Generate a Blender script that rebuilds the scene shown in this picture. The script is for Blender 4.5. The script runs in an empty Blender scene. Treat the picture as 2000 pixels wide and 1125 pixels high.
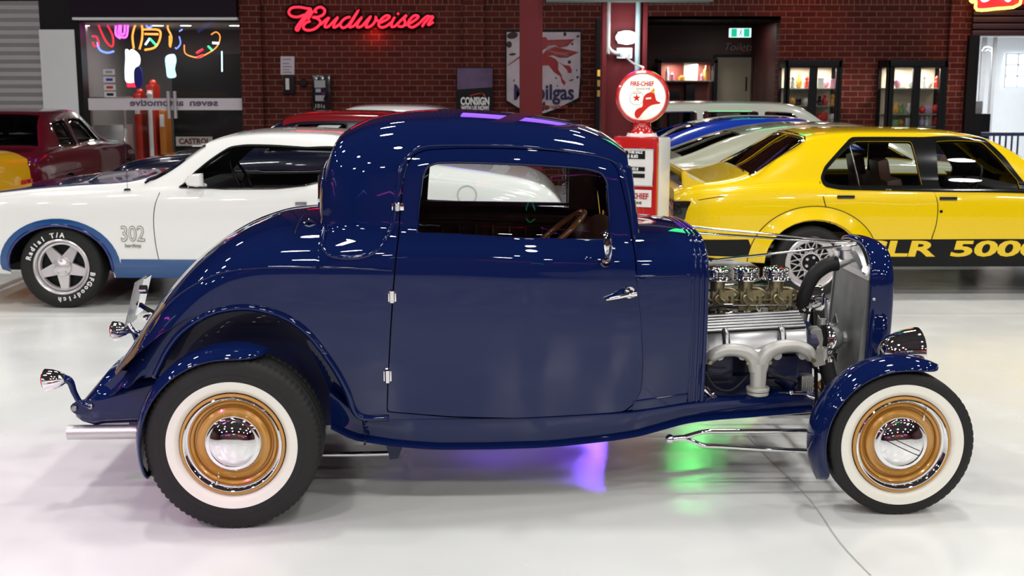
import bpy, bmesh, math, random
import numpy as np
from mathutils import Vector, Matrix
from mathutils.geometry import delaunay_2d_cdt
random.seed(7)
PI = math.pi
C = bpy.context.scene.collection
sc = bpy.context.scene

# ------------------------------------------------------------ camera, world, exposure
F, CH, TH = 2400.0, 1.75, math.atan(412.5/2400.0)
cam_d = bpy.data.cameras.new('camera'); cam = bpy.data.objects.new('camera', cam_d); C.objects.link(cam)
cam.location = (0, 0, CH); cam.rotation_euler = (PI/2-TH, 0, 0)
cam_d.sensor_width = 36; cam_d.lens = 36*F/2000; cam_d.clip_end = 200
cam_d.dof.use_dof = True; cam_d.dof.focus_distance = 4.85; cam_d.dof.aperture_fstop = 7.0
sc.camera = cam
w = bpy.data.worlds.new('hall_air'); sc.world = w; w.use_nodes = True
w.node_tree.nodes['Background'].inputs[0].default_value = (0.5, 0.5, 0.55, 1)
w.node_tree.nodes['Background'].inputs[1].default_value = 0.05
sc.view_settings.view_transform = 'Standard'; sc.view_settings.look = 'None'
sc.view_settings.gamma = 1; sc.view_settings.use_curve_mapping = False
sc.view_settings.exposure = 0.0

def lamp(name, kind, loc, energy, color=(1, 1, 1), size=0.5, aim=None, spot=60, blend=0.5, label=None):
    d = bpy.data.lights.new(name, kind); o = bpy.data.objects.new(name, d); C.objects.link(o)
    o.location = loc; d.energy = energy; d.color = color
    if kind == 'AREA': d.shape = 'DISK'; d.size = size
    elif kind in ('SPOT', 'POINT'): d.shadow_soft_size = size
    if kind == 'SPOT': d.spot_size = math.radians(spot); d.spot_blend = blend
    if aim is not None:
        o.rotation_euler = (Vector(aim)-Vector(loc)).to_track_quat('-Z', 'Y').to_euler()
    return o

# ------------------------------------------------------------ materials
MATS = {}
def mat(name, col, rough=0.5, metal=0.0, coat=0.0, emit=None, es=0.0, trans=0.0, noise=0.0, nscale=8.0, bump=0.0, bscale=80.0, spec=0.5, ior=1.5, rnoise=0.0):
    m = bpy.data.materials.new(name); m.use_nodes = True; nt = m.node_tree
    b = nt.nodes['Principled BSDF']; I = b.inputs
    I['Base Color'].default_value = (*col, 1); I['Roughness'].default_value = rough; I['Metallic'].default_value = metal
    I['Coat Weight'].default_value = coat; I['Coat Roughness'].default_value = 0.02; I['Coat IOR'].default_value = 1.46; I['IOR'].default_value = ior
    I['Specular IOR Level'].default_value = spec
    I['Transmission Weight'].default_value = trans
    if emit: I['Emission Color'].default_value = (*emit, 1); I['Emission Strength'].default_value = es
    if noise or bump or rnoise:
        tc = nt.nodes.new('ShaderNodeTexCoord')
        n = nt.nodes.new('ShaderNodeTexNoise'); n.inputs['Scale'].default_value = nscale; n.inputs['Detail'].default_value = 4
        nt.links.new(tc.outputs['Object'], n.inputs['Vector'])
        if noise:
            r = nt.nodes.new('ShaderNodeMapRange'); r.inputs['To Min'].default_value = 1-noise; r.inputs['To Max'].default_value = 1+noise*.6
            nt.links.new(n.outputs['Fac'], r.inputs['Value'])
            x = nt.nodes.new('ShaderNodeVectorMath'); x.operation = 'SCALE'; x.inputs[0].default_value = col
            nt.links.new(r.outputs[0], x.inputs['Scale']); nt.links.new(x.outputs[0], I['Base Color'])
        if rnoise:
            r = nt.nodes.new('ShaderNodeMapRange'); r.inputs['To Min'].default_value = rough; r.inputs['To Max'].default_value = rough+rnoise
            nt.links.new(n.outputs['Fac'], r.inputs['Value']); nt.links.new(r.outputs[0], I['Roughness'])
        if bump:
            n2 = nt.nodes.new('ShaderNodeTexNoise'); n2.inputs['Scale'].default_value = bscale
            nt.links.new(tc.outputs['Object'], n2.inputs['Vector'])
            bp = nt.nodes.new('ShaderNodeBump'); bp.inputs['Strength'].default_value = bump; bp.inputs['Distance'].default_value = 0.01
            nt.links.new(n2.outputs['Fac'], bp.inputs['Height']); nt.links.new(bp.outputs[0], I['Normal'])
    MATS[name] = m; return m

def glassmat(name, tint, alpha, rough=0.0):
    """thin window glass: mostly clear, a Fresnel reflection on top"""
    m = bpy.data.materials.new(name); m.use_nodes = True; nt = m.node_tree; nt.nodes.clear()
    o = nt.nodes.new('ShaderNodeOutputMaterial'); t = nt.nodes.new('ShaderNodeBsdfTransparent'); g = nt.nodes.new('ShaderNodeBsdfGlossy')
    t.inputs[0].default_value = (*tint, 1); g.inputs['Roughness'].default_value = rough
    f = nt.nodes.new('ShaderNodeFresnel'); f.inputs[0].default_value = alpha
    mx = nt.nodes.new('ShaderNodeMixShader')
    nt.links.new(f.outputs[0], mx.inputs[0]); nt.links.new(t.outputs[0], mx.inputs[1]); nt.links.new(g.outputs[0], mx.inputs[2]); nt.links.new(mx.outputs[0], o.inputs[0])
    MATS[name] = m; return m

navy = mat('navy_paint', (0.0032, 0.0098, 0.064), 0.25, 0, 1.0, spec=0.0)
navy_rough = mat('navy_underside', (0.006, 0.009, 0.05), 0.4, 0, 0.3)
chrome = mat('chrome', (0.86, 0.86, 0.87), 0.03, 1)
polished = mat('polished_aluminium', (0.36, 0.36, 0.37), 0.27, 1, rnoise=0.06, nscale=6)
brightal = mat('bright_aluminium', (0.80, 0.80, 0.80), 0.28, 1, rnoise=0.1, nscale=20)
castal = mat('cast_aluminium', (0.62, 0.62, 0.60), 0.42, 1, bump=0.12, bscale=260)
manif = mat('ceramic_grey_coating', (0.50, 0.49, 0.46), 0.38, 0.35, bump=0.1, bscale=300)
dichrom = mat('dichromate_zinc', (0.36, 0.31, 0.18), 0.35, 0.85, noise=0.35, nscale=30)
radcore = mat('bare_radiator_steel', (0.30, 0.31, 0.31), 0.45, 0.75, noise=0.3, nscale=9)
blackp = mat('black_satin', (0.007, 0.007, 0.008), 0.45, spec=.2)
blackg = mat('black_gloss', (0.008, 0.008, 0.009), 0.12, 0, 0.6)
rubber = mat('tyre_rubber', (0.016, 0.016, 0.016), 0.62, spec=.3, noise=0.2, nscale=20, bump=0.05, bscale=200)
hose = mat('black_rubber_hose', (0.012, 0.012, 0.013), 0.5, spec=.25)
cream = mat('whitewall_cream', (0.82, 0.80, 0.72), 0.45, noise=0.05, nscale=12)
gold = mat('gold_wheel_paint', (0.50, 0.245, 0.045), 0.2, 0.15, 0.8)
leather = mat('brown_leather', (0.060, 0.024, 0.016), 0.42, noise=0.2, nscale=30, bump=0.1, bscale=120)
wood = mat('varnished_wood', (0.20, 0.07, 0.025), 0.2, 0, 0.8, noise=0.5, nscale=25)
lensg = mat('lamp_glass', (0.85, 0.85, 0.82), 0.05, 0, 0.5, spec=0.8)
redlens = mat('red_lens', (0.45, 0.01, 0.01), 0.1, 0, 0.6)
glass = glassmat('window_glass', (0.90, 0.93, 0.92), 1.35)
darkglass = glassmat('tinted_glass', (0.42, 0.44, 0.44), 1.5)
white = mat('white_paint', (0.80, 0.80, 0.78), 0.25, 0, 0.6)

# ------------------------------------------------------------ mesh builder
def cr(pts, n=8, closed=False):
    """Catmull-Rom through points"""
    P_ = [Vector(p) for p in pts]; out = []
    m = len(P_)
    rng = range(m if closed else m-1)
    for i in rng:
        if closed: a, b, c, d = P_[i-1], P_[i], P_[(i+1) % m], P_[(i+2) % m]
        else: a, b, c, d = P_[max(i-1, 0)], P_[i], P_[i+1], P_[min(i+2, m-1)]
        for k in range(n):
            t = k/n
            out.append(0.5*((2*b)+(c-a)*t+(2*a-5*b+4*c-d)*t*t+(3*b-a-3*c+d)*t**3))
    if not closed: out.append(P_[-1])
    return out

class MB:
    def __init__(s): s.v = []; s.f = []; s.n = []
    def add(s, vs, fs, ns=None):
        o = len(s.v); s.v += [tuple(v) for v in vs]; s.n += (list(ns) if ns is not None else [None]*len(vs))
        s.f += [tuple(i+o for i in f) for f in fs]; return s
    def bm(s, b, M=None):
        if M is not None: b.transform(M)
        b.verts.ensure_lookup_table(); b.verts.index_update()
        s.add([v.co[:] for v in b.verts], [[v.index for v in f.verts] for f in b.faces]); b.free(); return s
    def box(s, c, d, bev=0.0, rot=None, seg=2):
        b = bmesh.new(); bmesh.ops.create_cube(b, size=1)
        bmesh.ops.scale(b, vec=d, verts=b.verts)
        if bev: bmesh.ops.bevel(b, geom=b.edges[:]+b.verts[:], offset=min(bev, min(d)*.49), segments=seg, affect='EDGES', profile=.7)
        M = Matrix.Translation(c)
        if rot: M = M @ Matrix.Rotation(rot[2], 4, 'Z') @ Matrix.Rotation(rot[1], 4, 'Y') @ Matrix.Rotation(rot[0], 4, 'X')
        return s.bm(b, M)
    def bb(s, x0, x1, y0, y1, z0, z1, bev=0.0): return s.box(((x0+x1)/2, (y0+y1)/2, (z0+z1)/2), (abs(x1-x0), abs(y1-y0), abs(z1-z0)), bev)
    def sph(s, c, r, seg=20, sc_=(1, 1, 1), rot=None):
        b = bmesh.new(); bmesh.ops.create_uvsphere(b, u_segments=seg, v_segments=max(6, seg//2), radius=r)
        M = Matrix.Translation(c)
        if rot: M = M @ Matrix.Rotation(rot[2], 4, 'Z') @ Matrix.Rotation(rot[1], 4, 'Y') @ Matrix.Rotation(rot[0], 4, 'X')
        return s.bm(b, M @ Matrix.Diagonal((*sc_, 1)))
    def lathe(s, prof, c=(0, 0, 0), axis=(0, 1, 0), seg=48, fn=None):
        """prof: (distance along axis, radius)"""
        ax = Vector(axis).normalized(); t = ax.orthogonal().normalized() if abs(ax.z) > .9 or abs(ax.z) < 1e-6 and False else (Vector((0, 0, 1)) if abs(ax.z) < .9 else Vector((1, 0, 0)))
        t = (t-ax*t.dot(ax)).normalized(); q = ax.cross(t); c = Vector(c); vs = []; fs = []; n = len(prof)
        for i in range(seg):
            a = 2*PI*i/seg
            for k, (h, r) in enumerate(prof):
                if fn: r = fn(i, k, r)
                vs.append(c+ax*h+(t*math.cos(a)+q*math.sin(a))*max(r, 1e-5))
        for i in range(seg):
            j = (i+1) % seg
            for k in range(n-1): fs.append((i*n+k, j*n+k, j*n+k+1, i*n+k+1))
        b = bmesh.new(); B = [b.verts.new(v) for v in vs]
        for f in fs: b.faces.new([B[i] for i in f])
        bmesh.ops.remove_doubles(b, verts=b.verts, dist=1e-4); bmesh.ops.recalc_face_normals(b, faces=b.faces)
        return s.bm(b)
    def cyl(s, a, b, r, r2=None, seg=20, bev=0):
        a = Vector(a); b = Vector(b); L = (b-a).length; r2 = r if r2 is None else r2
        if bev: pr = [(0, 0), (0, r-bev), (bev, r), (L-bev, r2), (L, r2-bev), (L, 0)]
        else: pr = [(0, 0), (0, r), (L, r2), (L, 0)]
        return s.lathe(pr, a, b-a, seg)
    def tube(s, pts, r, seg=10, smooth=6, closed=False, flat=None, rr=None):
        P_ = cr(pts, smooth, closed) if smooth > 1 else [Vector(p) for p in pts]
        n = len(P_); vs = []; fs = []; up = None
        for i, p in enumerate(P_):
            if closed: T = (P_[(i+1) % n]-P_[i-1])
            else: T = P_[min(i+1, n-1)]-P_[max(i-1, 0)]
            if T.length < 1e-9: T = Vector((1, 0, 0))
            T.normalize()
            if up is None:
                up = Vector((0, 0, 1)) if abs(T.z) < .8 else Vector((0, 1, 0))
            up = (up-T*up.dot(T)); up.normalize(); q = T.cross(up)
            R = r if rr is None else rr[0]+(rr[1]-rr[0])*i/(n-1) if len(rr) == 2 else float(np.interp(i/(n-1), np.linspace(0, 1, len(rr)), rr))
            for k in range(seg):
                a = 2*PI*k/seg
                vs.append(p+up*math.cos(a)*R*(flat or 1)+q*math.sin(a)*R)
        m = n if closed else n-1
        for i in range(m):
            j = (i+1) % n
            for k in range(seg): l = (k+1) % seg; fs.append((i*seg+k, i*seg+l, j*seg+l, j*seg+k))
        if not closed: fs.append(tuple(range(seg-1, -1, -1))); fs.append(tuple((n-1)*seg+k for k in range(seg)))
        return s.add(vs, fs)
    def prism(s, poly, fn0, fn1, bev=0):
        """extrude a 2-D polygon: fn0/fn1 map (a,b) to the two faces"""
        n = len(poly); vs = [fn0(*p) for p in poly]+[fn1(*p) for p in poly]
        b = bmesh.new(); B = [b.verts.new(v) for v in vs]
        b.faces.new(B[:n]); b.faces.new(B[n:][::-1])
        for i in range(n): j = (i+1) % n; b.faces.new((B[j], B[i], B[n+i], B[n+j]))
        bmesh.ops.recalc_face_normals(b, faces=b.faces)
        if bev: bmesh.ops.bevel(b, geom=[e for e in b.edges if len(e.link_faces) == 2 and e.calc_face_angle(0) > .6], offset=bev, segments=2, affect='EDGES', clamp_overlap=True)
        bmesh.ops.triangulate(b, faces=[f for f in b.faces if len(f.verts) > 4])
        return s.bm(b)
    def loft(s, rings, cap=True, closed=True):
        n = len(rings[0]); vs = [p for r in rings for p in r]; fs = []
        for i in range(len(rings)-1):
            for k in range(n if closed else n-1): l = (k+1) % n; fs.append((i*n+k, i*n+l, (i+1)*n+l, (i+1)*n+k))
        if cap: fs.append(tuple(range(n-1, -1, -1))); fs.append(tuple((len(rings)-1)*n+k for k in range(n)))
        b = bmesh.new(); B = [b.verts.new(v) for v in vs]
        for f in fs:
            try: b.faces.new([B[i] for i in f])
            except ValueError: pass
        bmesh.ops.remove_doubles(b, verts=b.verts, dist=1e-5); bmesh.ops.recalc_face_normals(b, faces=b.faces)
        return s.bm(b)
    def xf(s, M):
        s.v = [tuple(M @ Vector(v)) for v in s.v]; return s
    def build(s, name, m, parent=None, ang=40, loc=None):
        me = bpy.data.meshes.new(name); me.from_pydata(s.v, [], s.f); me.update(); me.validate()
        for p in me.polygons: p.use_smooth = True
        if any(n is not None for n in s.n) and len(me.vertices) == len(s.n):
            vn = me.vertex_normals
            ns = [tuple(n) if n is not None else tuple(vn[i].vector) for i, n in enumerate(s.n)]
            me.normals_split_custom_set_from_vertices(ns)
        elif ang < 180: me.set_sharp_from_angle(angle=math.radians(ang))
        ms = m if isinstance(m, (list, tuple)) else [m]
        for x in ms: me.materials.append(x)
        o = bpy.data.objects.new(name, me); C.objects.link(o)
        if parent is not None: o.parent = parent
        if loc is not None: o.location = loc
        return o

def thing(name, label, cat, loc=(0, 0, 0), rz=0.0, group=None):
    o = bpy.data.objects.new(name, None); C.objects.link(o); o.location = loc; o.rotation_euler = (0, 0, rz); o.empty_display_size = .1
    o['label'] = label; o['category'] = cat
    if group: o['group'] = group
    return o
def tag(o, label, cat, group=None, kind=None):
    o['label'] = label; o['category'] = cat
    if group: o['group'] = group
    if kind: o['kind'] = kind
    return o
def struct(o): o['kind'] = 'structure'; return o
def dup(root, parent=None):
    c = root.copy(); C.objects.link(c)
    if parent is not None: c.parent = parent
    for ch in list(root.children): dup(ch, c)
    return c

# ------------------------------------------------------------ frames: read sizes off the photograph
class Frame:
    def __init__(s, O=(0, 0), yaw=0.0):
        s.O = O; y = math.radians(yaw); s.yaw = y; s.ua = (math.cos(y), math.sin(y)); s.va = (-math.sin(y), math.cos(y))
    def ray(s, px, py):
        a = (px-1000)/F; b = (562.5-py)/F
        return (a, math.cos(TH)+b*math.sin(TH), -math.sin(TH)+b*math.cos(TH))
    def loc(s, t, D):
        x, y, z = t*D[0]-s.O[0], t*D[1]-s.O[1], CH+t*D[2]
        return Vector((x*s.ua[0]+y*s.ua[1], x*s.va[0]+y*s.va[1], z))
    def P(s, px, py, v):
        D = s.ray(px, py); c = -s.O[0]*s.va[0]-s.O[1]*s.va[1]
        return s.loc((v-c)/(D[0]*s.va[0]+D[1]*s.va[1]), D)
    def Pu(s, px, py, u):
        D = s.ray(px, py); c = -s.O[0]*s.ua[0]-s.O[1]*s.ua[1]
        return s.loc((u-c)/(D[0]*s.ua[0]+D[1]*s.ua[1]), D)
    def Pz(s, px, py, z):
        D = s.ray(px, py); return s.loc((z-CH)/D[2], D)

def pchip(x, y, xq):
    x = np.asarray(x, float); y = np.asarray(y, float); h = np.diff(x); d = np.diff(y)/h; n = len(x); m = np.zeros(n)
    for i in range(1, n-1):
        if d[i-1]*d[i] > 0:
            w1 = 2*h[i]+h[i-1]; w2 = h[i]+2*h[i-1]; m[i] = (w1+w2)/(w1/d[i-1]+w2/d[i])
    m[0] = d[0]; m[-1] = d[-1]
    xq = np.clip(xq, x[0], x[-1]); i = np.clip(np.searchsorted(x, xq)-1, 0, n-2); t = (xq-x[i])/h[i]
    return (2*t**3-3*t**2+1)*y[i]+(t**3-2*t**2+t)*h[i]*m[i]+(-2*t**3+3*t**2)*y[i+1]+(t**3-t**2)*h[i]*m[i+1]

class Loft:
    """half body shell: stations along u, each a list of (half width, z) keys from sill to centre line"""
    def __init__(s, us, keys, nu=120, nt=90, sm=2.0, uq=None, smu=0.0):
        us = np.asarray(us, float); K = len(keys[0]); s.u = np.linspace(us[0], us[-1], nu) if uq is None else np.asarray(uq); nu = len(s.u)
        A = np.zeros((nu, K, 2))
        for k in range(K):
            for c in range(2): A[:, k, c] = pchip(us, [q[k][c] for q in keys], s.u)
        if smu > 0:
            r = int(3*smu)+1; ker = np.exp(-.5*(np.arange(-r, r+1)/smu)**2); ker /= ker.sum()
            Q = np.concatenate([2*A[:1]-A[r:0:-1], A, 2*A[-1:]-A[-2:-r-2:-1]])
            A = np.stack([np.tensordot(ker, Q[i:i+2*r+1], (0, 0)) for i in range(nu)])
        s.K = K; s.nt = nt; tq = np.linspace(0, K-1, nt)
        i = np.clip(tq.astype(int), 0, K-2); t = (tq-i)[None, :, None]
        mir = A[:, -2:-1].copy(); mir[..., 0] *= -1
        E = np.concatenate([2*A[:, :1]-A[:, 1:2], A, mir], 1)
        a, b, c, d = E[:, i], E[:, i+1], E[:, i+2], E[:, i+3]
        W = .5*((2*b)+(c-a)*t+(2*a-5*b+4*c-d)*t*t+(3*b-a-3*c+d)*t**3)
        if sm > 0:
            r = int(3*sm)+1; ker = np.exp(-.5*(np.arange(-r, r+1)/sm)**2); ker /= ker.sum()
            lo = 2*W[:, :1]-W[:, r:0:-1]; hi = W[:, -2:-r-2:-1].copy(); hi[..., 0] *= -1
            Q = np.concatenate([lo, W, hi], 1)
            W = np.stack([np.tensordot(ker, Q[:, j:j+2*r+1], (0, 1)) for j in range(nt)], 1)
        W[:, -1, 0] = 0
        G = np.zeros((nu, nt, 3)); G[..., 0] = s.u[:, None]; G[..., 1] = -W[..., 0]; G[..., 2] = W[..., 1]; s.G = G
        du = np.gradient(G, s.u, axis=0); dt = np.gradient(G, axis=1)
        N = np.cross(du, dt); N /= np.linalg.norm(N, axis=2, keepdims=True)+1e-12
        sg = np.sign((N[..., 1]*-1+N[..., 2]*.5).mean()) or 1; s.N = N*sg
        mid = G[nu//2]; s.L = np.linalg.norm(np.diff(mid, axis=0), axis=1).sum(); s.tc = np.linspace(0, 1, nt)
        arc = np.concatenate([[0], np.cumsum(np.linalg.norm(np.diff(mid, axis=0), axis=1))]); s.arc = arc
    def ev(s, u, a, side=1, off=0.0):
        """a = arc coordinate (metres at mid station)"""
        fu = float(np.interp(u, s.u, np.arange(len(s.u)))); ft = float(np.interp(a, s.arc, np.arange(s.nt)))
        i = min(int(fu), len(s.u)-2); j = min(int(ft), s.nt-2); x = fu-i; y = ft-j
        def bl(A): return (A[i, j]*(1-x)+A[i+1, j]*x)*(1-y)+(A[i, j+1]*(1-x)+A[i+1, j+1]*x)*y
        p = bl(s.G); n = bl(s.N); n = n/np.linalg.norm(n); p = p+n*off
        if side < 0: p = p*[1, -1, 1]; n = n*[1, -1, 1]
        return Vector(p), Vector(n)
    def evm(s, P_, side=1, off=0.0):
        """many (u, a) at once"""
        P_ = np.asarray(P_, float); fu = np.interp(P_[:, 0], s.u, np.arange(len(s.u))); ft = np.interp(P_[:, 1], s.arc, np.arange(s.nt))
        i = np.minimum(fu.astype(int), len(s.u)-2); j = np.minimum(ft.astype(int), s.nt-2); x = (fu-i)[:, None]; y = (ft-j)[:, None]
        def bl(A): return (A[i, j]*(1-x)+A[i+1, j]*x)*(1-y)+(A[i, j+1]*(1-x)+A[i+1, j+1]*x)*y
        p = bl(s.G); n = bl(s.N); n = n/np.linalg.norm(n, axis=1, keepdims=True); p = p+n*off
        if side < 0: p = p*[1, -1, 1]; n = n*[1, -1, 1]
        return [(Vector(a), Vector(b)) for a, b in zip(p.tolist(), n.tolist())]
    def a_of_z(s, u, z):
        fu = float(np.interp(u, s.u, np.arange(len(s.u)))); i = min(int(fu), len(s.u)-2); x = fu-i
        Z = s.G[i, :, 2]*(1-x)+s.G[i+1, :, 2]*x
        return float(np.interp(z, np.maximum.accumulate(Z)+np.arange(s.nt)*1e-9, s.arc))
    def px(s, fr, px, py, off=0):
        v = -.6
        for _ in range(14):
            p = fr.P(px, py, v); a = s.a_of_z(p.x, p.z); q, n = s.ev(p.x, a); v = .5*v+.5*q.y
        return (min(max(p.x, s.u[0]), s.u[-1]), a)
    def pxs(s, fr, pts): return [s.px(fr, *p) for p in pts]
    def surf(s, pts, side=1, off=0.0): return [s.ev(u, a, side, off)[0] for u, a in pts]

def inpoly(x, y, P_):
    c = False; j = len(P_)-1
    for i in range(len(P_)):
        if (P_[i][1] > y) != (P_[j][1] > y) and x < (P_[j][0]-P_[i][0])*(y-P_[i][1])/(P_[j][1]-P_[i][1]+1e-15)+P_[i][0]: c = not c
        j = i
    return c
def inpolym(X, Y, P_):
    c = np.zeros(len(X), bool); j = len(P_)-1
    for i in range(len(P_)):
        xi, yi = P_[i]; xj, yj = P_[j]
        c ^= ((yi > Y) != (yj > Y)) & (X < (xj-xi)*(Y-yi)/(yj-yi+1e-15)+xi)
        j = i
    return c
def dens(pts, sp):
    out = []
    for i, a in enumerate(pts):
        b = pts[(i+1) % len(pts)]; L = math.hypot(b[0]-a[0], b[1]-a[1]); n = max(1, int(round(L/sp)))
        for k in range(n): out.append((a[0]+(b[0]-a[0])*k/n, a[1]+(b[1]-a[1])*k/n))
    return out
def rnd(pts, n=6): return [(p.x, p.y) for p in cr([(a, b, 0) for a, b in pts], n, True)]
def rcorner(pts, r=0.03, n=4):
    """round polygon corners"""
    out = []; m = len(pts)
    for i in range(m):
        p = Vector(pts[i]).to_2d() if len(pts[i]) > 2 else Vector(pts[i]); a = Vector(pts[i-1])-p; b = Vector(pts[(i+1) % m])-p
        R = min(r, a.length*.45, b.length*.45); A = p+a.normalized()*R; B = p+b.normalized()*R
        for k in range(n+1):
            t = k/n; out.append(tuple((1-t)**2*A+2*t*(1-t)*p+t*t*B))
    return out
def panel(mb, S, outline, holes=(), sp=0.022, side=1, off=0.0, flange=0.012, fskip=None):
    """a patch of shell S cut to an outline, with holes, thin returned edges and the shell's own normals"""
    loops = [dens(outline, sp)]+[dens(h, sp) for h in holes]
    vs = []; es = []
    for lp in loops:
        o = len(vs); vs += lp; es += [(o+i, o+(i+1) % len(lp)) for i in range(len(lp))]
    x0 = min(p[0] for p in loops[0]); x1 = max(p[0] for p in loops[0]); y0 = min(p[1] for p in loops[0]); y1 = max(p[1] for p in loops[0])
    B = np.array(vs); nx = int((x1-x0)/sp)+1; ny = int((y1-y0)/sp)+1
    jj, ii = np.meshgrid(np.arange(ny+1), np.arange(nx+1)); X = (x0+(ii+.5*(jj % 2))*sp).ravel(); Y = (y0+jj*sp*.9).ravel()
    ok = (X < x1) & (Y < y1) & inpolym(X, Y, loops[0])
    for h in loops[1:]: ok &= ~inpolym(X, Y, h)
    X = X[ok]; Y = Y[ok]
    if len(X):
        d = np.concatenate([((X[k:k+800, None]-B[None, :, 0])**2+(Y[k:k+800, None]-B[None, :, 1])**2).min(1) for k in range(0, len(X), 800)])
        ok = d > (.45*sp)**2; vs += list(zip(X[ok].tolist(), Y[ok].tolist()))
    r = delaunay_2d_cdt([Vector(v) for v in vs], es, [], 0, 1e-7)
    V = np.array([tuple(v) for v in r[0]]); T = np.array([tuple(f) for f in r[2]]); cen = V[T].mean(1)
    ok = inpolym(cen[:, 0], cen[:, 1], loops[0])
    for h in loops[1:]: ok &= ~inpolym(cen[:, 0], cen[:, 1], h)
    Fs = [tuple(f) for f in T[ok].tolist()]
    pn = S.evm(V, side, off)
    def orient(f):
        a, b, c = pn[f[0]][0], pn[f[1]][0], pn[f[2]][0]
        return f if (b-a).cross(c-a).dot(pn[f[0]][1]) > 0 else tuple(reversed(f))
    mb.add([p for p, n in pn], [orient(f) for f in Fs], [n for p, n in pn])
    if flange:
        for lp in loops:
            A = S.evm(lp, side, off); n = len(A); o1 = []; nn = []
            for i in range(n):
                p, nm = A[i]; T = (A[(i+1) % n][0]-A[i-1][0]); T = T.normalized() if T.length else Vector((1, 0, 0))
                s_ = T.cross(nm); o1.append(p); nn.append(s_)
            # outward side vector sign: away from material
            ar = sum(lp[i-1][0]*lp[i][1]-lp[i][0]*lp[i-1][1] for i in range(n)); sg = (1 if ar > 0 else -1)*side
            if lp is not loops[0]: sg = -sg
            nn = [q*sg for q in nn]
            vsf = o1+[p-nm*flange for p, nm in A]; fs = []
            for i in range(n):
                j = (i+1) % n; q = (i, j, n+j, n+i)
                a, b, c = vsf[q[0]], vsf[q[1]], vsf[q[2]]
                fs.append(q if (b-a).cross(c-a).dot(nn[i]) > 0 else q[::-1])
            mb.add(vsf, fs, nn+nn)
    return mb
def text_mesh(txt, size, depth=0.002, shear=0.0, bold=0.0, sx=1.0, align='CENTER', font_spacing=1.0):
    cu = bpy.data.curves.new('t', 'FONT'); cu.body = txt; cu.size = size; cu.extrude = depth; cu.shear = shear; cu.offset = bold
    cu.align_x = align; cu.align_y = 'CENTER'; cu.space_character = font_spacing; cu.resolution_u = 3
    o = bpy.data.objects.new('t', cu); C.objects.link(o); dg = bpy.context.evaluated_depsgraph_get(); dg.update()
    me = bpy.data.meshes.new_from_object(o.evaluated_get(dg)); vs = [(v.co.x*sx, v.co.y, v.co.z) for v in me.vertices]; fs = [tuple(p.vertices) for p in me.polygons]
    bpy.data.objects.remove(o); bpy.data.curves.remove(cu); bpy.data.meshes.remove(me)
    return vs, fs
def add_text(mb, txt, size, M, **k):
    vs, fs = text_mesh(txt, size, **k); mb.add([M @ Vector(v) for v in vs], fs); return mb
FACE = Matrix(((1, 0, 0, 0), (0, 0, -1, 0), (0, 1, 0, 0), (0, 0, 0, 1)))   # text in XY -> facing -Y

# ------------------------------------------------------------ lights of the hall
# high bay lamps under the roof, in rows over the floor
BAYS = [(x, y) for x in (-10.5, -6.3, -2.1, 2.1, 6.3, 10.5) for y in (-8, -3.4, 1.2, 5.8, 10.4, 15.2)]
ZB = 6.6
bay_mat = mat('lit_diffuser', (1, 1, 1), .5, emit=(1, .98, .94), es=60)
for i, (x, y) in enumerate(BAYS):
    lamp('high_bay_light', 'AREA', (x, y, ZB-.22), 142 if y < 0 else 92 if y < 12 else 50, (1, .985, .95), .55)

# ------------------------------------------------------------ the hall
def floor_material():
    m = bpy.data.materials.new('white_epoxy'); m.use_nodes = True; nt = m.node_tree; L = nt.links; b = nt.nodes['Principled BSDF']
    b.inputs['Roughness'].default_value = .17; b.inputs['Coat Weight'].default_value = 0; b.inputs['Specular IOR Level'].default_value = .5
    tc = nt.nodes.new('ShaderNodeTexCoord'); n = nt.nodes.new('ShaderNodeTexNoise'); n.inputs['Scale'].default_value = .7; n.inputs['Detail'].default_value = 6
    L.new(tc.outputs['Object'], n.inputs['Vector'])
    r = nt.nodes.new('ShaderNodeValToRGB'); r.color_ramp.elements[0].color = (.68, .69, .68, 1); r.color_ramp.elements[0].position = .3
    r.color_ramp.elements[1].color = (.79, .80, .785, 1); r.color_ramp.elements[1].position = .62
    L.new(n.outputs['Fac'], r.inputs[0]); L.new(r.outputs[0], b.inputs['Base Color'])
    n2 = nt.nodes.new('ShaderNodeTexNoise'); n2.inputs['Scale'].default_value = 2.2; n2.inputs['Detail'].default_value = 8; L.new(tc.outputs['Object'], n2.inputs['Vector'])
    q = nt.nodes.new('ShaderNodeMapRange'); q.inputs['To Min'].default_value = .07; q.inputs['To Max'].default_value = .30; q.inputs['From Min'].default_value = .3; q.inputs['From Max'].default_value = .7
    L.new(n2.outputs['Fac'], q.inputs['Value']); L.new(q.outputs[0], b.inputs['Roughness'])
    n3 = nt.nodes.new('ShaderNodeTexNoise'); n3.inputs['Scale'].default_value = 420; L.new(tc.outputs['Object'], n3.inputs['Vector'])
    bp = nt.nodes.new('ShaderNodeBump'); bp.inputs['Strength'].default_value = .10; bp.inputs['Distance'].default_value = .002
    L.new(n3.outputs['Fac'], bp.inputs['Height']); L.new(bp.outputs[0], b.inputs['Normal'])
    return m
fm = floor_material()
m = MB(); m.add([(-16, -12, 0), (16, -12, 0), (16, 32, 0), (-16, 32, 0)], [(0, 1, 2, 3)]); struct(m.build('floor', fm))
housing = mat('lamp_housing', (.25, .25, .25), .4, .6)
def fixture(x, y):
    m = MB(); m.lathe([(0, .04), (.05, .16), (.16, .24), (.22, .30), (.20, .30), (.15, .22), (.06, .14), (.05, 0)], (0, 0, 0), (0, 0, -1), 24); m.cyl((0, 0, 0), (0, 0, .35), .01, seg=8)
    return m
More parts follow.
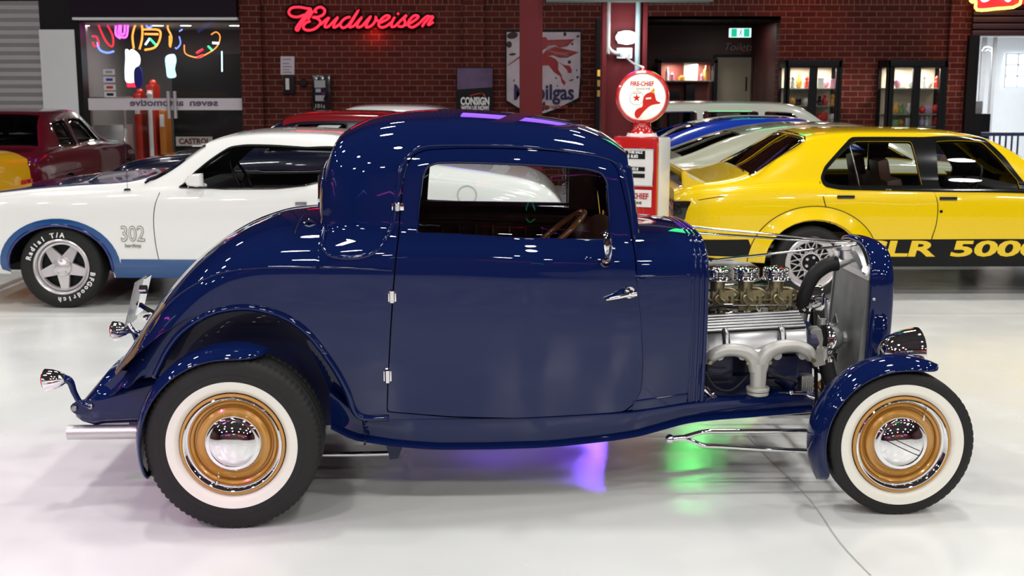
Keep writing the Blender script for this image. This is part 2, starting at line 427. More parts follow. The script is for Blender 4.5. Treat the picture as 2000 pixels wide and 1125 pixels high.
for i, (x, y) in enumerate(BAYS):
    if i == 0:
        base = fixture(x, y).build('high_bay_lamp', housing); base.location = (x, y, ZB+.02)
        tag(base, 'round grey high bay lamp hanging in rows under the dark roof', 'light', 'high bay lamps under the roof')
    else:
        o = base.copy(); C.objects.link(o); o.location = (x, y, ZB+.02)
# ============================================================ THE HOT ROD
HF = Frame((-1.124, 5.46), 2.3)
rod = thing('hot_rod', 'glossy navy blue fenderless hot rod coupe with whitewall tyres and exposed engine', 'car', (-1.124, 5.46, 0), math.radians(2.3))

wbu = lambda u: float(pchip([-.62, -.5, -.4, -.3, -.2, -.1, .1, .34, .7, 1.1, 1.4, 1.6, 1.95], [.50, .55, .59, .625, .65, .668, .685, .70, .715, .71, .67, .625, .515], np.array([u]))[0])
zbu = lambda u: float(pchip([-.62, -.5, -.4, -.3, -.2, -.1, 0, .12, .34, .7, 1.1, 1.6, 1.95], [.36, .47, .59, .73, .85, .935, .985, 1.008, 1.012, 1.003, .983, .957, .945], np.array([u]))[0])
def low(u):
    b = wbu(u); zb = zbu(u); z0 = min(.385, zb-.10); d = zb-z0
    return [(b-.035, z0), (b-.012, z0+.3*d), (b+.004, z0+.62*d), (b+.003, z0+.86*d), (b, zb)]
zc = lambda u: float(pchip([-.62, -.5, -.4, -.3, -.2, -.1, 0, .12, .26, .42], [.50, .665, .81, .925, 1.015, 1.082, 1.128, 1.160, 1.172, 1.176], np.array([u]))[0])
us1 = [-.62, -.56, -.5, -.4, -.3, -.2, -.1, 0, .12, .26, .42]
def deckk(u):
    b = wbu(u); zb = zbu(u); D = zc(u)-zb
    return low(u)+[(b-.018, zb+.22*D), (b-.06, zb+.44*D), (b*.72, zb+.74*D), (b*.48, zb+.90*D), (b*.24, zb+.975*D), (0, zb+D)]
S1 = Loft(us1, [deckk(u) for u in us1], nu=120, nt=100, sm=1.6)
cab = {  # u: sill, mid, drip, shoulder, crown, centre  (half width, z)
 .34: [(.52, 1.15), (.50, 1.24), (.46, 1.335), (.37, 1.385), (.20, 1.41), (0, 1.418)],
 .382: [(.575, 1.15), (.56, 1.27), (.525, 1.40), (.44, 1.468), (.24, 1.498), (0, 1.506)],
 .438: [(.605, 1.15), (.592, 1.28), (.555, 1.425), (.47, 1.502), (.26, 1.534), (0, 1.544)],
 .54: [(.635, 1.15), (.622, 1.29), (.59, 1.445), (.50, 1.538), (.28, 1.572), (0, 1.582)],
 .68: [(.658, 1.15), (.643, 1.295), (.612, 1.455), (.52, 1.555), (.30, 1.590), (0, 1.602)],
 .85: [(.665, 1.145), (.65, 1.295), (.622, 1.458), (.53, 1.560), (.31, 1.597), (0, 1.610)],
 1.1: [(.662, 1.13), (.645, 1.285), (.618, 1.448), (.53, 1.545), (.31, 1.583), (0, 1.596)],
 1.35: [(.627, 1.115), (.610, 1.27), (.59, 1.425), (.50, 1.518), (.30, 1.553), (0, 1.565)],
 1.5: [(.598, 1.10), (.585, 1.25), (.57, 1.395), (.485, 1.475), (.28, 1.508), (0, 1.520)],
 1.58: [(.585, 1.095), (.572, 1.23), (.558, 1.36), (.475, 1.432), (.27, 1.460), (0, 1.470)],
 1.64: [(.57, 1.09), (.56, 1.21), (.547, 1.32), (.465, 1.385), (.26, 1.410), (0, 1.418)]}
def cabk(u):
    l = low(u); b, zb = l[4]; s_ = cab[u]
    return l+[(b-.008-.25*max(0, b-.05-s_[0][0]), zb+.07)]+s_
S2 = Loft(sorted(cab), [cabk(u) for u in sorted(cab)], nu=150, nt=130, sm=1.6)
us3 = [1.58, 1.66, 1.78, 1.9, 1.95]
def cowk(u):
    b = wbu(u); zb = zbu(u); T = {1.58: 1.125, 1.66: 1.122, 1.78: 1.115, 1.9: 1.102, 1.95: 1.094}[u]; D = T-zb
    return low(u)+[(b-.006, zb+.22*D), (b-.035, zb+.50*D), (b*.74, zb+.83*D), (b*.5, zb+.95*D), (b*.25, zb+.99*D), (0, T)]
S3 = Loft([1.58, 1.65, 1.76, 1.87, 1.915], [cowk(u) for u in us3], nu=50, nt=100, sm=1.6)

def full(S, u0, u1, a0=0.0): return [(u0, a0), (u1, a0), (u1, S.arc[-1]), (u0, S.arc[-1])]
# --- outlines read from the photograph
door_px = [(757, 803), (759, 740), (764, 650), (770, 560), (779, 470), (783, 410), (789, 350), (798, 318), (812, 302), (835, 294), (900, 291), (1000, 292), (1100, 298), (1160, 304), (1190, 313), (1205, 332), (1216, 375), (1228, 430), (1238, 490), (1243, 560), (1251, 640), (1254, 710), (1251, 760), (1238, 788), (1218, 803), (1190, 809), (1100, 815), (1000, 817), (880, 813)]
win_px = [(812, 456), (816, 400), (822, 345), (831, 324), (852, 315), (930, 315), (1050, 320), (1150, 328), (1178, 336), (1189, 355), (1194, 420), (1196, 470), (1100, 469), (950, 463)]
door_o = rcorner([tuple(p) for p in S2.pxs(HF, door_px)], .012, 2)
win_o = rcorner([tuple(p) for p in S2.pxs(HF, win_px)], .016, 3)
arch_px = [(286, 742), (318, 700), (356, 656), (405, 622), (455, 608), (505, 610), (560, 624), (610, 655), (645, 690), (672, 735), (690, 790), (706, 850), (300, 850)]
body = MB()
for sd in (1, -1):
    # rear quarter with wheel arch and deck
    arch = S1.pxs(HF, arch_px)
    o1 = [(-.62, S1.a_of_z(-.62, .46)), (-.47, S1.a_of_z(-.47, .575)), (-.36, S1.a_of_z(-.36, .565))]
    ap = [(u, S1.a_of_z(u, z)) for u, z in [(-.315, .60), (-.275, .675), (-.215, .745), (-.12, .81), (-.02, .84), (.08, .842), (.19, .812), (.28, .75), (.345, .665)]]
    o1 = [(-.62, S1.a_of_z(-.62, .40)), (-.50, S1.a_of_z(-.50, .50)), (-.40, S1.a_of_z(-.40, .555)), (-.345, S1.a_of_z(-.345, .555))]+ap+[(.345, S1.arc[-1]), (-.62, S1.arc[-1])]
    panel(body, S1, o1, [], .024, sd)
    # cabin with door opening
    ap2 = [(u, S2.a_of_z(u, z)) for u, z in [(.34, .672), (.39, .59), (.43, .50), (.455, .42), (.462, .385)]]
    o2 = ap2+[(1.605, S2.a_of_z(1.605, .39)), (1.605, S2.a_of_z(1.605, 1.15)), (1.60, S2.a_of_z(1.60, 1.20)), (1.585, S2.a_of_z(1.585, 1.30)), (1.575, S2.a_of_z(1.575, 1.36)), (1.575, S2.arc[-1]), (.34, S2.arc[-1])]
    grow = []
    cx = sum(p[0] for p in door_o)/len(door_o); cy = sum(p[1] for p in door_o)/len(door_o)
    for p in door_o:
        d = math.hypot(p[0]-cx, p[1]-cy); grow.append((cx+(p[0]-cx)*(1+.006/d), cy+(p[1]-cy)*(1+.006/d)))
    panel(body, S2, o2, [grow], .022, sd, flange=.03)
    panel(body, S3, [(1.603, 0), (1.915, 0), (1.915, S3.arc[-1]), (1.603, S3.arc[-1])], [], .022, sd, flange=.02)
    # rounded back of the cabin
    rings = []
    a0 = S2.a_of_z(.34, 1.03)
    base = [S2.ev(.34, a0+(S2.arc[-1]-a0)*k/40, sd) for k in range(41)]
    vs = []; ns = []; NR = 9
    ctr = Vector((.34, 0, 1.14))
    for r in range(NR+1):
        t = r/NR*PI/2; sc_, de = math.cos(t*.97), math.sin(t)
        for p, n in base:
            q = ctr+(p-ctr)*(.62+.38*sc_ if False else (1-(1-sc_)*.55)); q.x = .34-.035*de
            vs.append(q)
            nn = (n*math.cos(t)+Vector((-1, 0, 0))*math.sin(t)*1.2); ns.append(nn.normalized())
    n_ = len(base); fs = []
    for r in range(NR):
        for k in range(n_-1):
            q = (r*n_+k, r*n_+k+1, (r+1)*n_+k+1, (r+1)*n_+k); a, b, c = vs[q[0]], vs[q[1]], vs[q[2]]
            fs.append(q if (b-a).cross(c-a).dot(ns[q[0]]) > 0 else q[::-1])
    # flat back
    o = len(vs); vs.append(Vector((.305, 0, 1.14))); ns.append(Vector((-1, 0, 0)))
    for k in range(n_-1):
        q = (NR*n_+k, NR*n_+k+1, o); a, b, c = vs[q[0]], vs[q[1]], vs[q[2]]
        fs.append(q if (b-a).cross(c-a).x < 0 else q[::-1])
    body.add(vs, fs, ns)
# tail pan closing the back, firewall
pan = [[(-.62, y, z) for y, z in [(-.49, .41), (-.49, .47), (-.3, .50), (0, .505), (.3, .50), (.49, .47), (.49, .41)]],
       [(-.60, y, z) for y, z in [(-.47, .30), (-.47, .31), (-.3, .31), (0, .31), (.3, .31), (.47, .31), (.47, .30)]]]
bodyo = body.build('body_shell', navy, rod)

# --- beads, lips and mouldings that stand on the shell
bd = MB()
def bead(S, pts, r, side, closed=False, off=0.0, flat=None):
    q = [S.ev(u, a, side, off)[0] for u, a in pts]; bd.tube(q, r, 8, 4, closed)
b1 = [(282, 702), (276, 696), (282, 665), (300, 628), (335, 588), (380, 555), (430, 533), (490, 524), (560, 522), (618, 523)]
arc_lip = [(u, S1.a_of_z(u, z)) for u, z in [(-.345, .555), (-.315, .61), (-.275, .68), (-.215, .75), (-.12, .815), (-.02, .845), (.08, .847), (.19, .817), (.28, .755), (.345, .672)]]
arc_lip2 = [(u, S2.a_of_z(u, z)) for u, z in [(.345, .672), (.395, .592), (.435, .505), (.46, .425), (.50, .392), (.6, .392)]]
p1 = S1.pxs(HF, b1); p2b = S2.pxs(HF, [(622, 523), (680, 523), (750, 527), (766, 528)]); p3 = S2.pxs(HF, [(1243, 545), (1262, 546)])
p4 = [(1.60, S3.a_of_z(1.6, .955)), (1.7, S3.a_of_z(1.7, .951)), (1.845, S3.a_of_z(1.845, .946))]
lip = [(.345, S2.a_of_z(.345, 1.16)), (.347, S2.a_of_z(.347, 1.10)), (.37, S2.a_of_z(.37, 1.065)), (.42, S2.a_of_z(.42, 1.05)), (.50, S2.a_of_z(.5, 1.052)), (.56, S2.a_of_z(.56, 1.075)), (.60, S2.a_of_z(.6, 1.12)), (.625, S2.a_of_z(.625, 1.18)), (.64, S2.a_of_z(.64, 1.28)), (.66, S2.a_of_z(.66, 1.40)), (.70, S2.a_of_z(.7, 1.455)), (.76, S2.a_of_z(.76, 1.482)), (.9, S2.a_of_z(.9, 1.487)), (1.1, S2.a_of_z(1.1, 1.482)), (1.3, S2.a_of_z(1.3, 1.462)), (1.45, S2.a_of_z(1.45, 1.437)), (1.52, S2.a_of_z(1.52, 1.412)), (1.55, S2.a_of_z(1.55, 1.38)), (1.575, S2.a_of_z(1.575, 1.30)), (1.59, S2.a_of_z(1.59, 1.2)), (1.60, S2.a_of_z(1.6, 1.1))]
for sd in (1, -1):
    bead(S1, p1, .006, sd, off=-.001); bead(S2, p2b, .006, sd, off=-.001); bead(S2, p3, .006, sd, off=-.001); bead(S3, p4, .006, sd, off=-.001)
    bead(S1, arc_lip, .014, sd, off=.002); bead(S2, arc_lip2, .014, sd, off=.002)
    bead(S2, lip[:10], .010, sd, off=-.002); bead(S2, lip[9:], .007, sd, off=-.002)
    bead(S3, [(1.845, S3.a_of_z(1.845, z)) for z in (.40, .6, .8, .944)], .004, sd, off=-.001)
    bead(S3, [(1.60, S3.a_of_z(1.60, .425)), (1.7, S3.a_of_z(1.7, .43)), (1.845, S3.a_of_z(1.845, .435))], .005, sd)
    # hood ledge: two beads round the cowl front
    for uu, rr in ((1.910, .010), (1.885, .007), (1.862, .005)):
        bead(S3, [(uu, S3.arc[-1]*k/30) for k in range(31)], rr, sd, off=-.001)
bd.build('body_beads', navy, rod, 180)

# --- doors
def door(sd):
    d = MB(); panel(d, S2, door_o, [win_o], .022, sd, flange=.022)
    ob = d.build('door', navy, rod)
    g = MB(); panel(g, S2, win_o, [], .05, sd, off=-.02, flange=0); g.build('door_glass', glass, ob)
    fr_ = MB(); q = [S2.ev(u, a, sd, -.012)[0] for u, a in dens(win_o, .03)]; fr_.tube(q, .009, 8, 1, True)
    q = [S2.ev(u, a, sd, -.004)[0] for u, a in dens([(x+(x-1.1)*.06, y+(y-1.15)*.06) for x, y in win_o], .03)]
    fr_.build('window_frame', navy, ob, 180)
    tr = MB(); ti = [(.66, .42), (1.57, .42), (1.57, 1.07), (.66, 1.09)]
    panel(tr, S2, [(u, S2.a_of_z(u, z)) for u, z in ti], [], .05, sd, off=-.045, flange=.01)
    for k in range(9):
        u = .80+k*.085; tr.tube([S2.ev(u, S2.a_of_z(u, z), sd, -.055)[0] for z in (.55, .8, 1.02)], .007, 6, 3)
    tr.tube([S2.ev(u, S2.a_of_z(u, 1.10-.03*(u-.7)), sd, -.055)[0] for u in (.68, .9, 1.2, 1.5, 1.56)], .02, 8, 3)
    tr.tube([S2.ev(u, S2.a_of_z(u, 1.045-.03*(u-.7)), sd, -.058)[0] for u in (.68, .9, 1.2, 1.5, 1.56)], .008, 6, 3)
    tr.build('door_trim', leather, ob)
    return ob
near_door = door(1); far_door = door(-1)
def hinge(pxy, hgt, sd=1, wd=.02):
    m = MB(); u, a = S2.px(HF, *pxy); c, n = S2.ev(u, a, sd, .008)
    m.cyl(c-Vector((0, 0, hgt/2)), c+Vector((0, 0, hgt/2)), .011, seg=16, bev=.003)
    m.box(c-n*.008, (wd*1.6, .008, hgt*.8), .003)
    m.build('door_hinge', chrome, near_door)
hinge((777, 404), .035, 1, .03); hinge((766, 579), .052); hinge((757, 734), .055); 
# door handle
m = MB(); c, n = S2.ev(*S2.px(HF, 1228, 571)); 
m.cyl(c, c+n*.035, .012); m.sph(c+n*.04, .018, 16, (1, .7, .9)); m.cyl(c+n*.002, c+n*.008, .024)
m.tube([c+n*.042+Vector((.014, 0, .002)), c+n*.046+Vector((-.02, 0, -.002)), c+n*.046+Vector((-.06, 0, -.012)), c+n*.04+Vector((-.105, 0, -.022))], .01, 10, 6, flat=1.0, rr=(.014, .011, .009, .006))
m.build('door_handle', chrome, near_door)
# mirror on the door
m = MB(); c, n = S2.ev(*S2.px(HF, 1182, 512)); arm = c+n*.09+Vector((.0, 0, .015))
m.cyl(c, c+n*.012, .022, .018); m.tube([c+n*.01, c+n*.04+Vector((.002, 0, .004)), c+n*.075+Vector((-.004, 0, .03)), c+n*.09+Vector((-.01, 0, .055))], .0065, 10)
mc = c+n*.10+Vector((-.035, 0, .065)); m.lathe([(0, .001), (.001, .03), (.004, .052), (.010, .053), (.018, .045), (.026, .02), (.028, 0)], mc, (1, -.25, 0.1), 32)
m.tube([mc+Vector((.02, 0, 0)), c+n*.085+Vector((-.004, 0, .052)), c+n*.075+Vector((.01, 0, .05))], .007, 8)
m.build('side_mirror', chrome, near_door)

# --- windshield and rear glass, sticker
m = MB(); 
A = [Vector((1.60, s_*.555, 1.115)) for s_ in (-1, 1)]; B_ = [Vector((1.572, s_*.535, 1.375)) for s_ in (1, -1)]
m.add([A[0], A[1], B_[0], B_[1]], [(0, 1, 2, 3)]); m.build('windshield_glass', glass, rod)
m = MB()
for s_ in (-1, 1): m.tube([(1.605, s_*.565, 1.10), (1.572, s_*.545, 1.38)], .018, 8, 1)
m.tube([(1.572, -.545, 1.385), (1.574, 0, 1.41), (1.572, .545, 1.385)], .014, 8, 4); m.tube([(1.605, -.565, 1.108), (1.61, 0, 1.118), (1.605, .565, 1.108)], .012, 8, 4)
m.build('windshield_frame', navy, rod)
m = MB(); pl = rcorner([(-.30, 1.20), (.30, 1.20), (.28, 1.34), (-.28, 1.34)], .05, 5)
m.prism(pl, lambda a, b: Vector((.303, a, b)), lambda a, b: Vector((.298, a, b))); m.build('rear_glass', blackg, rod)
m = MB(); m.tube([Vector((.300, a, b)) for a, b in pl], .008, 8, 1, True); m.build('rear_window_frame', chrome, rod)

# --- interior
m = MB(); m.bb(.36, 1.85, -.44, .44, .36, .40, .01); m.bb(.42, .46, -.56, .56, .4, 1.14, .02); m.build('floor_pan', blackp, rod)
m = MB(); m.loft([[(u, y, z) for y, z in pr] for u, pr in [(.50, [(-.55, .62), (.55, .62), (.55, 1.08), (.3, 1.10), (-.3, 1.10), (-.55, 1.08)]), (.62, [(-.55, .62), (.55, .62), (.55, 1.02), (.3, 1.06), (-.3, 1.06), (-.55, 1.02)])]])
m.box((.85, 0, .6), (.5, 1.06, .16), .05); m.build('bench_seat', leather, rod)
m = MB(); m.prism(rcorner([(.46, 1.15), (1.56, 1.13), (1.56, 1.12), (.46, 1.12)], .002), lambda a, b: Vector((a, .6, b)), lambda a, b: Vector((a, .56, b))); m.build('far_window_ledge', leather, rod)
# dashboard: padded bulge under the windshield
m = MB(); rings = []
for k in range(17):
    y = -.56+1.12*k/16; h = .11*math.exp(-((y+.30)/.17)**2)+.025; rings.append([(1.51+.09*math.cos(t)-.02*math.exp(-((y+.30)/.17)**2), y, 1.03+(h+.03)*math.sin(t)-.02) for t in np.linspace(0, 2*PI, 20, endpoint=False)])
m.loft(rings); m.build('dashboard', leather, rod)
m = MB(); cw = HF.P(1080, 464, -.33); axd = Vector((-.64, 0, .77)); M = Matrix.Translation(cw) @ axd.to_track_quat('Z', 'Y').to_matrix().to_4x4()
m.tube([M @ Vector((.17*math.cos(t), .17*math.sin(t), 0)) for t in np.linspace(0, 2*PI, 40, endpoint=False)], .013, 10, 1, True)
sw = m.build('steering_wheel', wood, rod, 180)
m = MB()
for t in (0, 2.1, 4.2): m.tube([M @ Vector((.02*math.cos(t), .02*math.sin(t), -.02)), M @ Vector((.16*math.cos(t), .16*math.sin(t), -.003))], .008, 8, 1, flat=.5)
m.sph(cw-axd*.02, .035, 16); m.build('spokes', chrome, sw)
m = MB(); m.cyl(cw-axd*.04, cw-axd*.75, .018); m.build('steering_column', chrome, rod)
m = MB(); add_text(m, '80', .11, Matrix.Translation((1.44, .605, 1.27)) @ FACE, sx=.8); 
for k in range(5): m.tube([(1.40, .604, 1.22-k*.012), (1.44, .604, 1.235-k*.012), (1.485, .604, 1.222-k*.012)], .003, 6, 4)
m.tube([(1.40, .604, 1.13), (1.44, .604, 1.122), (1.48, .604, 1.135)], .005, 6, 4)
m.build('window_decal', white, rod)
m = MB(); m.loft([[(u, y, z) for y, z in ((.56, 1.10), (.60, 1.10), (.60, 1.41), (.55, 1.41))] for u in (1.43, 1.57)]) ; m.build('far_pillar', leather, rod)
m = MB(); m.tube([(1.425, .612, 1.11), (1.42, .60, 1.41)], .006, 6, 1); m.build('vent_post', polished, rod)

# --- inner fender wells (visible through the arch), sill, frame rails
for sd in (-1, 1):
    m = MB(); y0 = .665*sd; y1 = .46*sd
    zf = [(-.50, .56), (-.40, .66), (-.30, .74), (-.2, .80), (-.1, .835), (0, .85), (.1, .845), (.2, .82), (.3, .765), (.38, .68), (.44, .57), (.48, .45), (.50, .30)]
    vs = [Vector((u, y0, z)) for u, z in zf]+[Vector((u, y1, z)) for u, z in zf]; n = len(zf)
    m.add(vs, [(i, i+1, n+i+1, n+i) for i in range(n-1)])
    P2 = [(u, z) for u, z in zf]+[(.5, .30), (-.5, .30)]
    m.prism(P2, lambda a, b: Vector((a, y1, b)), lambda a, b: Vector((a, y1-.01*sd, b)))
    m.build('inner_fender', navy_rough, rod, 60)
    # triangular splash panel ahead of the tyre
    q = [HF.P(x, y, -.52) for x, y in [(648, 660), (680, 745), (700, 812), (654, 795), (640, 740), (600, 660)]]
    m = MB(); m.prism([(p.x, p.z) for p in q], lambda a, b: Vector((a, sd*.56, b)), lambda a, b: Vector((a, sd*.54, b))); m.build('splash_panel', navy, rod)
    # sill apron and frame rail
    vtop = .655
    prof = [(u, z) for u, z in [(.36, .50), (.47, .40), (.60, .392), (1.1, .385), (1.6, .385), (1.83, .395), (2.0, .398), (2.2, .398), (2.42, .398), (2.42, .31), (2.2, .307), (1.98, .305), (1.84, .30), (1.74, .284), (1.64, .268), (1.5, .255), (1.3, .245), (1.0, .243), (.8, .246), (.6, .262), (.45, .285), (.36, .33)]]
    def wv(u): return float(np.interp(u, [.3, .7, 1.2, 1.6, 1.9, 2.42], [.64, .675, .66, .60, .50, .40]))
    m = MB(); N_ = 60; us = np.linspace(.36, 2.42, N_); top = [(a, b) for a, b in prof[:9]]; bot = prof[9:][::-1]
    rings = []
    for u in us:
        zt = float(np.interp(u, [p[0] for p in top], [p[1] for p in top])); zb = float(np.interp(u, [p[0] for p in bot], [p[1] for p in bot])); W = wv(u); d = zt-zb
        rings.append([Vector((u, sd*(W-.03), zt)), Vector((u, sd*(W-.002), zt-.004)), Vector((u, sd*W, zt-.015)), Vector((u, sd*(W-.012), zt-.5*d)), Vector((u, sd*(W-.025), zb+.022)), Vector((u, sd*(W-.008), zb+.016)), Vector((u, sd*(W-.006), zb+.006)), Vector((u, sd*(W-.02), zb)), Vector((u, sd*(W-.07), zb)), Vector((u, sd*(W-.07), zt))])
    m.loft(rings); 
    for z in (.36, .325, .295, .28): m.sph((.50, sd*.668, z), .006, 10)
    m.build('frame_rail', navy, rod, 50)
# rear frame horns and bumper bar brackets
for sd in (-1, 1):
    m = MB(); q = [HF.P(x, y, -.5) for x, y in [(136, 797), (139, 790), (147, 786), (170, 783), (200, 779), (300, 752), (360, 742), (380, 800), (270, 806), (190, 804), (165, 808), (150, 810), (141, 806)]]
    m.prism([(p.x, p.z) for p in q], lambda a, b: Vector((a, sd*.50, b)), lambda a, b: Vector((a, sd*.46, b)), .004)
    m.build('rear_frame_horn', navy, rod)
    m = MB()
    for (x, y) in ((177, 793), (146, 797)):
        c = HF.P(x, y, -.5); c.y = sd*.50; m.cyl(c, c+Vector((0, sd*.012, 0)), .012, seg=16, bev=.003)
    m.build('frame_bolt', polished, rod)
# fuel tank / rear pan
m = MB(); rings = []
TT = [(-.735, .345, .37, .42), (-.72, .32, .395, .45), (-.69, .30, .43, .48), (-.64, .28, .49, .50), (-.60, .28, .535, .50), (-.50, .28, .555, .50), (-.36, .28, .565, .50), (-.30, .28, .56, .5)]
for u, z0, z1, W in TT:
    rings.append([Vector((u, W*math.copysign(abs(math.cos(t))**.5, math.cos(t)), (z0+z1)/2+(z1-z0)/2*math.copysign(abs(math.sin(t))**.6, math.sin(t)))) for t in np.linspace(0, 2*PI, 32, endpoint=False)])
m.loft(rings); m.build('fuel_tank', navy, rod, 60)
m = MB(); m.loft([[(u, y, z) for y, z in [(-W, z0), (-W, z1), (0, z1+.02), (W, z1), (W, z0)]] for u, W, z0, z1 in [(-.615, .46, .42, .47), (-.5, .52, .52, .56), (-.36, .55, .54, .56)]]); m.build('tail_pan', navy, rod)
# ------------------------------------------------------------ wheels
def tyre_prof(R, hw, rb):
    return [(hw*.60, rb), (hw*.80, rb+.004), (hw*.93, rb+.02), (hw, rb+.05), (hw*.995, rb+(R-rb)*.62), (hw*.97, R-.024), (hw*.92, R-.009), (hw*.86, R-.003), (hw*.52, R-.001), (hw*.50, R-.007), (hw*.42, R-.007), (hw*.40, R), (hw*.06, R), (hw*.05, R-.007)]
def wheel(name, c, sd, R, hw, rb, lug, cap_r=.113, steer=0):
    ax = Vector((0, -sd, 0)); c = Vector(c)
    pr = tyre_prof(R, hw, rb); pr = pr+[(-h, r) for h, r in pr[::-1]]
    m = MB(); N_ = 240
    def fn(i, k, r):
        if k in (6, 7, 8, len(pr)-7, len(pr)-8, len(pr)-9) and i % lug == 0: return r-(.005 if R > .32 else .0022)
        if k == 5 and i % lug == 0: return r-.002
        return r
    m.lathe([(h, r) for h, r in pr], c, ax, N_, fn)
    for rr in (rb+(R-rb)*.70, rb+(R-rb)*.56): m.tube([c+ax*(hw*.975 if rr > rb+(R-rb)*.6 else hw*.993)+Vector((rr*math.cos(t), 0, rr*math.sin(t))) for t in np.linspace(0, 2*PI, 90, endpoint=False)], .0012, 5, 1, True)
    w_ = thing(name, '', '', (0, 0, 0)); 
    for k in ('label', 'category'): del w_[k]
    w_.parent = rod
    m.build('tyre', rubber, w_, 50)
    # whitewall band follows the sidewall
    ww = rb+.050; h0 = lambda r: float(np.interp(r, [rb, rb+.004, rb+.02, rb+.05, rb+(R-rb)*.62], [hw*.6, hw*.8, hw*.93, hw, hw*.985]))
    m = MB(); m.lathe([(h0(r)+.0022, r) for r in np.linspace(rb+.004, ww, 10)]+[(h0(ww)-.001, ww+.0015)], c, ax, 96); m.build('whitewall', cream, w_)
    m = MB(); e = hw*.80
    m.lathe([(e+.008, rb+.001), (e+.014, rb-.003), (e+.013, rb-.009), (e+.006, rb-.012), (e+.0, rb-.014), (e-.02, rb-.046), (e-.035, rb-.050), (e-.036, rb-.056), (e-.018, rb-.062), (e-.012, rb-.072), (e-.016, rb-.084), (e-.02, cap_r-.01), (e-.03, .05), (e-.03, 0)], c, ax, 96)
    m.lathe([(e+.006, rb+.0), (-e, rb), (-e, rb-.02), (e-.03, rb-.05)], c, ax, 64)
    m.build('wheel_rim', gold, w_)
    m = MB(); m.lathe([(e+.008, rb-.010), (e+.013, rb-.012), (e+.015, rb-.016), (e+.010, rb-.022), (e+.002, rb-.028), (e-.010, rb-.035), (e-.016, rb-.038), (e-.026, rb-.039)], c, ax, 120); m.build('trim_ring', chrome, w_)
    m = MB(); m.lathe([(e-.022, cap_r), (e-.010, cap_r+.001), (e+.002, cap_r-.006), (e+.007, cap_r-.014), (e+.006, cap_r-.019), (e+.010, cap_r-.024), (e+.024, cap_r*.62), (e+.032, cap_r*.36), (e+.035, cap_r*.15), (e+.0355, 0)], c, ax, 120)
    # stamped bar across the cap
    dx = Vector((math.cos(.45), 0, -math.sin(.45)))
    m.build('hub_cap', chrome, w_, 60)
    m = MB(); a = -2.0 if sd > 0 and steer == 0 else .9
    p = c+ax*(e-.015)+Vector((math.cos(a)*(rb-.052), 0, math.sin(a)*(rb-.052))); m.cyl(p, p+ax*.02+Vector((-math.cos(a)*.012, 0, -math.sin(a)*.012)), .005, seg=10); m.sph(p+ax*.022+Vector((-math.cos(a)*.013, 0, -math.sin(a)*.013)), .006, 10)
    m.build('valve_stem', chrome, w_)
    if steer:
        m = MB()
        for off, wd in ((.011, .0018), (-.011, .0018)):
            q = []
            for t in np.linspace(-.075, .075, 15):
                pp = dx*t+Vector((0, 0, 1))*off; r_ = pp.length; hh = float(np.interp(r_, [0, .017, .04, .07, .09], [e+.0355, e+.035, e+.032, e+.024, e+.011])); q.append(c+ax*(hh+.0003)+pp)
            m.tube(q, wd, 6, 1)
        m.build('hub_cap_bar', blackp, w_)
    return w_
R1, W1 = .342, .118
wheel('wheel', (.004, -.76, R1), 1, R1, W1, .203, 3)
wheel('wheel', (.004, .76, R1), -1, R1, W1, .203, 3)
R2, W2 = .296, .080
wheel('wheel', (2.657, -.745, R2), 1, R2, W2, .198, 4, .112, 1)
wheel('wheel', (2.657, .745, R2), -1, R2, W2, .198, 4, .112, 1)

# ------------------------------------------------------------ bobbed fenders
def fender(c, sd, f0, f1, rc, re, hw, tip, tail, nm):
    n = 64; rings = []; c = Vector(c); K = 18
    for i in range(n+1):
        t = i/n; f = math.radians(f0+(f1-f0)*t)
        tp = min(1.0, math.sqrt(max(0, 1-max(0, (t-(1-tip))/tip)**2.2))); tl = min(1.0, math.sqrt(max(0, 1-max(0, ((1-t)-(1-tail))/tail)**2.5)))
        k = max(.06, tp*tl); H = hw*k; R0 = re+(rc-re)*(1-k)*.75
        ring = []
        for side_, o in ((0, 0), (1, -.005)):
            rng = range(K+1) if side_ == 0 else range(K, -1, -1)
            for j in rng:
                s_ = -1+2*j/K; r = R0+(rc-R0)*(1-abs(s_)**2.3)**.8+o
                ring.append(c+Vector((math.cos(f)*r, s_*H, math.sin(f)*r)))
        rings.append(ring)
    m = MB(); m.loft(rings)
    # rolled near and far edges
    for s_ in (0, K): m.tube([r[s_] for r in rings], .0045, 6, 1)
    return m.build(nm, navy, rod, 70)
for sd in (1, -1):
    fender((.004, -.76*sd, R1-.006), sd, 203, 70, .388, .352, .128, .16, .06, 'rear_fender')
    fender((2.65, -.745*sd, R2), sd, 208, 62, .352, .312, .100, .22, .08, 'front_fender')

# ------------------------------------------------------------ tail lamps, plate, exhaust
def taillamp(sd):
    m = MB(); c = Vector((-.755, -.50*sd, .522)); ax = Vector((-1, 0, -.10))
    m.lathe([(-.02, .012), (-.016, .02), (0, .03), (.03, .043), (.055, .048), (.062, .049), (.066, .045), (.068, 0)], c, ax, 60, lambda i, k, r: r*(1-.05*(i % 5 == 0)) if 1 < k < 5 else r)
    o = m.build('tail_lamp', chrome, rod, 30)
    m = MB(); m.lathe([(.06, .042), (.075, .032), (.08, 0)], c, ax, 30); m.build('tail_lens', redlens, o)
    m = MB(); m.tube([c-ax*.01, c+Vector((.035, 0, -.012)), c+Vector((.05, 0, -.06)), c+Vector((.075, 0, -.105)), c+Vector((.115, 0, -.118))], .015, 10, 8, rr=(.02, .016, .013, .012, .013)); m.build('tail_lamp_arm', navy, rod)
taillamp(1); taillamp(-1)
m = MB(); p = [HF.P(x, y, .15) for x, y in [(262, 630), (276, 552)]]
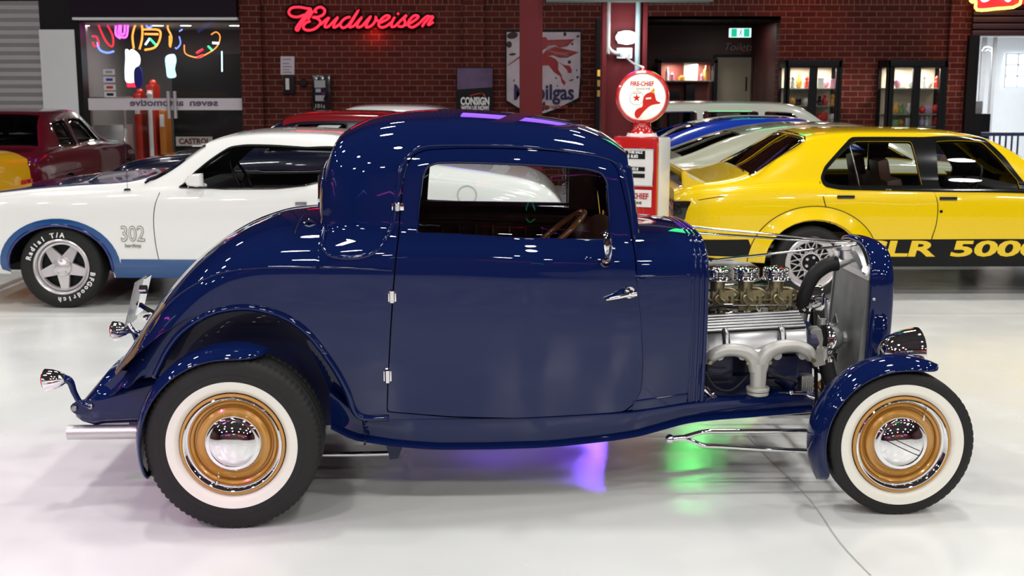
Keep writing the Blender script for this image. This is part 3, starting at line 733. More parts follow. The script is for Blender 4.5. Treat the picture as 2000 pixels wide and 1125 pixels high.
m.prism([(-.10, -.105), (.10, -.105), (.10, .105), (-.10, .105)], lambda a, b: Vector((-.625+b*.28, .20+a, .72+b)), lambda a, b: Vector((-.619+b*.28, .20+a, .72+b)))
m.build('number_plate', polished, rod)
m = MB(); m.prism([(-.10, -.06), (.02, -.06), (.02, .11), (-.10, .11)], lambda a, b: Vector((-.585+b*.28, .20+a, .73+b)), lambda a, b: Vector((-.579+b*.28, .20+a, .73+b))); m.tube([(-.60, .15, .72), (-.54, .12, .69), (-.48, .08, .67)], .012, 8); m.cyl((-.56, .05, .80), (-.53, .05, .80), .02); m.tube([(-.60, -.02, .66), (-.57, -.02, .62), (-.52, 0, .62)], .008)
m.box((-.60, .30, .625), (.02, .07, .02), .004); m.build('plate_bracket', chrome, rod)
m = MB(); m.lathe([(0, .028), (0, .031), (.3, .031), (.9, .031)], (-.75, -.47, .285), (1, 0, .003), 40); m.lathe([(0, .028), (.3, .027)], (-.749, -.47, .285), (1, 0, 0), 40)
m.build('exhaust_pipe', castal, rod)
m = MB(); m.lathe([(0, .028), (0, .031), (.3, .031), (.9, .031)], (-.75, .47, .285), (1, 0, .003), 40); m.build('exhaust_pipe', castal, rod)
# deck lid seam and hinge
m = MB(); q = [S1.ev(*S1.px(HF, x, y), 1, .001)[0] for x, y in [(577, 459), (580, 445), (590, 425), (603, 413)]]; m.tube(q, .0025, 6, 4); m.build('deck_seam', blackp, rod)
m = MB(); c, n = S1.ev(*S1.px(HF, 604, 437)); m.tube([c+Vector((-.02, 0, 0)), c+n*.012, c+Vector((.03, 0, .0))], .009, 8); m.build('deck_hinge', chrome, rod)

# ------------------------------------------------------------ radius rods and axles
for sd in (-1, 1):
    y = .50*sd
    m = MB(); 
    m.tube([(1.83, y, .24), (1.88, y, .255), (1.93, y, .266), (2.0, y, .266), (2.30, y, .264), (2.60, y, .262)], .0105, 10, 4)
    m.tube([(1.83, y, .24), (1.87, y, .225), (1.92, y, .205), (2.0, y, .20), (2.30, y, .178), (2.60, y, .17)], .0105, 10, 4)
    m.tube([(1.78, y, .235), (1.84, y, .24)], .013, 10, 1); m.sph((1.775, y, .235), .021, 16)
    m.build('front_radius_rod', chrome, rod)
    m = MB(); m.tube([(.05, y, .20), (.35, y, .185), (.60, y, .187)], .011, 10, 4); m.sph((.605, y, .185), .016, 14); m.build('rear_radius_rod', chrome, rod)
    m = MB(); m.prism([(.565, .27), (.665, .27), (.625, .17), (.592, .165)], lambda a, b: Vector((a, y+.02, b)), lambda a, b: Vector((a, y-.02, b))); m.build('radius_rod_bracket', navy, rod)
m = MB(); m.tube([(2.655, -.66, .31), (2.655, -.52, .25), (2.655, -.3, .21), (2.655, 0, .205), (2.655, .3, .21), (2.655, .52, .25), (2.655, .66, .31)], .022, 12); 
for sd in (-1, 1): m.cyl((2.655, sd*.60, .305), (2.655, sd*.64, .305), .13)
m.build('front_axle', chrome, rod)
m = MB(); m.cyl((2.52, -.5, .235), (2.52, .5, .235), .011); m.build('tie_rod', chrome, rod)
m = MB(); m.cyl((0, -.64, .338), (0, .64, .338), .045); m.sph((0, 0, .338), .15, 24, (1, .8, 1)); m.tube([(0.1, 0, .34), (.8, 0, .32), (1.5, 0, .33)], .035); m.build('rear_axle', blackp, rod)
m = MB(); m.sph((1.0, 0, .235), .02, 12); m.cyl((1.02, -.5, .25), (1.02, -.5, .228), .018); m.build('marker_lamp', redlens, rod)

# ------------------------------------------------------------ radiator, shell, headlamps
m = MB()
core = [[Vector((u0, y, z)) for y in (-.235, .235) ] for u0, z in ()]
vs = [(2.648, -.235, .33), (2.648, .235, .33), (2.688, .235, .935), (2.688, -.235, .935)]
bk = [(x+.055, y, z) for x, y, z in vs]
m.add(vs+bk, [(0, 1, 2, 3), (7, 6, 5, 4), (0, 3, 7, 4), (1, 5, 6, 2), (3, 2, 6, 7), (0, 4, 5, 1)])
for s_ in (-1, 1): m.loft([[(a+dx, s_*.24+dy, z) for dx, dy in ((-.006, -.008), (.06, -.008), (.06, .008), (-.006, .008))] for a, z in ((2.648, .33), (2.688, .94))])
m.build('radiator_core', radcore, rod)
m = MB(); m.loft([[(a-.008, -.25, z), (a-.008, .25, z), (a+.06, .25, z), (a+.06, -.25, z)] for a, z in ((2.683, .87), (2.688, .93))])
rings = []
for y in np.linspace(-.25, .25, 17):
    zt = 1.01-.12*(abs(y)/.25)**2.6; rings.append([(2.672, y, .90), (2.63+.03*(abs(y)/.25), y, max(.905, zt-.03)), (2.645+.02*(abs(y)/.25), y, zt), (2.74, y, zt), (2.75, y, .90)])
m.loft(rings); m.cyl((2.645, -.05, .94), (2.638, -.05, .985), .040, .038); m.cyl((2.638, -.05, .98), (2.635, -.05, 1.008), .052, .052, 32, .005)
m.cyl((2.60, -.04, .915), (2.66, -.04, .945), .03); m.cyl((2.70, -.246, .79), (2.70, -.27, .79), .008); m.sph((2.70, -.27, .79), .010, 12)
m.build('radiator_tank', brightal, rod)
def shell_out(s_):
    pts = [(.0, 1.032), (.09, 1.029), (.17, 1.012), (.23, .972), (.265, .91), (.275, .84), (.275, .70), (.262, .55), (.25, .42), (.24, .33)]
    q = cr([(a, b, 0) for a, b in pts], 4); q = [(p.x, p.y) for p in q]; full_ = q[::-1]+[(-a, b) for a, b in q[1:]]
    return [((a)*s_, .33+(b-.33)*(1-(1-s_)*.6)) for a, b in full_]
m = MB(); rings = []
for u, s_ in ((2.692, .955), (2.692, .985), (2.697, 1.0), (2.72, 1.004), (2.735, .995), (2.742, 1.0), (2.775, .985), (2.795, .955), (2.803, .91), (2.80, .86), (2.76, .84)):
    o = shell_out(s_); rings.append([Vector((u-.014+(z-.33)*.012, y, z)) for y, z in o])
m.loft(rings, cap=False, closed=False); m.build('radiator_shell', navy, rod, 60)
m = MB()
for k in range(-9, 10): m.tube([(2.77, k*.022, .36), (2.785, k*.022, 1.0-.10*(abs(k)/9)**2)], .003, 6, 1)
m.build('grille', chrome, rod); rod.children[-1]
m = MB(); m.tube([(2.665, -.03, 1.01), (2.69, -.12, .965), (2.70, -.21, .90), (2.69, -.255, .86)], .008, 8); m.build('overflow_hose', hose, rod)
def headlamp(c, k=1.0):
    m = MB(); ax = Vector((1, 0, .03)); c = Vector(c)
    m.lathe([(-.10*k, 0), (-.097*k, .018*k), (-.085*k, .04*k), (-.055*k, .064*k), (-.01*k, .082*k), (.035*k, .089*k), (.045*k, .092*k), (.055*k, .092*k), (.06*k, .086*k)], c, ax, 48)
    o = m.build('headlamp', chrome, rod)
    m = MB(); m.lathe([(.052*k, .088*k), (.066*k, .06*k), (.072*k, 0)], c, ax, 40); m.build('headlamp_lens', lensg, o)
    m = MB(); m.tube([c+Vector((-.02, 0, -.07*k)), c+Vector((-.03, .0, -.14)), c+Vector((-.04, .05*(1 if c.y < 0 else -1), -.20))], .014, 8); m.build('headlamp_bracket', chrome, rod)
headlamp((2.79, -.42, .588), 1.12); headlamp((2.655, .50, .655), .72)

# ------------------------------------------------------------ engine
eng = thing('engine', '', '', (0, 0, 0)); [eng.__delitem__(k) for k in ('label', 'category')]; eng.parent = rod
E = lambda x, y, v: HF.P(x, y, v)
m = MB(); sec = [(-.30, .60), (-.20, .53), (-.21, .42), (-.14, .36), (-.12, .26), (.12, .26), (.14, .36), (.21, .42), (.20, .53), (.30, .60), (.16, .66), (-.16, .66)]
m.loft([[(u, y, z) for y, z in sec] for u in (1.93, 2.46)])
m.box((2.02, -.27, .50), (.12, .10, .11), .02); m.box((2.30, -.27, .50), (.14, .10, .10), .02); m.box((2.1, -.2, .40), (.3, .12, .1), .03); m.cyl((2.3, -.26, .455), (2.36, -.30, .42), .045)
m.build('engine_block', navy_rough, eng, 30)
def valve_cover(sd):
    m = MB(); u0, u1 = 1.925, 2.405
    def sec(e):  # e shrink
        return [(-.345+e*.5, .575+e*.4), (-.338+e, .600+e*.2), (-.322+e, .648-e*.5), (-.302+e, .668-e), (-.175, .712-e), (-.160-e, .705-e), (-.150-e, .63)]
    rings = []
    for u, e in ((u0, .014), (u0+.006, .004), (u0+.014, 0), (u1-.014, 0), (u1-.006, .004), (u1, .014)):
        tilt = (u-2.17)*.045; rings.append([Vector((u, y*sd*-1*-1 if sd > 0 else -y, z+tilt)) for y, z in sec(e)])
    m.loft(rings)
    for k in range(6):
        t = .04+k*.18; y = -.302+.127*t*1.02; z = .668+.044*t
        m.tube([Vector((u, y*sd, z+(u-2.17)*.045)) for u in (u0+.01, u1-.01)], .0062, 8, 1)
    g_ = MB()  # black tubes standing in for the shade between the ribs
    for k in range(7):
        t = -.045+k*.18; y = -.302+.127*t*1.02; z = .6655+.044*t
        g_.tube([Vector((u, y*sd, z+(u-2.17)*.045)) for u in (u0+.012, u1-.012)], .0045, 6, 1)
    # flange
    m.loft([[Vector((u, y*sd, z+(u-2.17)*.045)) for y, z in [(-.365, .565), (-.360, .578), (-.33, .59), (-.33, .56)]] for u in (u0-.004, u1+.004)])
    for uu in (2.04, 2.285):
        m.tube([Vector((uu, y*sd, z+(uu-2.17)*.045)) for y, z in [(-.365, .572), (-.352, .60), (-.336, .64), (-.318, .660), (-.305, .665)]], .016, 12, 4)
        m.cyl((uu, -.365*sd, .57+(uu-2.17)*.045), (uu, -.36*sd, .60), .010)
    o = m.build('valve_cover', polished, eng, 35); g_.build('fin_groove_shade', blackp, o)
    return o
valve_cover(1); valve_cover(-1)
def manifold(sd):
    y = -.405*sd; m = MB()
    pts = [(1.955, .548), (1.975, .578), (2.02, .596), (2.07, .597), (2.115, .585), (2.145, .555), (2.160, .51)]
    m.tube([(u, y+.03*sd*(i < 1), z) for i, (u, z) in enumerate(pts)], .027, 16, 6, rr=(.024, .027, .027, .028, .030, .032, .034))
    pts = [(2.40, .558), (2.38, .590), (2.335, .612), (2.28, .613), (2.225, .598), (2.19, .562), (2.172, .51)]
    m.tube([(u, y+.03*sd*(i < 1), z) for i, (u, z) in enumerate(pts)], .027, 16, 6, rr=(.024, .027, .027, .028, .030, .032, .034))
    m.tube([(2.166, y, .54), (2.168, y, .48), (2.168, y, .43)], .036, 18, 4, rr=(.040, .035, .033))
    m.cyl((2.168, y, .435), (2.168, y, .418), .050, seg=24, bev=.003); m.cyl((2.168, y, .415), (2.168, y, .400), .047, seg=24, bev=.003)
    for a in (2.0, 2.10, 2.25, 2.36): m.tube([(a, y+.005*sd, .57), (a, y+.06*sd, .575)], .02, 10, 1)
    o = m.build('exhaust_manifold', manif, eng)
    m = MB(); m.tube([(2.165, y, .405), (2.155, y+.01*sd, .36), (2.13, y+.05*sd, .33), (2.0, y+.1*sd, .30), (1.7, y+.1*sd, .285)], .032, 14, 6); m.build('header_pipe', castal, eng)
    m = MB()
    for (a, b) in ((1.955, .548), (2.402, .553), (2.118, .545), (2.212, .545)):
        m.cyl((a, y-.024*sd, b), (a, y-.005*sd, b), .009, seg=6)
    m.build('manifold_bolts', dichrom, eng)
manifold(1); manifold(-1)
# carburettors with their chrome air cleaners
def carb(u):
    c = thing('carburettor', '', '', (0, 0, 0)); [c.__delitem__(k) for k in ('label', 'category')]; c.parent = eng
    m = MB(); m.cyl((u, 0, .842), (u, 0, .79), .036, .034, 28); m.cyl((u, 0, .795), (u, 0, .785), .044, seg=24)
    m.box((u+.045, -.01, .755), (.055, .05, .075), .008); m.box((u+.085, .01, .745), (.05, .045, .035), .008); m.box((u, 0, .755), (.06, .075, .07), .006); m.box((u+.03, 0, .748), (.15, .085, .008), .003)
    m.tube([(u+.02, -.01, .80), (u+.06, -.02, .797), (u+.09, -.02, .775), (u+.088, -.02, .75)], .007, 8); m.box((u, 0, .71), (.075, .08, .025), .004)
    m.cyl((u-.005, -.05, .73), (u-.005, .05, .73), .006); m.tube([(u-.005, -.05, .775), (u-.02, -.055, .755), (u+.005, -.056, .725), (u-.005, -.055, .695)], .0055, 8)
    m.tube([(u+.0, -.052, .80), (u+.0, -.056, .765), (u+.022, -.056, .745)], .005, 8); m.sph((u, -.052, .772), .008, 10); m.sph((u+.045, -.038, .715), .009, 10)
    m.cyl((u+.06, -.03, .715), (u+.06, -.03, .765), .017, seg=14)
    for dx, dy in ((-.03, -.03), (.03, -.03), (.06, -.03)): m.cyl((u+dx, dy, .70), (u+dx, dy, .725), .005, seg=6)
    m.build('carburettor_body', dichrom, c, 35)
    m = MB(); m.box((u, 0, .69), (.10, .10, .02), .004); m.cyl((u, 0, .70), (u, 0, .64), .042, seg=24); m.build('carburettor_spacer', blackp, c)
    m = MB(); N_ = 72
    m.lathe([(0, .052), (.002, .060), (.006, .060), (.010, .054), (.013, .0535), (.018, .051), (.023, .0535), (.029, .051), (.034, .0535), (.040, .051), (.045, .0535), (.050, .0525), (.056, .048), (.058, .042), (.056, .03), (.058, .012), (.064, .008), (.066, 0)], (u, 0, .835), (0, 0, 1), N_, lambda i, k, r: (r-.004*(i % 6 < 2) if k in (5, 7, 9) else r)*1.13)
    m.build('air_cleaner', chrome, c, 50)
for u in (2.066, 2.195, 2.335): carb(u)
m = MB(); m.box((2.2, 0, .655), (.42, .22, .06), .02)
for u in (2.066, 2.195, 2.335):
    m.cyl((u, 0, .70), (u, 0, .62), .052, .06, 24)
    for s_ in (-1, 1): m.tube([(u-.03, 0, .655), (u-.04, s_*.08, .655), (u-.05, s_*.16, .63)], .028, 12, 5); m.tube([(u+.03, 0, .655), (u+.04, s_*.08, .655), (u+.05, s_*.16, .63)], .028, 12, 5)
m.cyl((2.44, -.04, .65), (2.44, -.04, .72), .032); m.cyl((2.13, -.06, .68), (2.13, -.06, .71), .02); m.cyl((2.27, -.07, .68), (2.27, -.07, .715), .016)
m.build('intake_manifold', castal, eng, 35)
m = MB(); m.cyl((2.0, -.05, .728), (2.40, -.05, .728), .005); m.cyl((2.05, .06, .80), (2.36, .06, .80), .005); m.tube([(2.0, -.09, .685), (2.1, -.1, .70), (2.2, -.1, .69)], .007); m.build('throttle_linkage', chrome, eng)
# wires and plugs
m = MB()
for a, b, c_ in (((1.93, -.1, .68), (2.03, -.12, .735), (2.13, -.07, .72)), ((1.95, -.12, .645), (2.03, -.12, .69), (2.10, -.10, .66)), ((1.95, -.1, .70), (2.0, -.14, .66), (2.08, -.14, .64)), ((2.05, -.1, .72), (2.055, -.12, .67), (2.06, -.14, .63)), ((2.33, -.1, .66), (2.40, -.09, .705), (2.48, -.06, .69))):
    m.tube([a, b, c_], .0075, 8, 6)
m.tube([(1.94, -.40, .50), (2.0, -.39, .485), (2.06, -.36, .49)], .006); m.tube([(1.94, -.40, .50), (1.98, -.42, .44), (2.05, -.42, .425), (2.13, -.38, .48)], .006); m.tube([(2.20, -.38, .50), (2.26, -.4, .48), (2.34, -.4, .455)], .007)
m.build('ignition_leads', hose, eng)
m = MB(); m.tube([(2.60, -.045, .915), (2.55, -.05, .905), (2.49, -.06, .86), (2.455, -.06, .78), (2.445, -.05, .71)], .033, 14, 8, rr=(.034, .034, .033, .031, .029)); 
m.build('radiator_hose', hose, eng)
m = MB(); m.tube([(2.52, -.20, .50), (2.53, -.21, .45), (2.55, -.22, .40), (2.60, -.22, .36), (2.66, -.20, .35)], .034, 14, 8); m.build('lower_hose', hose, eng)
m = MB(); m.cyl((2.52, -.20, .50), (2.52, -.20, .512), .038, seg=24); m.cyl((2.455, -.05, .705), (2.445, -.05, .715), .032, seg=20); m.build('hose_clamp', chrome, eng)
m = MB()
q = [E(x, y, -.22) for x, y in [(1580, 648), (1585, 640), (1602, 640), (1606, 660), (1602, 690), (1612, 710), (1590, 716), (1580, 700), (1586, 670)]]
m.prism([(p.x, p.z) for p in q], lambda a, b: Vector((a, -.24, b)), lambda a, b: Vector((a, -.17, b)), .004); m.cyl((2.50, -.20, .50), (2.50, -.20, .56), .03); m.cyl((2.47, -.26, .56), (2.47, -.2, .56), .012); m.cyl((2.50, -.20, .665), (2.50, -.20, .69), .016)
m.build('water_pump', castal, eng)
m = MB(); m.lathe([(0, .02), (0, .07), (.02, .075), (.045, .068), (.07, .05), (.085, .03), (.10, .028), (.105, 0)], (2.53, -.12, .585), (1, 0, 0), 32); m.build('alternator', chrome, eng)
m = MB(); m.tube([(2.525, -.15+.0*t, .0) for t in (0,)] + [(2.525, -.15, .66), (2.53, -.14, .45), (2.53, -.05, .42), (2.53, .05, .45), (2.525, .02, .68)], .009, 8, 6, True, flat=.6); m.build('fan_belt', hose, eng)
m = MB(); m.cyl((2.56, 0, .50), (2.59, 0, .50), .05)
for k in range(6):
    t = k*PI/3+.3; m.box((2.585, .10*math.cos(t), .56+.10*math.sin(t)), (.006, .05, .15), .002, (t-PI/2, 0, 0))
m.build('fan', polished, eng)
m = MB(); c = E(1572, 752, -.28)
m.box(c, (.055, .07, .10), .012)
for k in range(6): m.box(c+Vector((-.024+k*.0095, -.035, 0)), (.004, .012, .10), .001)
m.build('finned_fuel_pump', castal, eng, 30)
m = MB(); m.box(E(1530, 780, -.30), (.12, .14, .09), .01); m.build('motor_mount', navy, eng)
m = MB(); a = E(1360, 742, -.42); b = E(1392, 778, -.42); c_ = E(1445, 800, -.42)
m.cyl(a, b, .013); m.cyl(a+(b-a)*.45, a+(b-a)*.65, .02); m.cyl(b-(b-a)*.12, b+(b-a)*.16, .022); m.sph(b, .021, 12); m.cyl(b, c_, .010); m.tube([E(1360, 776, -.42), E(1378, 777, -.42), E(1395, 768, -.42)], .008); m.tube([E(1362, 790, -.40), E(1395, 790, -.40), E(1430, 797, -.40)], .009)
m.build('steering_shaft', chrome, rod)
m = MB(); m.tube([E(1520, 768, -.40), E(1560, 770, -.40), E(1590, 778, -.40)], .006); m.tube([E(1545, 768, -.42), E(1575, 768, -.42)], .009, 8, 1); m.sph(E(1545, 767, -.42), .011); m.box(E(1420, 775, -.30), (.08, .01, .018), .002)
m.build('brake_line', chrome, rod)
# support rods from the cowl to the radiator
m = MB(); m.cyl((1.95, -.12, 1.066), (2.66, -.04, 1.005), .0055); m.cyl((1.95, -.40, .985), (2.655, -.06, 1.0), .0055); m.cyl((1.95, .12, 1.066), (2.66, .04, 1.005), .0055)
m.build('support_rod', chrome, rod)
# firewall
m = MB(); o = [(S3.ev(1.93, S3.arc[-1]*k/30, 1, -.02)[0]) for k in range(31)]; pl = [(p.y, p.z) for p in o]+[(-p.y, p.z) for p in o[::-1]]
m.prism(pl, lambda a, b: Vector((1.90, a, b)), lambda a, b: Vector((1.895, a, b))); m.build('firewall', navy, rod)
# ============================================================ THE OTHER CARS
yellow = mat('yellow_car_paint', (0.90, 0.62, 0.0), 0.22, 0, 1.0, spec=.3)
carwhite = mat('white_car_paint', (0.84, 0.84, 0.82), 0.22, 0, 1.0, spec=.3)
stripe = mat('blue_stripe_paint', (0.007, 0.070, 0.235), 0.22, 0, 1.0, spec=.3)
hoodblue = mat('dark_blue_paint', (0.01, 0.025, 0.16), 0.15, 0, 1.0, spec=.3)
olive = mat('sage_green_paint', (0.42, 0.43, 0.33), 0.22, 0, 1.0, spec=.3)
blue = mat('bright_blue_paint', (0.01, 0.045, 0.42), 0.2, 0, 1.0, spec=.3)
redp = mat('dark_red_paint', (0.19, 0.008, 0.012), 0.2, 0, 1.0, spec=.3)
maroon = mat('maroon_paint', (0.10, 0.004, 0.012), 0.2, 0, 1.0, spec=.3)
creamp = mat('cream_paint', (0.66, 0.68, 0.58), 0.25, 0, 0.8)
silver = mat('silver_wheel_paint', (0.70, 0.67, 0.68), 0.28, 0.6, .3)
seatblk = mat('black_vinyl', (0.014, 0.014, 0.015), 0.4)
amber = mat('amber_lens', (0.42, 0.10, 0.03), 0.15, 0, .6)
letterw = mat('white_lettering', (0.8, 0.8, 0.8), 0.5)
letteryel = yellow

def ck(W, zs, zb, zt, wr):
    D = zt-zb; h = zb-zs
    return [(W-.06, zs), (W-.014, zs+.2*h), (W, zs+.55*h), (W-.012, zs+.84*h), (W-.045, zb), ((W-.06)*.82+wr*.18, zb+.10*D), ((W-.06)*.42+wr*.58+.01, zb+.50*D), (wr+.006, zb+.86*D), (wr*.88, zb+.96*D), (wr*.48, zb+.992*D), (0, zt)]
def cLoft(st, nu=110): return Loft([s[0] for s in st], [ck(*s[1:]) for s in st], nu=nu, nt=90, sm=1.7, smu=1.5)
def AK(S, k): return float(S.arc[int(round(k/(S.K-1)*(S.nt-1)))])
def star_wheel(parent, c, R, hw, rb, kind, sd=1):
    ax = Vector((0, -sd, 0)); c = Vector(c)
    w_ = bpy.data.objects.new('wheel', None); C.objects.link(w_); w_.parent = parent; w_.empty_display_size = .1
    pr = [(hw*.6, rb-.01), (hw*.85, rb), (hw, rb+.03), (hw*.99, R-.03), (hw*.88, R-.008), (hw*.6, R), (0, R)]; pr = pr+[(-h, r) for h, r in pr[::-1][1:]]
    m = MB(); m.lathe(pr, c, ax, 72); ty = m.build('tyre', rubber, w_, 50)
    m = MB(); m.lathe([(hw*.9, rb+.004), (hw*.95, rb-.004), (hw*.9, rb-.014), (hw*.4, rb-.022), (hw*.1, rb-.03), (-hw, rb-.03)], c, ax, 72); e = hw*.72
    if kind == 'star':
        m.lathe([(e-.03, rb-.02), (e-.01, rb-.025), (e-.012, rb-.04), (e-.04, rb-.045)], c, ax, 60)
        for k in range(5):
            a = math.radians(272+72*k); d = Vector((math.cos(a), 0, math.sin(a))); q = Vector((-d.z, 0, d.x))
            m.prism([(.03, -.052), (.03, .052), (rb-.03, .028), (rb-.03, -.028)], lambda x, y: c+ax*(e-.004-.012*(x > .1))+d*x+q*y, lambda x, y: c+ax*(e-.05)+d*x+q*y, .004)
        m.lathe([(e-.06, .078), (e, .076), (e+.012, .07), (e+.016, .045), (e+.02, .04), (e+.026, 0)], c, ax, 40)
        for k in range(5): a = math.radians(308+72*k); p = c+ax*(e+.012)+Vector((math.cos(a)*.056, 0, math.sin(a)*.056)); m.cyl(p, p+ax*.018, .011, seg=6)
    elif kind == 'mesh':
        m.lathe([(hw*.5, rb-.02), (hw*.48, rb-.045), (hw*.42, rb-.05)], c, ax, 60)
        for k in range(14):
            for s_ in (-1, 1):
                a = 2*PI*k/14; b = a+s_*.42; p = c+ax*(e-.02)+Vector((math.cos(a)*.075, 0, math.sin(a)*.075)); q = c+ax*(hw*.46)+Vector((math.cos(b)*(rb-.045), 0, math.sin(b)*(rb-.045))); m.cyl(p, q, .0055, seg=6)
        m.lathe([(e-.05, .082), (e-.02, .083), (e-.01, .078), (e-.012, .07)], c, ax, 40)
        for k in range(5): a = 1.2+2*PI*k/5; p = c+ax*(e-.01)+Vector((math.cos(a)*.045, 0, math.sin(a)*.045)); m.cyl(p, p+ax*.02, .011, seg=10)
    else:
        m.lathe([(e-.01, rb-.02), (e-.02, rb-.06), (e, rb-.09), (e, .05), (e+.02, .04), (e+.02, 0)], c, ax, 40)
    m.build('wheel_rim', silver, w_, 35)
    m = MB(); m.lathe([(e-.06, rb-.04), (e-.065, 0)], c, ax, 32)
    if kind == 'mesh': m.lathe([(e-.03, .08), (e-.025, .03), (e-.01, 0)], c, ax, 30)
    m.build('brake_disc', blackp, w_)
    return w_
def arc_text(mb, txt, c, r, a0, da, size, y, flip=False, bold=.002):
    for i, ch in enumerate(txt):
        if ch == ' ': continue
        a = math.radians(a0+da*i); rot = a-PI/2+(PI if flip else 0)
        M = Matrix.Translation((c[0]+r*math.cos(a), y, c[2]+r*math.sin(a))) @ FACE @ Matrix.Rotation(rot, 4, 'Z')
        add_text(mb, ch, size, M, depth=.001, bold=bold)

def car_body(S, parent, paint, holes, arches, top_holes, usp, zcut=None, sp=.04):
    """shell with window openings (u,z), wheel arches and openings in the top (u,a)"""
    H = [rcorner([(u, S.a_of_z(u, z)) for u, z in h], .03, 3) for h in holes]
    T = [rcorner(t, .04, 3) if False else t for t in top_holes]
    u0, u1 = usp; m = MB()
    lo = []
    pts = []
    arcs = []
    for (cu, cz, ra, rz) in arches:
        arcs.append((cu, [(cu-ra*math.cos(t), cz+rz*math.sin(t)) for t in np.linspace(.0, PI, 15)]))
    o = [(u0, 0)]
    for cu, ar in sorted(arcs):
        o.append((max(ar[0][0], u0+.001), 0))
        o += [(u, S.a_of_z(u, z)) for u, z in ar if u0 < u < u1]
        o.append((min(ar[-1][0], u1-.001), 0))
    o += [(u1, 0), (u1, S.arc[-1]), (u0, S.arc[-1])]
    q = [o[0]]
    for p in o[1:]:
        if math.hypot(p[0]-q[-1][0], p[1]-q[-1][1]) > .004: q.append(p)
    for sd in (1, -1): panel(m, S, q, H+T, sp, sd, flange=.008)
    b = m.build('body_shell', paint, parent)
    if H:
        m = MB(); uu = [p[0] for h in H for p in h]+[p[0] for t in T for p in t]; zb_ = min(z for h in holes for u, z in h)
        U0, U1 = min(uu)-.06, max(uu)+.06
        for sd in (1, -1):
            lo_ = [(u, S.a_of_z(u, zb_-.12)) for u in np.linspace(U0, U1, 9)]
            panel(m, S, lo_+[(U1, S.arc[-1]), (U0, S.arc[-1])], H+T, .09, sd, off=-.034, flange=.0)
        m.build('cabin_lining', seatblk, parent)
    m = MB()
    for sd in (1, -1):
        for h in H: panel(m, S, h, [], .10, sd, off=-.022, flange=0)
    if H: m.build('side_windows', glass, parent)
    for nm, t in zip(('windshield', 'rear_window', 'roof_window'), T):
        m = MB()
        for sd in (1, -1): panel(m, S, [(u, min(a, S.arc[-1])) for u, a in t], [], .10, sd, off=-.012, flange=0)
        m.build(nm, darkglass if nm != 'windshield' else glass, parent)
    # closed ends
    m = MB()
    for i in (0, -1):
        pr = [(-p[1], p[2]) for p in S.G[i, ::4]]; pr[-1] = (0, S.G[i, -1, 2]); pl = pr+[(-a, b_) for a, b_ in pr[::-1][1:]]
        uu = float(S.u[i]); d = .012 if i == 0 else -.012
        m.prism(pl, lambda a, b_: Vector((uu, a, b_)), lambda a, b_: Vector((uu+d, a, b_)))
    m.build('end_panel', paint, parent)
    m = MB()
    for cu, cz, ra, rz in arches:
        for sd in (1, -1):
            vs = [(cu-ra*1.02*math.cos(t), y, cz+rz*1.02*math.sin(t)) for y in (-.85*sd, -.45*sd) for t in np.linspace(0, PI, 13)]
            m.add(vs, [(i, i+1, 14+i, 13+i) for i in range(12)]); m.add([(cu+ra*1.02*math.cos(t), -.45*sd, cz+rz*1.02*math.sin(t)) for t in np.linspace(0, PI, 13)], [tuple(range(13))])
    m.build('wheel_well', blackp, parent)
    m = MB(); zs = S.G[len(S.u)//2, 0, 2]; m.bb(u0+.15, u1-.15, -.44, .44, zs-.01, zs+.10, .03); m.bb(arches[0][0]+.45, arches[-1][0]-.45, -.80, .80, zs, zs+.06, .02)
    m.build('underbody', blackp, parent)
    return b
def strip(mb, S, pts, r=.003, sd=1, off=0.0): mb.tube([S.ev(u, a, sd, off)[0] for u, a in pts], r, 6, 3)
def seat(parent, u, y, z, mt, w=.5, h=.55, lean=-.2, head=True):
    m = MB(); m.box((u, y, z), (.5, w, .16), .05); m.box((u-.24+lean*.2, y, z+h*.5), (.14, w, h), .06, (0, lean, 0))
    if head: m.box((u-.27+lean*.6, y, z+h+.06), (.10, w*.55, .17), .04, (0, lean, 0))
    return m.build('seat', mt, parent)

# ------------------------------------------------------------ white coupe with blue stripes
FF = Frame((-3.44, 10.15), 0)
fal = thing('coupe', 'white two-door coupe with blue bonnet and blue lower band, numbered 302 on the fender', 'car', (-3.44, 10.15, 0))
st = [(-.90, .78, .32, .60, .68, .64), (-.84, .84, .28, .74, .80, .70), (-.37, .905, .26, .855, .895, .78), (.06, .925, .25, .885, .935, .80), (.50, .93, .235, .90, .962, .80), (.64, .93, .235, .905, .99, .78), (.83, .93, .235, .908, 1.10, .72), (1.09, .93, .235, .912, 1.27, .64), (1.27, .93, .235, .915, 1.318, .61), (1.6, .93, .235, .92, 1.338, .59), (2.0, .935, .235, .945, 1.325, .58), (2.35, .945, .24, .975, 1.25, .59), (2.7, .955, .25, .985, 1.115, .66), (3.0, .95, .26, .965, 1.07, .74), (3.36, .94, .27, .92, 1.02, .76), (3.66, .92, .32, .84, .95, .76), (3.84, .87, .38, .68, .80, .74), (3.88, .83, .42, .60, .70, .70)]
SF = cLoft(st, 130)
zP = lambda S, pts: [(u, S.a_of_z(u, z)) for u, z in pts]
wf = [(p.x, p.z) for p in []]
def uz(S, fr, pts):
    out = []
    for u, a in S.pxs(fr, pts): out.append((u, S.ev(u, a)[0].z))
    return out
wh = uz(SF, FF, [(348, 367), (380, 338), (407, 316), (430, 300), (450, 288), (480, 284), (540, 285), (600, 289)])+[(2.05, 1.215), (2.22, 1.185), (2.36, 1.02), (2.0, .965)]+uz(SF, FF, [(600, 362), (540, 368), (440, 369)])
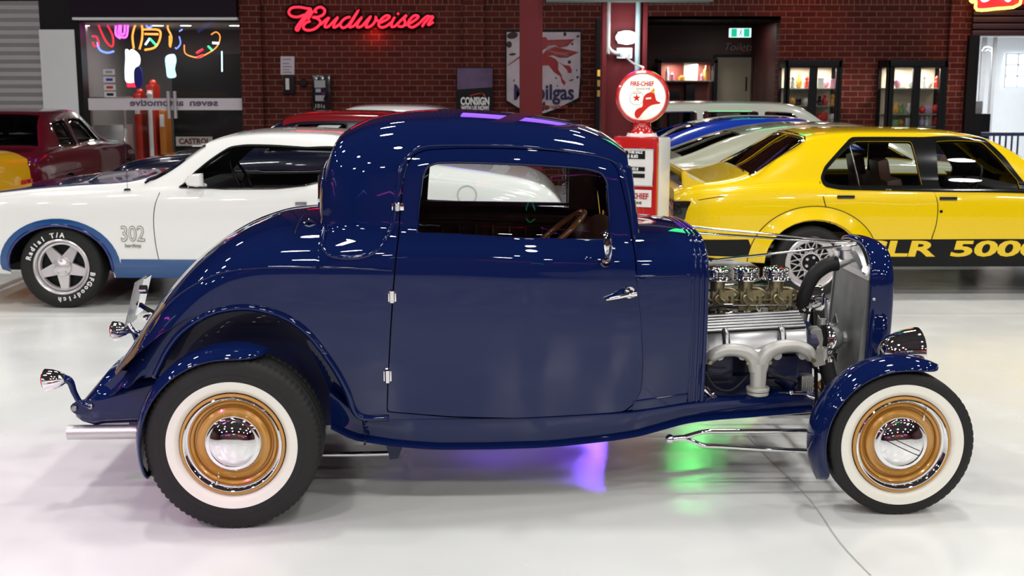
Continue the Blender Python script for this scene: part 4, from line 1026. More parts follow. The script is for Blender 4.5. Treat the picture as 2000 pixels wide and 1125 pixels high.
car_body(SF, fal, carwhite, [wh], [(.0, .33, .40, .315), (2.82, .33, .40, .30)], [[(.655, AK(SF, 6.0)), (1.08, AK(SF, 7.2)), (1.08, SF.arc[-1]+.1), (.655, SF.arc[-1]+.1)], [(2.10, AK(SF, 7.9)), (2.66, AK(SF, 7.2)), (2.66, SF.arc[-1]+.1), (2.10, SF.arc[-1]+.1)]], (-.90, 3.88), sp=.035)
m = MB()
for sd in (1, -1):
    ain = [(.40*math.cos(t), .33+.315*math.sin(t)) for t in np.linspace(-.25, PI+.2, 24)]; aout = [(.465*math.cos(t), .33+.365*math.sin(t)) for t in np.linspace(-.1, PI+.1, 24)]
    band = aout[::-1]
    o = [(u, z) for u, z in aout][::-1]  # left to right
    pl = [(-.46, .30)]+[p for p in o if p[1] > .31]+[(.47, .385), (2.35, .385)]+[(2.82-.465*math.cos(t), .33+.345*math.sin(t)) for t in np.linspace(.2, PI-.2, 16)]+[(3.30, .385), (3.6, .385), (3.6, .30), (3.25, .27)]+[(2.82+.40*math.cos(t), .33+.30*math.sin(t)) for t in np.linspace(-.2, PI+.2, 16)]+[(2.4, .238), (.412, .237)]+[p for p in ain if p[1] > .27]+[(-.40, .28)]
    panel(m, SF, [(u, SF.a_of_z(u, z)) for u, z in pl], [], .04, sd, off=.003, flange=.004)
m.build('lower_stripe', stripe, fal)
m = MB()
for sd in (1, -1):
    m.tube([SF.ev(u, SF.a_of_z(u, z), sd, .004)[0] for u, z in ain if z > .27], .012, 8, 1); panel(m, SF, [(-.86, AK(SF, 7.0)), (.0, AK(SF, 7.2)), (.55, AK(SF, 7.6)), (.60, AK(SF, 7.4)), (.62, SF.arc[-1]), (-.86, SF.arc[-1])], [], .05, sd, off=.004, flange=.003)
m.build('bonnet_stripe', hoodblue, fal)
m = MB()
strip(m, SF, SF.pxs(FF, [(312, 376), (303, 400), (300, 430), (303, 470), (311, 510), (322, 545)])); strip(m, SF, [(2.02, SF.a_of_z(2.02, z)) for z in (.95, .8, .6, .4, .27)])
m.build('door_seam', blackp, fal)
m = MB()
for sd in (1, -1): m.tube([SF.ev(u, a, sd, .004)[0] for u, a in dens(rcorner(zP(SF, wh), .03, 3), .04)], .008, 6, 1, True)
m.build('window_trim', blackg, fal)
m = MB()
for sd in (1, -1): m.tube([SF.ev(u, a, sd, .006)[0] for u, a in [(.655, AK(SF, 6.0)), (.87, AK(SF, 6.6)), (1.08, AK(SF, 7.2))]], .010, 6, 3)
m.build('windshield_trim', chrome, fal)
star_wheel(fal, (0, -.785, .318), .318, .11, .212, 'star'); star_wheel(fal, (0, .785, .318), .318, .11, .212, 'star', -1); star_wheel(fal, (2.82, -.785, .318), .318, .11, .212, 'star'); star_wheel(fal, (2.82, .785, .318), .318, .11, .212, 'star', -1)
m = MB(); arc_text(m, 'Radial T/A', (0, 0, .318), .247, 163, -8.8, .052, -.8975); m.build('tyre_lettering', letterw, fal); m = MB(); arc_text(m, 'BFGoodrich', (0, 0, .318), .247, -12, -9.2, .05, -.8975)
m.build('tyre_lettering', letterw, fal)
m = MB(); c, n = SF.ev(*SF.px(FF, 395, 360), 1, 0); 
m.loft([[Vector((.02*0+x*k, y*1, z*k)) + c + Vector((-.03, -.09, .035)) for x, z in [(-.075, -.005), (-.045, .035), (.0, .052), (.055, .055), (.06, -.035), (.02, -.045), (-.05, -.035)]] for k, y in ((.75, -.05), (1, -.03), (1, .03), (.8, .05))])
m.tube([c+Vector((0, -.07, .01)), c+Vector((.02, 0, -.01))], .018, 8, 1); m.build('door_mirror', carwhite, fal)
m = MB(); c, n = SF.ev(*SF.px(FF, 588, 398)); m.box(c-n*-.004, (.085, .02, .028), .005); m.build('door_handle', polished, fal)
m = MB(); c, n = SF.ev(*SF.px(FF, 249, 371)); m.cyl(c, c+Vector((0, 0, .012)), .03, .02); m.cyl(c, c+Vector((-.002, 0, .50)), .003, seg=8); m.build('aerial', chrome, fal)
m = MB(); c, n = SF.ev(*SF.px(FF, 259, 458), 1, .004); M = Matrix.Translation((c.x, c.y, c.z)) @ FACE
vs_, fs_ = text_mesh('302', .165, depth=.0008, sx=.76, bold=.003); q, g = text_mesh('302', .165, depth=.0015, sx=.76, bold=-.0035)
m.add([M @ Vector((v[0], v[1], v[2])) for v in vs_], fs_); add_text(m, 'GTHARDTOP'[:0]+'hardtop', .035, Matrix.Translation((c.x, c.y, c.z-.085)) @ FACE, depth=.0008, bold=.001, sx=1.1); m.build('fender_number', mat('grey_outline', (.25, .24, .2), .5), fal)
m = MB(); m.add([M @ Vector((v[0], v[1], v[2])) for v in q], g); m.build('fender_number_fill', carwhite, fal)
m = MB(); c, n = SF.ev(*SF.px(FF, 912, 381), 1, .002); m.lathe([(0, .075), (.003, .073), (.003, .068), (0, .066)], c, n, 40); m.build('fuel_filler', mat('pale_grey_line', (.5, .5, .48), .5), fal)
m = MB(); c, n = SF.ev(3.78, SF.a_of_z(3.78, .75), 1, .0); m.lathe([(-.01, .055), (.01, .06), (.03, .05), (.04, 0)], c, (1, -.5, 0), 24); m.build('tail_light', lensg, fal)
m = MB(); m.tube([(3.55, -.90, .45), (3.9, -.80, .45), (3.95, 0, .45), (3.9, .80, .45), (3.55, .90, .45)], .045, 8, 6, flat=1.3); m.tube([(-.55, -.88, .42), (-.95, -.78, .42), (-1.0, 0, .42), (-.95, .78, .42), (-.55, .88, .42)], .045, 8, 6, flat=1.3); m.build('bumper', chrome, fal)
seat(fal, 2.05, -.36, .42, seatblk, lean=.12, h=.5); seat(fal, 2.05, .36, .42, seatblk, lean=.12, h=.5)
for ch in list(fal.children):
    if ch.name.startswith('seat'):
        for v in ch.data.vertices: v.co.x = 2*1.92-v.co.x
m = MB(); m.box((.98, 0, .80), (.30, 1.6, .22), .08); m.box((2.75, 0, .75), (.5, 1.4, .4), .08); m.build('dashboard', seatblk, fal)
m = MB(); cw = Vector((1.30, -.36, .93)); M = Matrix.Translation(cw) @ Vector((.9, 0, .42)).to_track_quat('Z', 'Y').to_matrix().to_4x4(); m.tube([M @ Vector((.185*math.cos(t), .185*math.sin(t), 0)) for t in np.linspace(0, 2*PI, 32, endpoint=False)], .012, 8, 1, True)
for t in (.3, 2.84, 4.7): m.tube([M @ Vector((0, 0, -.02)), M @ Vector((.18*math.cos(t), .18*math.sin(t), 0))], .009, 6, 1)
m.build('steering_wheel', blackp, fal)

# ------------------------------------------------------------ yellow sedan
TF = Frame((2.40, 10.55), 0)
tor = thing('sedan', 'bright yellow four-door sedan with black lower sides lettered SLR 5000', 'car', (2.40, 10.55, 0))
st = [(-1.10, .78, .40, .78, .86, .68), (-1.05, .82, .36, .83, .90, .70), (-.88, .845, .33, .855, .915, .72), (-.62, .86, .30, .875, .955, .72), (-.45, .86, .28, .885, 1.02, .68), (-.25, .86, .27, .89, 1.16, .63), (-.10, .86, .26, .89, 1.262, .60), (.05, .86, .26, .888, 1.308, .58), (.42, .86, .25, .885, 1.328, .575), (1.07, .86, .25, .88, 1.322, .57), (1.41, .855, .25, .878, 1.282, .58), (1.70, .85, .25, .87, 1.135, .64), (1.86, .85, .25, .865, 1.01, .69), (2.05, .85, .25, .86, .905, .73), (2.5, .84, .26, .82, .86, .70), (3.1, .80, .30, .70, .77, .66), (3.3, .72, .36, .60, .66, .6)]
ST = cLoft(st, 130)
h1 = uz(ST, TF, [(1608, 350), (1616, 330), (1640, 302), (1668, 276), (1780, 276), (1803, 363), (1650, 363), (1618, 359)])
h2 = uz(ST, TF, [(1826, 276), (1918, 277), (1950, 308), (1988, 352), (1994, 370), (1836, 368)])
car_body(ST, tor, yellow, [h1, h2], [(0, .31, .375, .315), (2.59, .31, .375, .315)], [[(1.50, AK(ST, 8.0)), (2.03, AK(ST, 6.8)), (2.03, ST.arc[-1]+.1), (1.50, ST.arc[-1]+.1)], [(-.50, AK(ST, 6.7)), (-.04, AK(ST, 7.3)), (-.06, ST.arc[-1]+.1), (-.50, ST.arc[-1]+.1)]], (-1.10, 3.3), sp=.035)
m = MB()
for sd in (1, -1):
    o = rcorner(zP(ST, uz(ST, TF, [(1602, 347), (1610, 325), (1635, 297), (1662, 268), (1800, 268), (1922, 272), (1962, 307), (2004, 360), (2008, 378), (1830, 375), (1640, 371), (1610, 365)])), .03, 3)
    panel(m, ST, o, [rcorner(zP(ST, h1), .03, 3), rcorner(zP(ST, h2), .03, 3)], .035, sd, off=.004, flange=.004)
    strip(m, ST, zP(ST, [(.36, .87), (.34, 1.05), (.31, 1.25)]), .006, sd)
m.build('window_frame', blackg, tor)
m = MB()
for sd in (1, -1): m.tube([ST.ev(u, min(a, ST.arc[-1]), sd, .005)[0] for u, a in [(-.50, ST.arc[-1]), (-.50, AK(ST, 9)), (-.50, AK(ST, 6.7)), (-.28, AK(ST, 7.0)), (-.04, AK(ST, 7.3)), (-.04, AK(ST, 9)), (-.04, ST.arc[-1])]], .008, 6, 4)
m.build('rear_window_trim', chrome, tor)
# bolt-on arch flares
m = MB(); fl = MB()
for sd in (1, -1):
    for cu in (0, 2.59):
        rings = []
        for t in np.linspace(-.05, PI+.05, 40):
            r_ = []
            for k in range(8):
                f = k/7; ra = .515-.13*f; rz = .43-.10*f
                u = cu+ra*math.cos(t); z = .31+rz*math.sin(t); p, n = ST.ev(u, ST.a_of_z(u, z), sd); bul = .045*f**1.2
                r_.append(p+Vector((0, -sd, 0))*(bul+.003))
            rings.append(r_)
        m.loft(rings, cap=False, closed=False); fl.tube([r[0] for r in rings], .0035, 6, 1)
m.build('arch_flare', yellow, tor, 60); fl.build('flare_seam', blackp, tor)
m = MB()
for sd in (1, -1):
    pl = [(-1.0, .455), (-.60, .455), (-.53, .42)]+[(-.385*math.cos(t), .31+.32*math.sin(t)) for t in []]
    panel(m, ST, zP(ST, [(-1.0, .34), (-1.0, .475), (-.52, .475), (-.46, .33)]), [], .05, sd, off=.003, flange=.004)
    panel(m, ST, zP(ST, [(.43, .25), (.48, .475), (2.13, .475), (2.16, .25)]), [], .05, sd, off=.003, flange=.004)
    panel(m, ST, zP(ST, [(3.02, .32), (3.1, .45), (3.25, .45), (3.25, .36)]), [], .05, sd, off=.003, flange=.004)
m.build('lower_black', blackp, tor)
m = MB()
for sd in (1, -1):
    strip(m, ST, ST.pxs(TF, [(1601, 355), (1608, 385), (1615, 412), (1622, 440)]), .0035, sd); strip(m, ST, zP(ST, [(.935, .87), (.97, .76), (.965, .6), (.93, .45), (.93, .28)]), .0035, sd); strip(m, ST, zP(ST, [(1.93, .85), (1.97, .7), (1.97, .45)]), .0035, sd)
    strip(m, ST, zP(ST, [(-1.05, .76), (-.9, .79), (-.72, .82)]), .003, sd)
m.build('door_seam', blackp, tor)
m = MB()
for px_ in ((1652, 385), (1852, 388)):
    c, n = ST.ev(*ST.px(TF, *px_)); m.box(c-n*-.002, (.14, .016, .028), .007)
c, n = ST.ev(*ST.px(TF, 1838, 413)); m.cyl(c, c+n*.006, .012, seg=14)
m.build('door_handle', blackg, tor)
m = MB()
def onside(txt, px_, size, sx, bold):
    vs, fs = text_mesh(txt, size, depth=.0008, sx=sx, bold=bold, align='LEFT', shear=.08); u0, a0 = ST.px(TF, *px_); z0 = ST.ev(u0, a0)[0].z
    m.add([ST.ev(u0+v[0], ST.a_of_z(u0+v[0], z0+v[1]), 1, .006+v[2])[0] for v in vs], fs)
onside('SLR', (1690, 487), .172, 2.02, .006); m.build('side_lettering', letteryel, tor); m = MB(); onside('5000', (1855, 487), .172, 2.15, .006)
m.build('side_lettering', letteryel, tor)
for cu in (0, 2.59):
    for sd in (1, -1): star_wheel(tor, (cu-.02, -.80*sd, .292), .292, .12, .208, 'mesh', sd)
m = MB(); m.prism([(-1.03, .765), (-1.045, 1.01), (-1.02, 1.018), (-.985, .955), (-.90, .925), (-.76, .905), (-.76, .86), (-1.0, .84)], lambda a, b: Vector((a, -.73, b)), lambda a, b: Vector((a, .73, b)), .01)
m.build('boot_spoiler', yellow, tor, 40)
m = MB(); m.add([(-1.05, -.69, .80), (-1.05, .69, .80), (-1.062, .69, .97), (-1.062, -.69, .97)], [(0, 1, 2, 3)]); m.build('spoiler_rear_face', blackg, tor)
m = MB(); m.bb(-1.20, -.84, -.845, .845, .49, .575, .03); m.build('bumper', yellow, tor)
m = MB(); m.bb(-1.205, -.845, -.849, .849, .515, .535, .008); m.build('bumper_rubber', blackp, tor)
for sd in (1, -1):
    m = MB(); m.box((-1.045, -.69*sd, .70), (.15, .26, .16), .02); o = m.build('tail_light', blackg, tor); m = MB(); m.box((-1.045, -.69*sd, .738), (.158, .24, .055), .012); m.box((-1.045, -.69*sd, .668), (.158, .24, .055), .012); m.build('tail_lens', amber, o)
m = MB(); m.bb(-1.125, -1.11, -.56, -.18, .64, .76, .004); o = m.build('number_plate', blackg, tor)
m = MB(); add_text(m, '25', .10, Matrix.Translation((-1.127, -.48, .70)) @ Matrix.Rotation(-PI/2, 4, 'Z') @ FACE); m.build('plate_digits', letterw, o)
for y in (-.36, .36): seat(tor, 1.02, y, .36, leather, lean=-.18, h=.58)
m = MB(); m.box((.12, 0, .42), (.5, 1.3, .2), .06); m.box((-.17, 0, .66), (.2, 1.3, .42), .06, (0, -.25, 0)); m.build('rear_bench', leather, tor)
m = MB(); m.box((1.72, 0, .76), (.34, 1.5, .20), .07); m.build('dashboard', seatblk, tor)
m = MB(); cw = Vector((1.38, -.36, .86)); M = Matrix.Translation(cw) @ Vector((-.9, 0, .45)).to_track_quat('Z', 'Y').to_matrix().to_4x4(); m.tube([M @ Vector((.185*math.cos(t), .185*math.sin(t), 0)) for t in np.linspace(0, 2*PI, 32, endpoint=False)], .012, 8, 1, True)
for t in (.3, 2.84, 4.7): m.tube([M @ Vector((0, 0, -.02)), M @ Vector((.18*math.cos(t), .18*math.sin(t), 0))], .009, 6, 1)
m.build('steering_wheel', blackp, tor)
m = MB(); m.tube([(-.4, -.50, .40), (.3, -.50, .3), (-.9, -.5, .33)], .03); m.build('exhaust_pipe', castal, tor)

# ------------------------------------------------------------ simpler cars further back (front of each at +u)
def plain_car(nm, label, X, Y, yaw, paint, prof, sides, ws, rw, wheels=(.0, 2.6), roofpaint=None, u0=None, u1=None, wheelk='plain'):
    t = thing(nm, label, 'car', (X, Y, 0), math.radians(yaw)); S = cLoft(prof, 90)
    car_body(S, t, paint, sides, [(w_, .31, .37, .31) for w_ in wheels], [[(ws[0], AK(S, 7.5)), (ws[1], AK(S, 7.1)), (ws[1], S.arc[-1]+.1), (ws[0], S.arc[-1]+.1)], [(rw[0], AK(S, 7.2)), (rw[1], AK(S, 7.7)), (rw[1], S.arc[-1]+.1), (rw[0], S.arc[-1]+.1)]], (prof[0][0], prof[-1][0]), sp=.055)
    for cu in wheels:
        for sd in (1, -1): star_wheel(t, (cu, -.76*sd, .30), .30, .10, .19, wheelk, sd)
    m = MB(); e0, e1 = prof[0][0], prof[-1][0]; W = prof[0][1]
    m.tube([(e0+.25, -W-.02, .46), (e0-.03, -W+.06, .46), (e0-.06, 0, .46), (e0-.03, W-.06, .46), (e0+.25, W+.02, .46)], .04, 8, 5, flat=1.3); m.tube([(e1-.25, -W-.02, .44), (e1+.03, -W+.06, .44), (e1+.06, 0, .44), (e1+.03, W-.06, .44), (e1-.25, W+.02, .44)], .04, 8, 5, flat=1.3); m.build('bumper', chrome, t)
    for sd in (1, -1):
        m = MB(); m.box((e0-.005, -.62*sd, .64), (.03, .26, .11), .01); m.build('tail_light', redlens, t)
        m = MB(); m.lathe([(0, .085), (.02, .08), (.03, 0)], (e1-.005, -.6*sd, .56), (1, 0, 0), 24); m.build('headlight', lensg, t)
        seat(t, 1.05, -.36*sd, .36, seatblk, lean=-.18, h=.5)
    m = MB(); m.box((1.75, 0, .76), (.34, 1.4, .2), .07); m.box((-.1, 0, .6), (.25, 1.3, .4), .06); m.build('dashboard', seatblk, t)
    m = MB()
    for sd in (1, -1):
        for h in sides: m.tube([S.ev(u, a, sd, .003)[0] for u, a in dens(rcorner([(u, S.a_of_z(u, z)) for u, z in h], .03, 3), .06)], .010, 6, 1, True)
    m.build('window_trim', chrome, t)
    return t, S
fast = [(-1.15, .76, .38, .72, .80, .68), (-1.05, .82, .34, .80, .86, .70), (-.75, .85, .3, .86, .92, .70), (-.5, .86, .28, .875, 1.0, .66), (-.15, .86, .26, .88, 1.14, .60), (.25, .86, .26, .88, 1.235, .58), (.7, .86, .25, .88, 1.275, .57), (1.2, .86, .25, .88, 1.27, .57), (1.55, .855, .25, .878, 1.18, .60), (1.95, .85, .25, .86, .91, .70), (2.6, .84, .26, .83, .87, .70), (3.2, .80, .30, .72, .78, .66), (3.35, .74, .36, .62, .68, .6)]
side_f = [[(.45, .91), (.62, 1.16), (1.28, 1.16), (1.72, .91)]]
plain_car('coupe', 'sage green coupe with a long fastback roof parked behind the yellow sedan', 2.35, 13.25, 0, olive, fast, side_f, (1.50, 1.90), (-.62, .0))
blu = [tuple(list(s[:4])+[s[4]-.01, s[5]]) for s in fast]
plain_car('coupe', 'bright blue coupe between the sage green coupe and the cream wagon', 2.27, 15.75, 0, blue, blu, side_f, (1.50, 1.90), (-.60, .0))
wag = [(-1.25, .76, .38, .80, 1.10, .62), (-1.15, .80, .34, .88, 1.33, .60), (-.9, .84, .3, .90, 1.39, .60), (0, .85, .28, .90, 1.405, .60), (.7, .85, .26, .90, 1.40, .60), (1.2, .85, .26, .90, 1.36, .60), (1.45, .85, .26, .90, 1.22, .62), (1.8, .84, .26, .88, .98, .68), (2.7, .83, .28, .84, .90, .68), (3.1, .78, .34, .72, .80, .62)]
plain_car('wagon', 'cream station wagon with a long pale roof, furthest back beside the red column', 2.85, 18.15, 0, creamp, wag, [[(-1.0, .97), (-.98, 1.24), (-.25, 1.26), (-.25, .97)], [(-.15, .97), (-.15, 1.26), (.62, 1.26), (.62, .97)], [(.72, .97), (.72, 1.26), (1.1, 1.24), (1.4, .97)]], (1.3, 1.75), (-1.2, -1.12))
sed = [(-1.15, .76, .38, .76, .84, .68), (-1.05, .82, .34, .84, .90, .70), (-.55, .86, .28, .89, .96, .70), (-.35, .86, .28, .89, 1.10, .64), (-.05, .86, .26, .89, 1.30, .58), (.3, .86, .25, .89, 1.355, .57), (.9, .86, .25, .89, 1.365, .57), (1.3, .86, .25, .89, 1.345, .57), (1.5, .855, .25, .885, 1.26, .59), (1.75, .85, .25, .875, 1.10, .62), (2.0, .85, .25, .86, .93, .70), (2.6, .84, .26, .84, .89, .70), (3.2, .80, .30, .74, .80, .66), (3.4, .74, .36, .62, .68, .6)]
side_s = [[(-.02, .92), (.10, 1.20), (.60, 1.23), (.60, .92)], [(.70, .92), (.70, 1.23), (1.26, 1.22), (1.62, .92)]]
rc, SR_ = plain_car('coupe', 'near-black car with a dark red roof and white bonnet bars behind the white coupe', -1.15, 14.5, 180, mat('near_black_paint', (.006, .007, .022), .2, 0, 1.0, spec=.2), sed, side_s, (1.45, 1.95), (-.42, .0))
m = MB()
for sd in (1, -1): panel(m, SR_, [(.03, AK(SR_, 6.7)), (1.42, AK(SR_, 6.7)), (1.42, SR_.arc[-1]), (.03, SR_.arc[-1])], [], .06, sd, off=.004, flange=.003)
m.build('roof_panel', redp, rc)
m = MB()
for y in (-.30, .1): m.box((2.4, y, .955), (.35, .05, .012), .004)
m.build('bonnet_stripe', letterw, rc)
plain_car('sedan', 'white car, mostly hidden, whose pale roof shows above the dark red roof', -.95, 17.9, 180, carwhite, sed, side_s, (1.45, 1.95), (-.42, .0))
plain_car('hatchback', 'maroon car with a large dark rear window standing before the roller shutter', -6.15, 14.7, 92, maroon, sed, side_s, (1.45, 1.95), (-.55, .05))
plain_car('sedan', 'yellow-orange car cut off by the left edge of the picture', -6.22, 12.2, 180, mat('orange_yellow_paint', (.82, .42, 0.0), .15, 0, 1.0), [(a_, b_, c_, d_+.07, e_+.08, f_) for a_, b_, c_, d_, e_, f_ in sed], side_s, (1.45, 1.95), (-.42, .0))
# ============================================================ THE HALL
def brick_mat(name, c1, c2, mortar, soldier=False):
    m = bpy.data.materials.new(name); m.use_nodes = True; nt = m.node_tree; L = nt.links; b = nt.nodes['Principled BSDF']; b.inputs['Roughness'].default_value = .8; b.inputs['Specular IOR Level'].default_value = .15
    tc = nt.nodes.new('ShaderNodeTexCoord'); sp = nt.nodes.new('ShaderNodeSeparateXYZ'); L.new(tc.outputs['Object'], sp.inputs[0])
    ad = nt.nodes.new('ShaderNodeMath'); ad.operation = 'ADD'; L.new(sp.outputs['X'], ad.inputs[0]); L.new(sp.outputs['Y'], ad.inputs[1])
    cb = nt.nodes.new('ShaderNodeCombineXYZ')
    if soldier: L.new(sp.outputs['Z'], cb.inputs[0]); L.new(ad.outputs[0], cb.inputs[1])
    else: L.new(ad.outputs[0], cb.inputs[0]); L.new(sp.outputs['Z'], cb.inputs[1])
    t = nt.nodes.new('ShaderNodeTexBrick'); t.inputs['Scale'].default_value = 1.0; t.inputs['Brick Width'].default_value = .24; t.inputs['Row Height'].default_value = .0895
    t.inputs['Mortar Size'].default_value = .0065; t.inputs['Mortar Smooth'].default_value = .2; t.inputs['Bias'].default_value = -.2
    if soldier: t.offset = 0
    t.inputs['Color1'].default_value = (*c1, 1); t.inputs['Color2'].default_value = (*c2, 1); t.inputs['Mortar'].default_value = (*mortar, 1)
    L.new(cb.outputs[0], t.inputs['Vector'])
    n = nt.nodes.new('ShaderNodeTexNoise'); n.inputs['Scale'].default_value = 9; L.new(tc.outputs['Object'], n.inputs['Vector'])
    mx = nt.nodes.new('ShaderNodeMixRGB'); mx.blend_type = 'MULTIPLY'; mx.inputs[0].default_value = .35; L.new(t.outputs['Color'], mx.inputs[1]); L.new(n.outputs['Color'], mx.inputs[2]); L.new(mx.outputs[0], b.inputs['Base Color'])
    bp = nt.nodes.new('ShaderNodeBump'); bp.inputs['Strength'].default_value = .5; bp.inputs['Distance'].default_value = .01; bp.invert = True; L.new(t.outputs['Fac'], bp.inputs['Height']); L.new(bp.outputs[0], b.inputs['Normal'])
    MATS[name] = m; return m
brick = brick_mat('red_brick', (.105, .020, .014), (.065, .012, .009), (.23, .115, .095))
brick_s = brick_mat('red_brick_soldier', (.105, .020, .014), (.065, .012, .009), (.23, .115, .095), True)
dark = mat('dark_ceiling_paint', (.02, .02, .024), .8, noise=.2)
steelr = mat('oxide_red_steel', (.125, .014, .018), .5, 0, 0, spec=.2, noise=.1, nscale=3)
shutterm = mat('grey_shutter_steel', (.30, .29, .30), .45, .4, noise=.1, nscale=2)
maroonw = mat('maroon_wall_paint', (.05, .010, .010), .5, noise=.1)
plaster = mat('white_plaster', (.72, .73, .75), .7, noise=.04)
greyp = mat('grey_plaster', (.30, .29, .29), .7, noise=.1)
fasc = mat('aubergine_fascia', (.012, .006, .014), .6, noise=.1, spec=.15)
beige = mat('beige_door_paint', (.22, .20, .15), .5, noise=.05)
def emi(name, c, s): return mat(name, tuple(min(1, x) for x in c), .5, emit=c, es=s)
n_red = emi('red_neon', (1, .012, .03), 3.2); n_pink = emi('magenta_neon', (1, .10, .95), 3); n_blue = emi('blue_neon', (.12, .2, 1), 3); n_org = emi('orange_neon', (1, .28, .04), 2.4); n_grn = emi('green_neon', (.05, 1, .3), 2.5); n_cyan = emi('cyan_neon', (.55, .95, 1), 3); n_yel = emi('yellow_neon', (1, .62, .08), 5)
lampw = emi('lit_lamp', (1, 1, .97), 9); downl = emi('lit_downlight', (1, .93, .75), 14); softw = emi('lit_white_panel', (1, .96, .9), 1.6)
frost = mat('frosted_band', (.62, .58, .62), .6)
WY = 20.0
fw = Frame((0, WY), 0)
def WP(px, py, v=0.0):
    p = fw.P(px, py, v); return Vector((p.x, WY+v, p.z))
def wx(px, v=0.0): return WP(px, 150, v).x
def wz(py, v=0.0): return WP(1000, py, v).z
def wall_box(name, m_, x0, x1, z0, z1, y0=WY, y1=WY+.3): 
    m = MB(); m.bb(x0, x1, y0, y1, z0, z1); return struct(m.build(name, m_))
# walls
wall_box('wall_back', brick, wx(515), wx(905), 0, 2.865)
wall_box('wall_back_middle', brick, wx(905), wx(1262), 0, 2.865)
wall_box('wall_back_right', brick, wx(1521), wx(1893), 0, 2.865)
wall_box('wall_back_pier_left', brick, wx(474), wx(515), 0, 6.9, WY-.12, WY+.3)
wall_box('wall_back_pier_middle', brick, wx(906), wx(946), 0, 6.9, WY-.08, WY+.3)
wall_box('wall_back_pier_right', brick, wx(1846), wx(1874), 0, 6.9, WY-.10, WY+.3)
wall_box('wall_back_soldier_course', brick_s, wx(515), wx(1893), 2.865, 3.10, WY-.015, WY+.3)
wall_box('wall_back_lintel', brick, wx(1262), wx(1521), 2.66, 2.865)
wall_box('wall_back_upper', brick, wx(474), wx(1893), 3.10, 6.9)
m = MB(); m.bb(-16.2, -16, -12, WY+6, 0, 7); struct(m.build('wall_left', maroonw)); m = MB(); m.bb(16, 16.2, -12, WY+6, 0, 7); struct(m.build('wall_right', maroonw))
m = MB(); m.bb(-16.2, 16.2, -12.2, -12, 0, 7); struct(m.build('wall_front', maroonw)); m = MB(); m.bb(-16.2, 16.2, -12.2, WY+6.2, 7, 7.2); struct(m.build('ceiling', dark))
m = MB(); m.bb(-16.2, 16.2, WY+6, WY+6.2, 0, 7); struct(m.build('wall_far', greyp))
for k in range(8):
    y = -10+k*4.1; m = MB(); m.bb(-16, 16, y-.08, y+.08, 6.72, 6.98, .01)
    struct(m.build('trim_%d' % (k+1), steelr))
wall_box('wall_back_shop_fascia', fasc, wx(155), wx(473), wz(35), 6.9, WY-.25, WY+.3)
wall_box('wall_back_left', brick, -16, -12.5, 0, 3.0)
wall_box('wall_back_shutter_head', fasc, -16, wx(155), 3.0, 6.9, WY-.05, WY+.3)
m = MB(); m.bb(wx(158), wx(473), WY-.24, WY+.3, wz(40), wz(35)+.002); struct(m.build('trim_9', plaster))
# roller shutter on the left
m = MB(); n = 46; x0, x1 = -12.5, wx(85)
rings = [[(x, WY+.0-.022*abs(math.sin(k*PI/2)), k*.0725/1.0*.9) for x in (x0, x1)] for k in range(n)]
vs = [p for r in rings for p in r]; m.add(vs, [(2*k, 2*k+1, 2*k+3, 2*k+2) for k in range(n-1)]); struct(m.build('door_1', shutterm, ang=20))
wall_box('wall_back_black_pier', blackp, wx(85), wx(160), 0, 3.2, WY-.02, WY+.3)
m = MB(); m.bb(wx(84), wx(153), WY-.07, WY-.03, .3, wz(58), .01); tag(m.build('white_board', plaster), 'tall white panel leaning on the black pier beside the grey roller shutter', 'panel')
# --- shop behind glass
sx0, sx1 = wx(160), wx(474)
m = MB(); m.bb(sx0-.06, sx0+.03, WY-.06, WY+.1, 0, wz(38)); m.bb(sx0, sx1, WY-.02, WY+.06, wz(42), wz(37)); struct(m.build('window_1', blackp))
m = MB(); m.add([(sx0, WY, .02), (sx1, WY, .02), (sx1, WY, wz(40)), (sx0, WY, wz(40))], [(0, 1, 2, 3)]); o = m.build('window_2', glass); struct(o)
m = MB(); m.bb(sx0-.3, sx1+.1, WY+3.6, WY+3.7, 0, 2.6); struct(m.build('wall_shop_back', mat('dim_grey_plaster', (.16, .155, .16), .7, noise=.15))); m = MB(); m.bb(sx0-.4, sx0-.3, WY+.3, WY+3.7, 0, 2.6); m.bb(sx1+.1, sx1+.2, WY+.3, WY+3.7, 0, 2.6); struct(m.build('wall_shop_sides', greyp))
m = MB(); m.bb(sx0-.4, sx1+.2, WY+.05, WY+3.7, 2.60, 2.7); struct(m.build('ceiling_shop', greyp))
m = MB(); m.bb(wx(262), wx(474), WY+2.2, WY+2.3, 0, 2.15); struct(m.build('wall_shop_screen', blackp))
lamp('shop_light', 'AREA', (wx(300), WY+1.6, 2.56), 26, (1, .95, .9), 1.2)
for i, (px_, py_) in enumerate(((164, 53), (308, 43), (363, 54), (459, 54), (188, 128))):
    p = WP(px_, py_, 1.2 if i < 4 else 3.6); m = MB(); m.lathe([(0, 0), (0, .09), (-.02, .10), (-.03, .10)], (p.x, p.y, 2.598 if i < 4 else p.z), (0, 0, -1) if i < 4 else (0, -1, 0), 20); o = m.build('downlight', downl)
    tag(o, ['round downlight in the shop ceiling at its far left', 'round downlight above the orange neon in the shop window', 'round downlight in the middle of the shop ceiling', 'round downlight in the shop ceiling next to the brick pier', 'round warm lamp low on the shop back wall'][i], 'light')
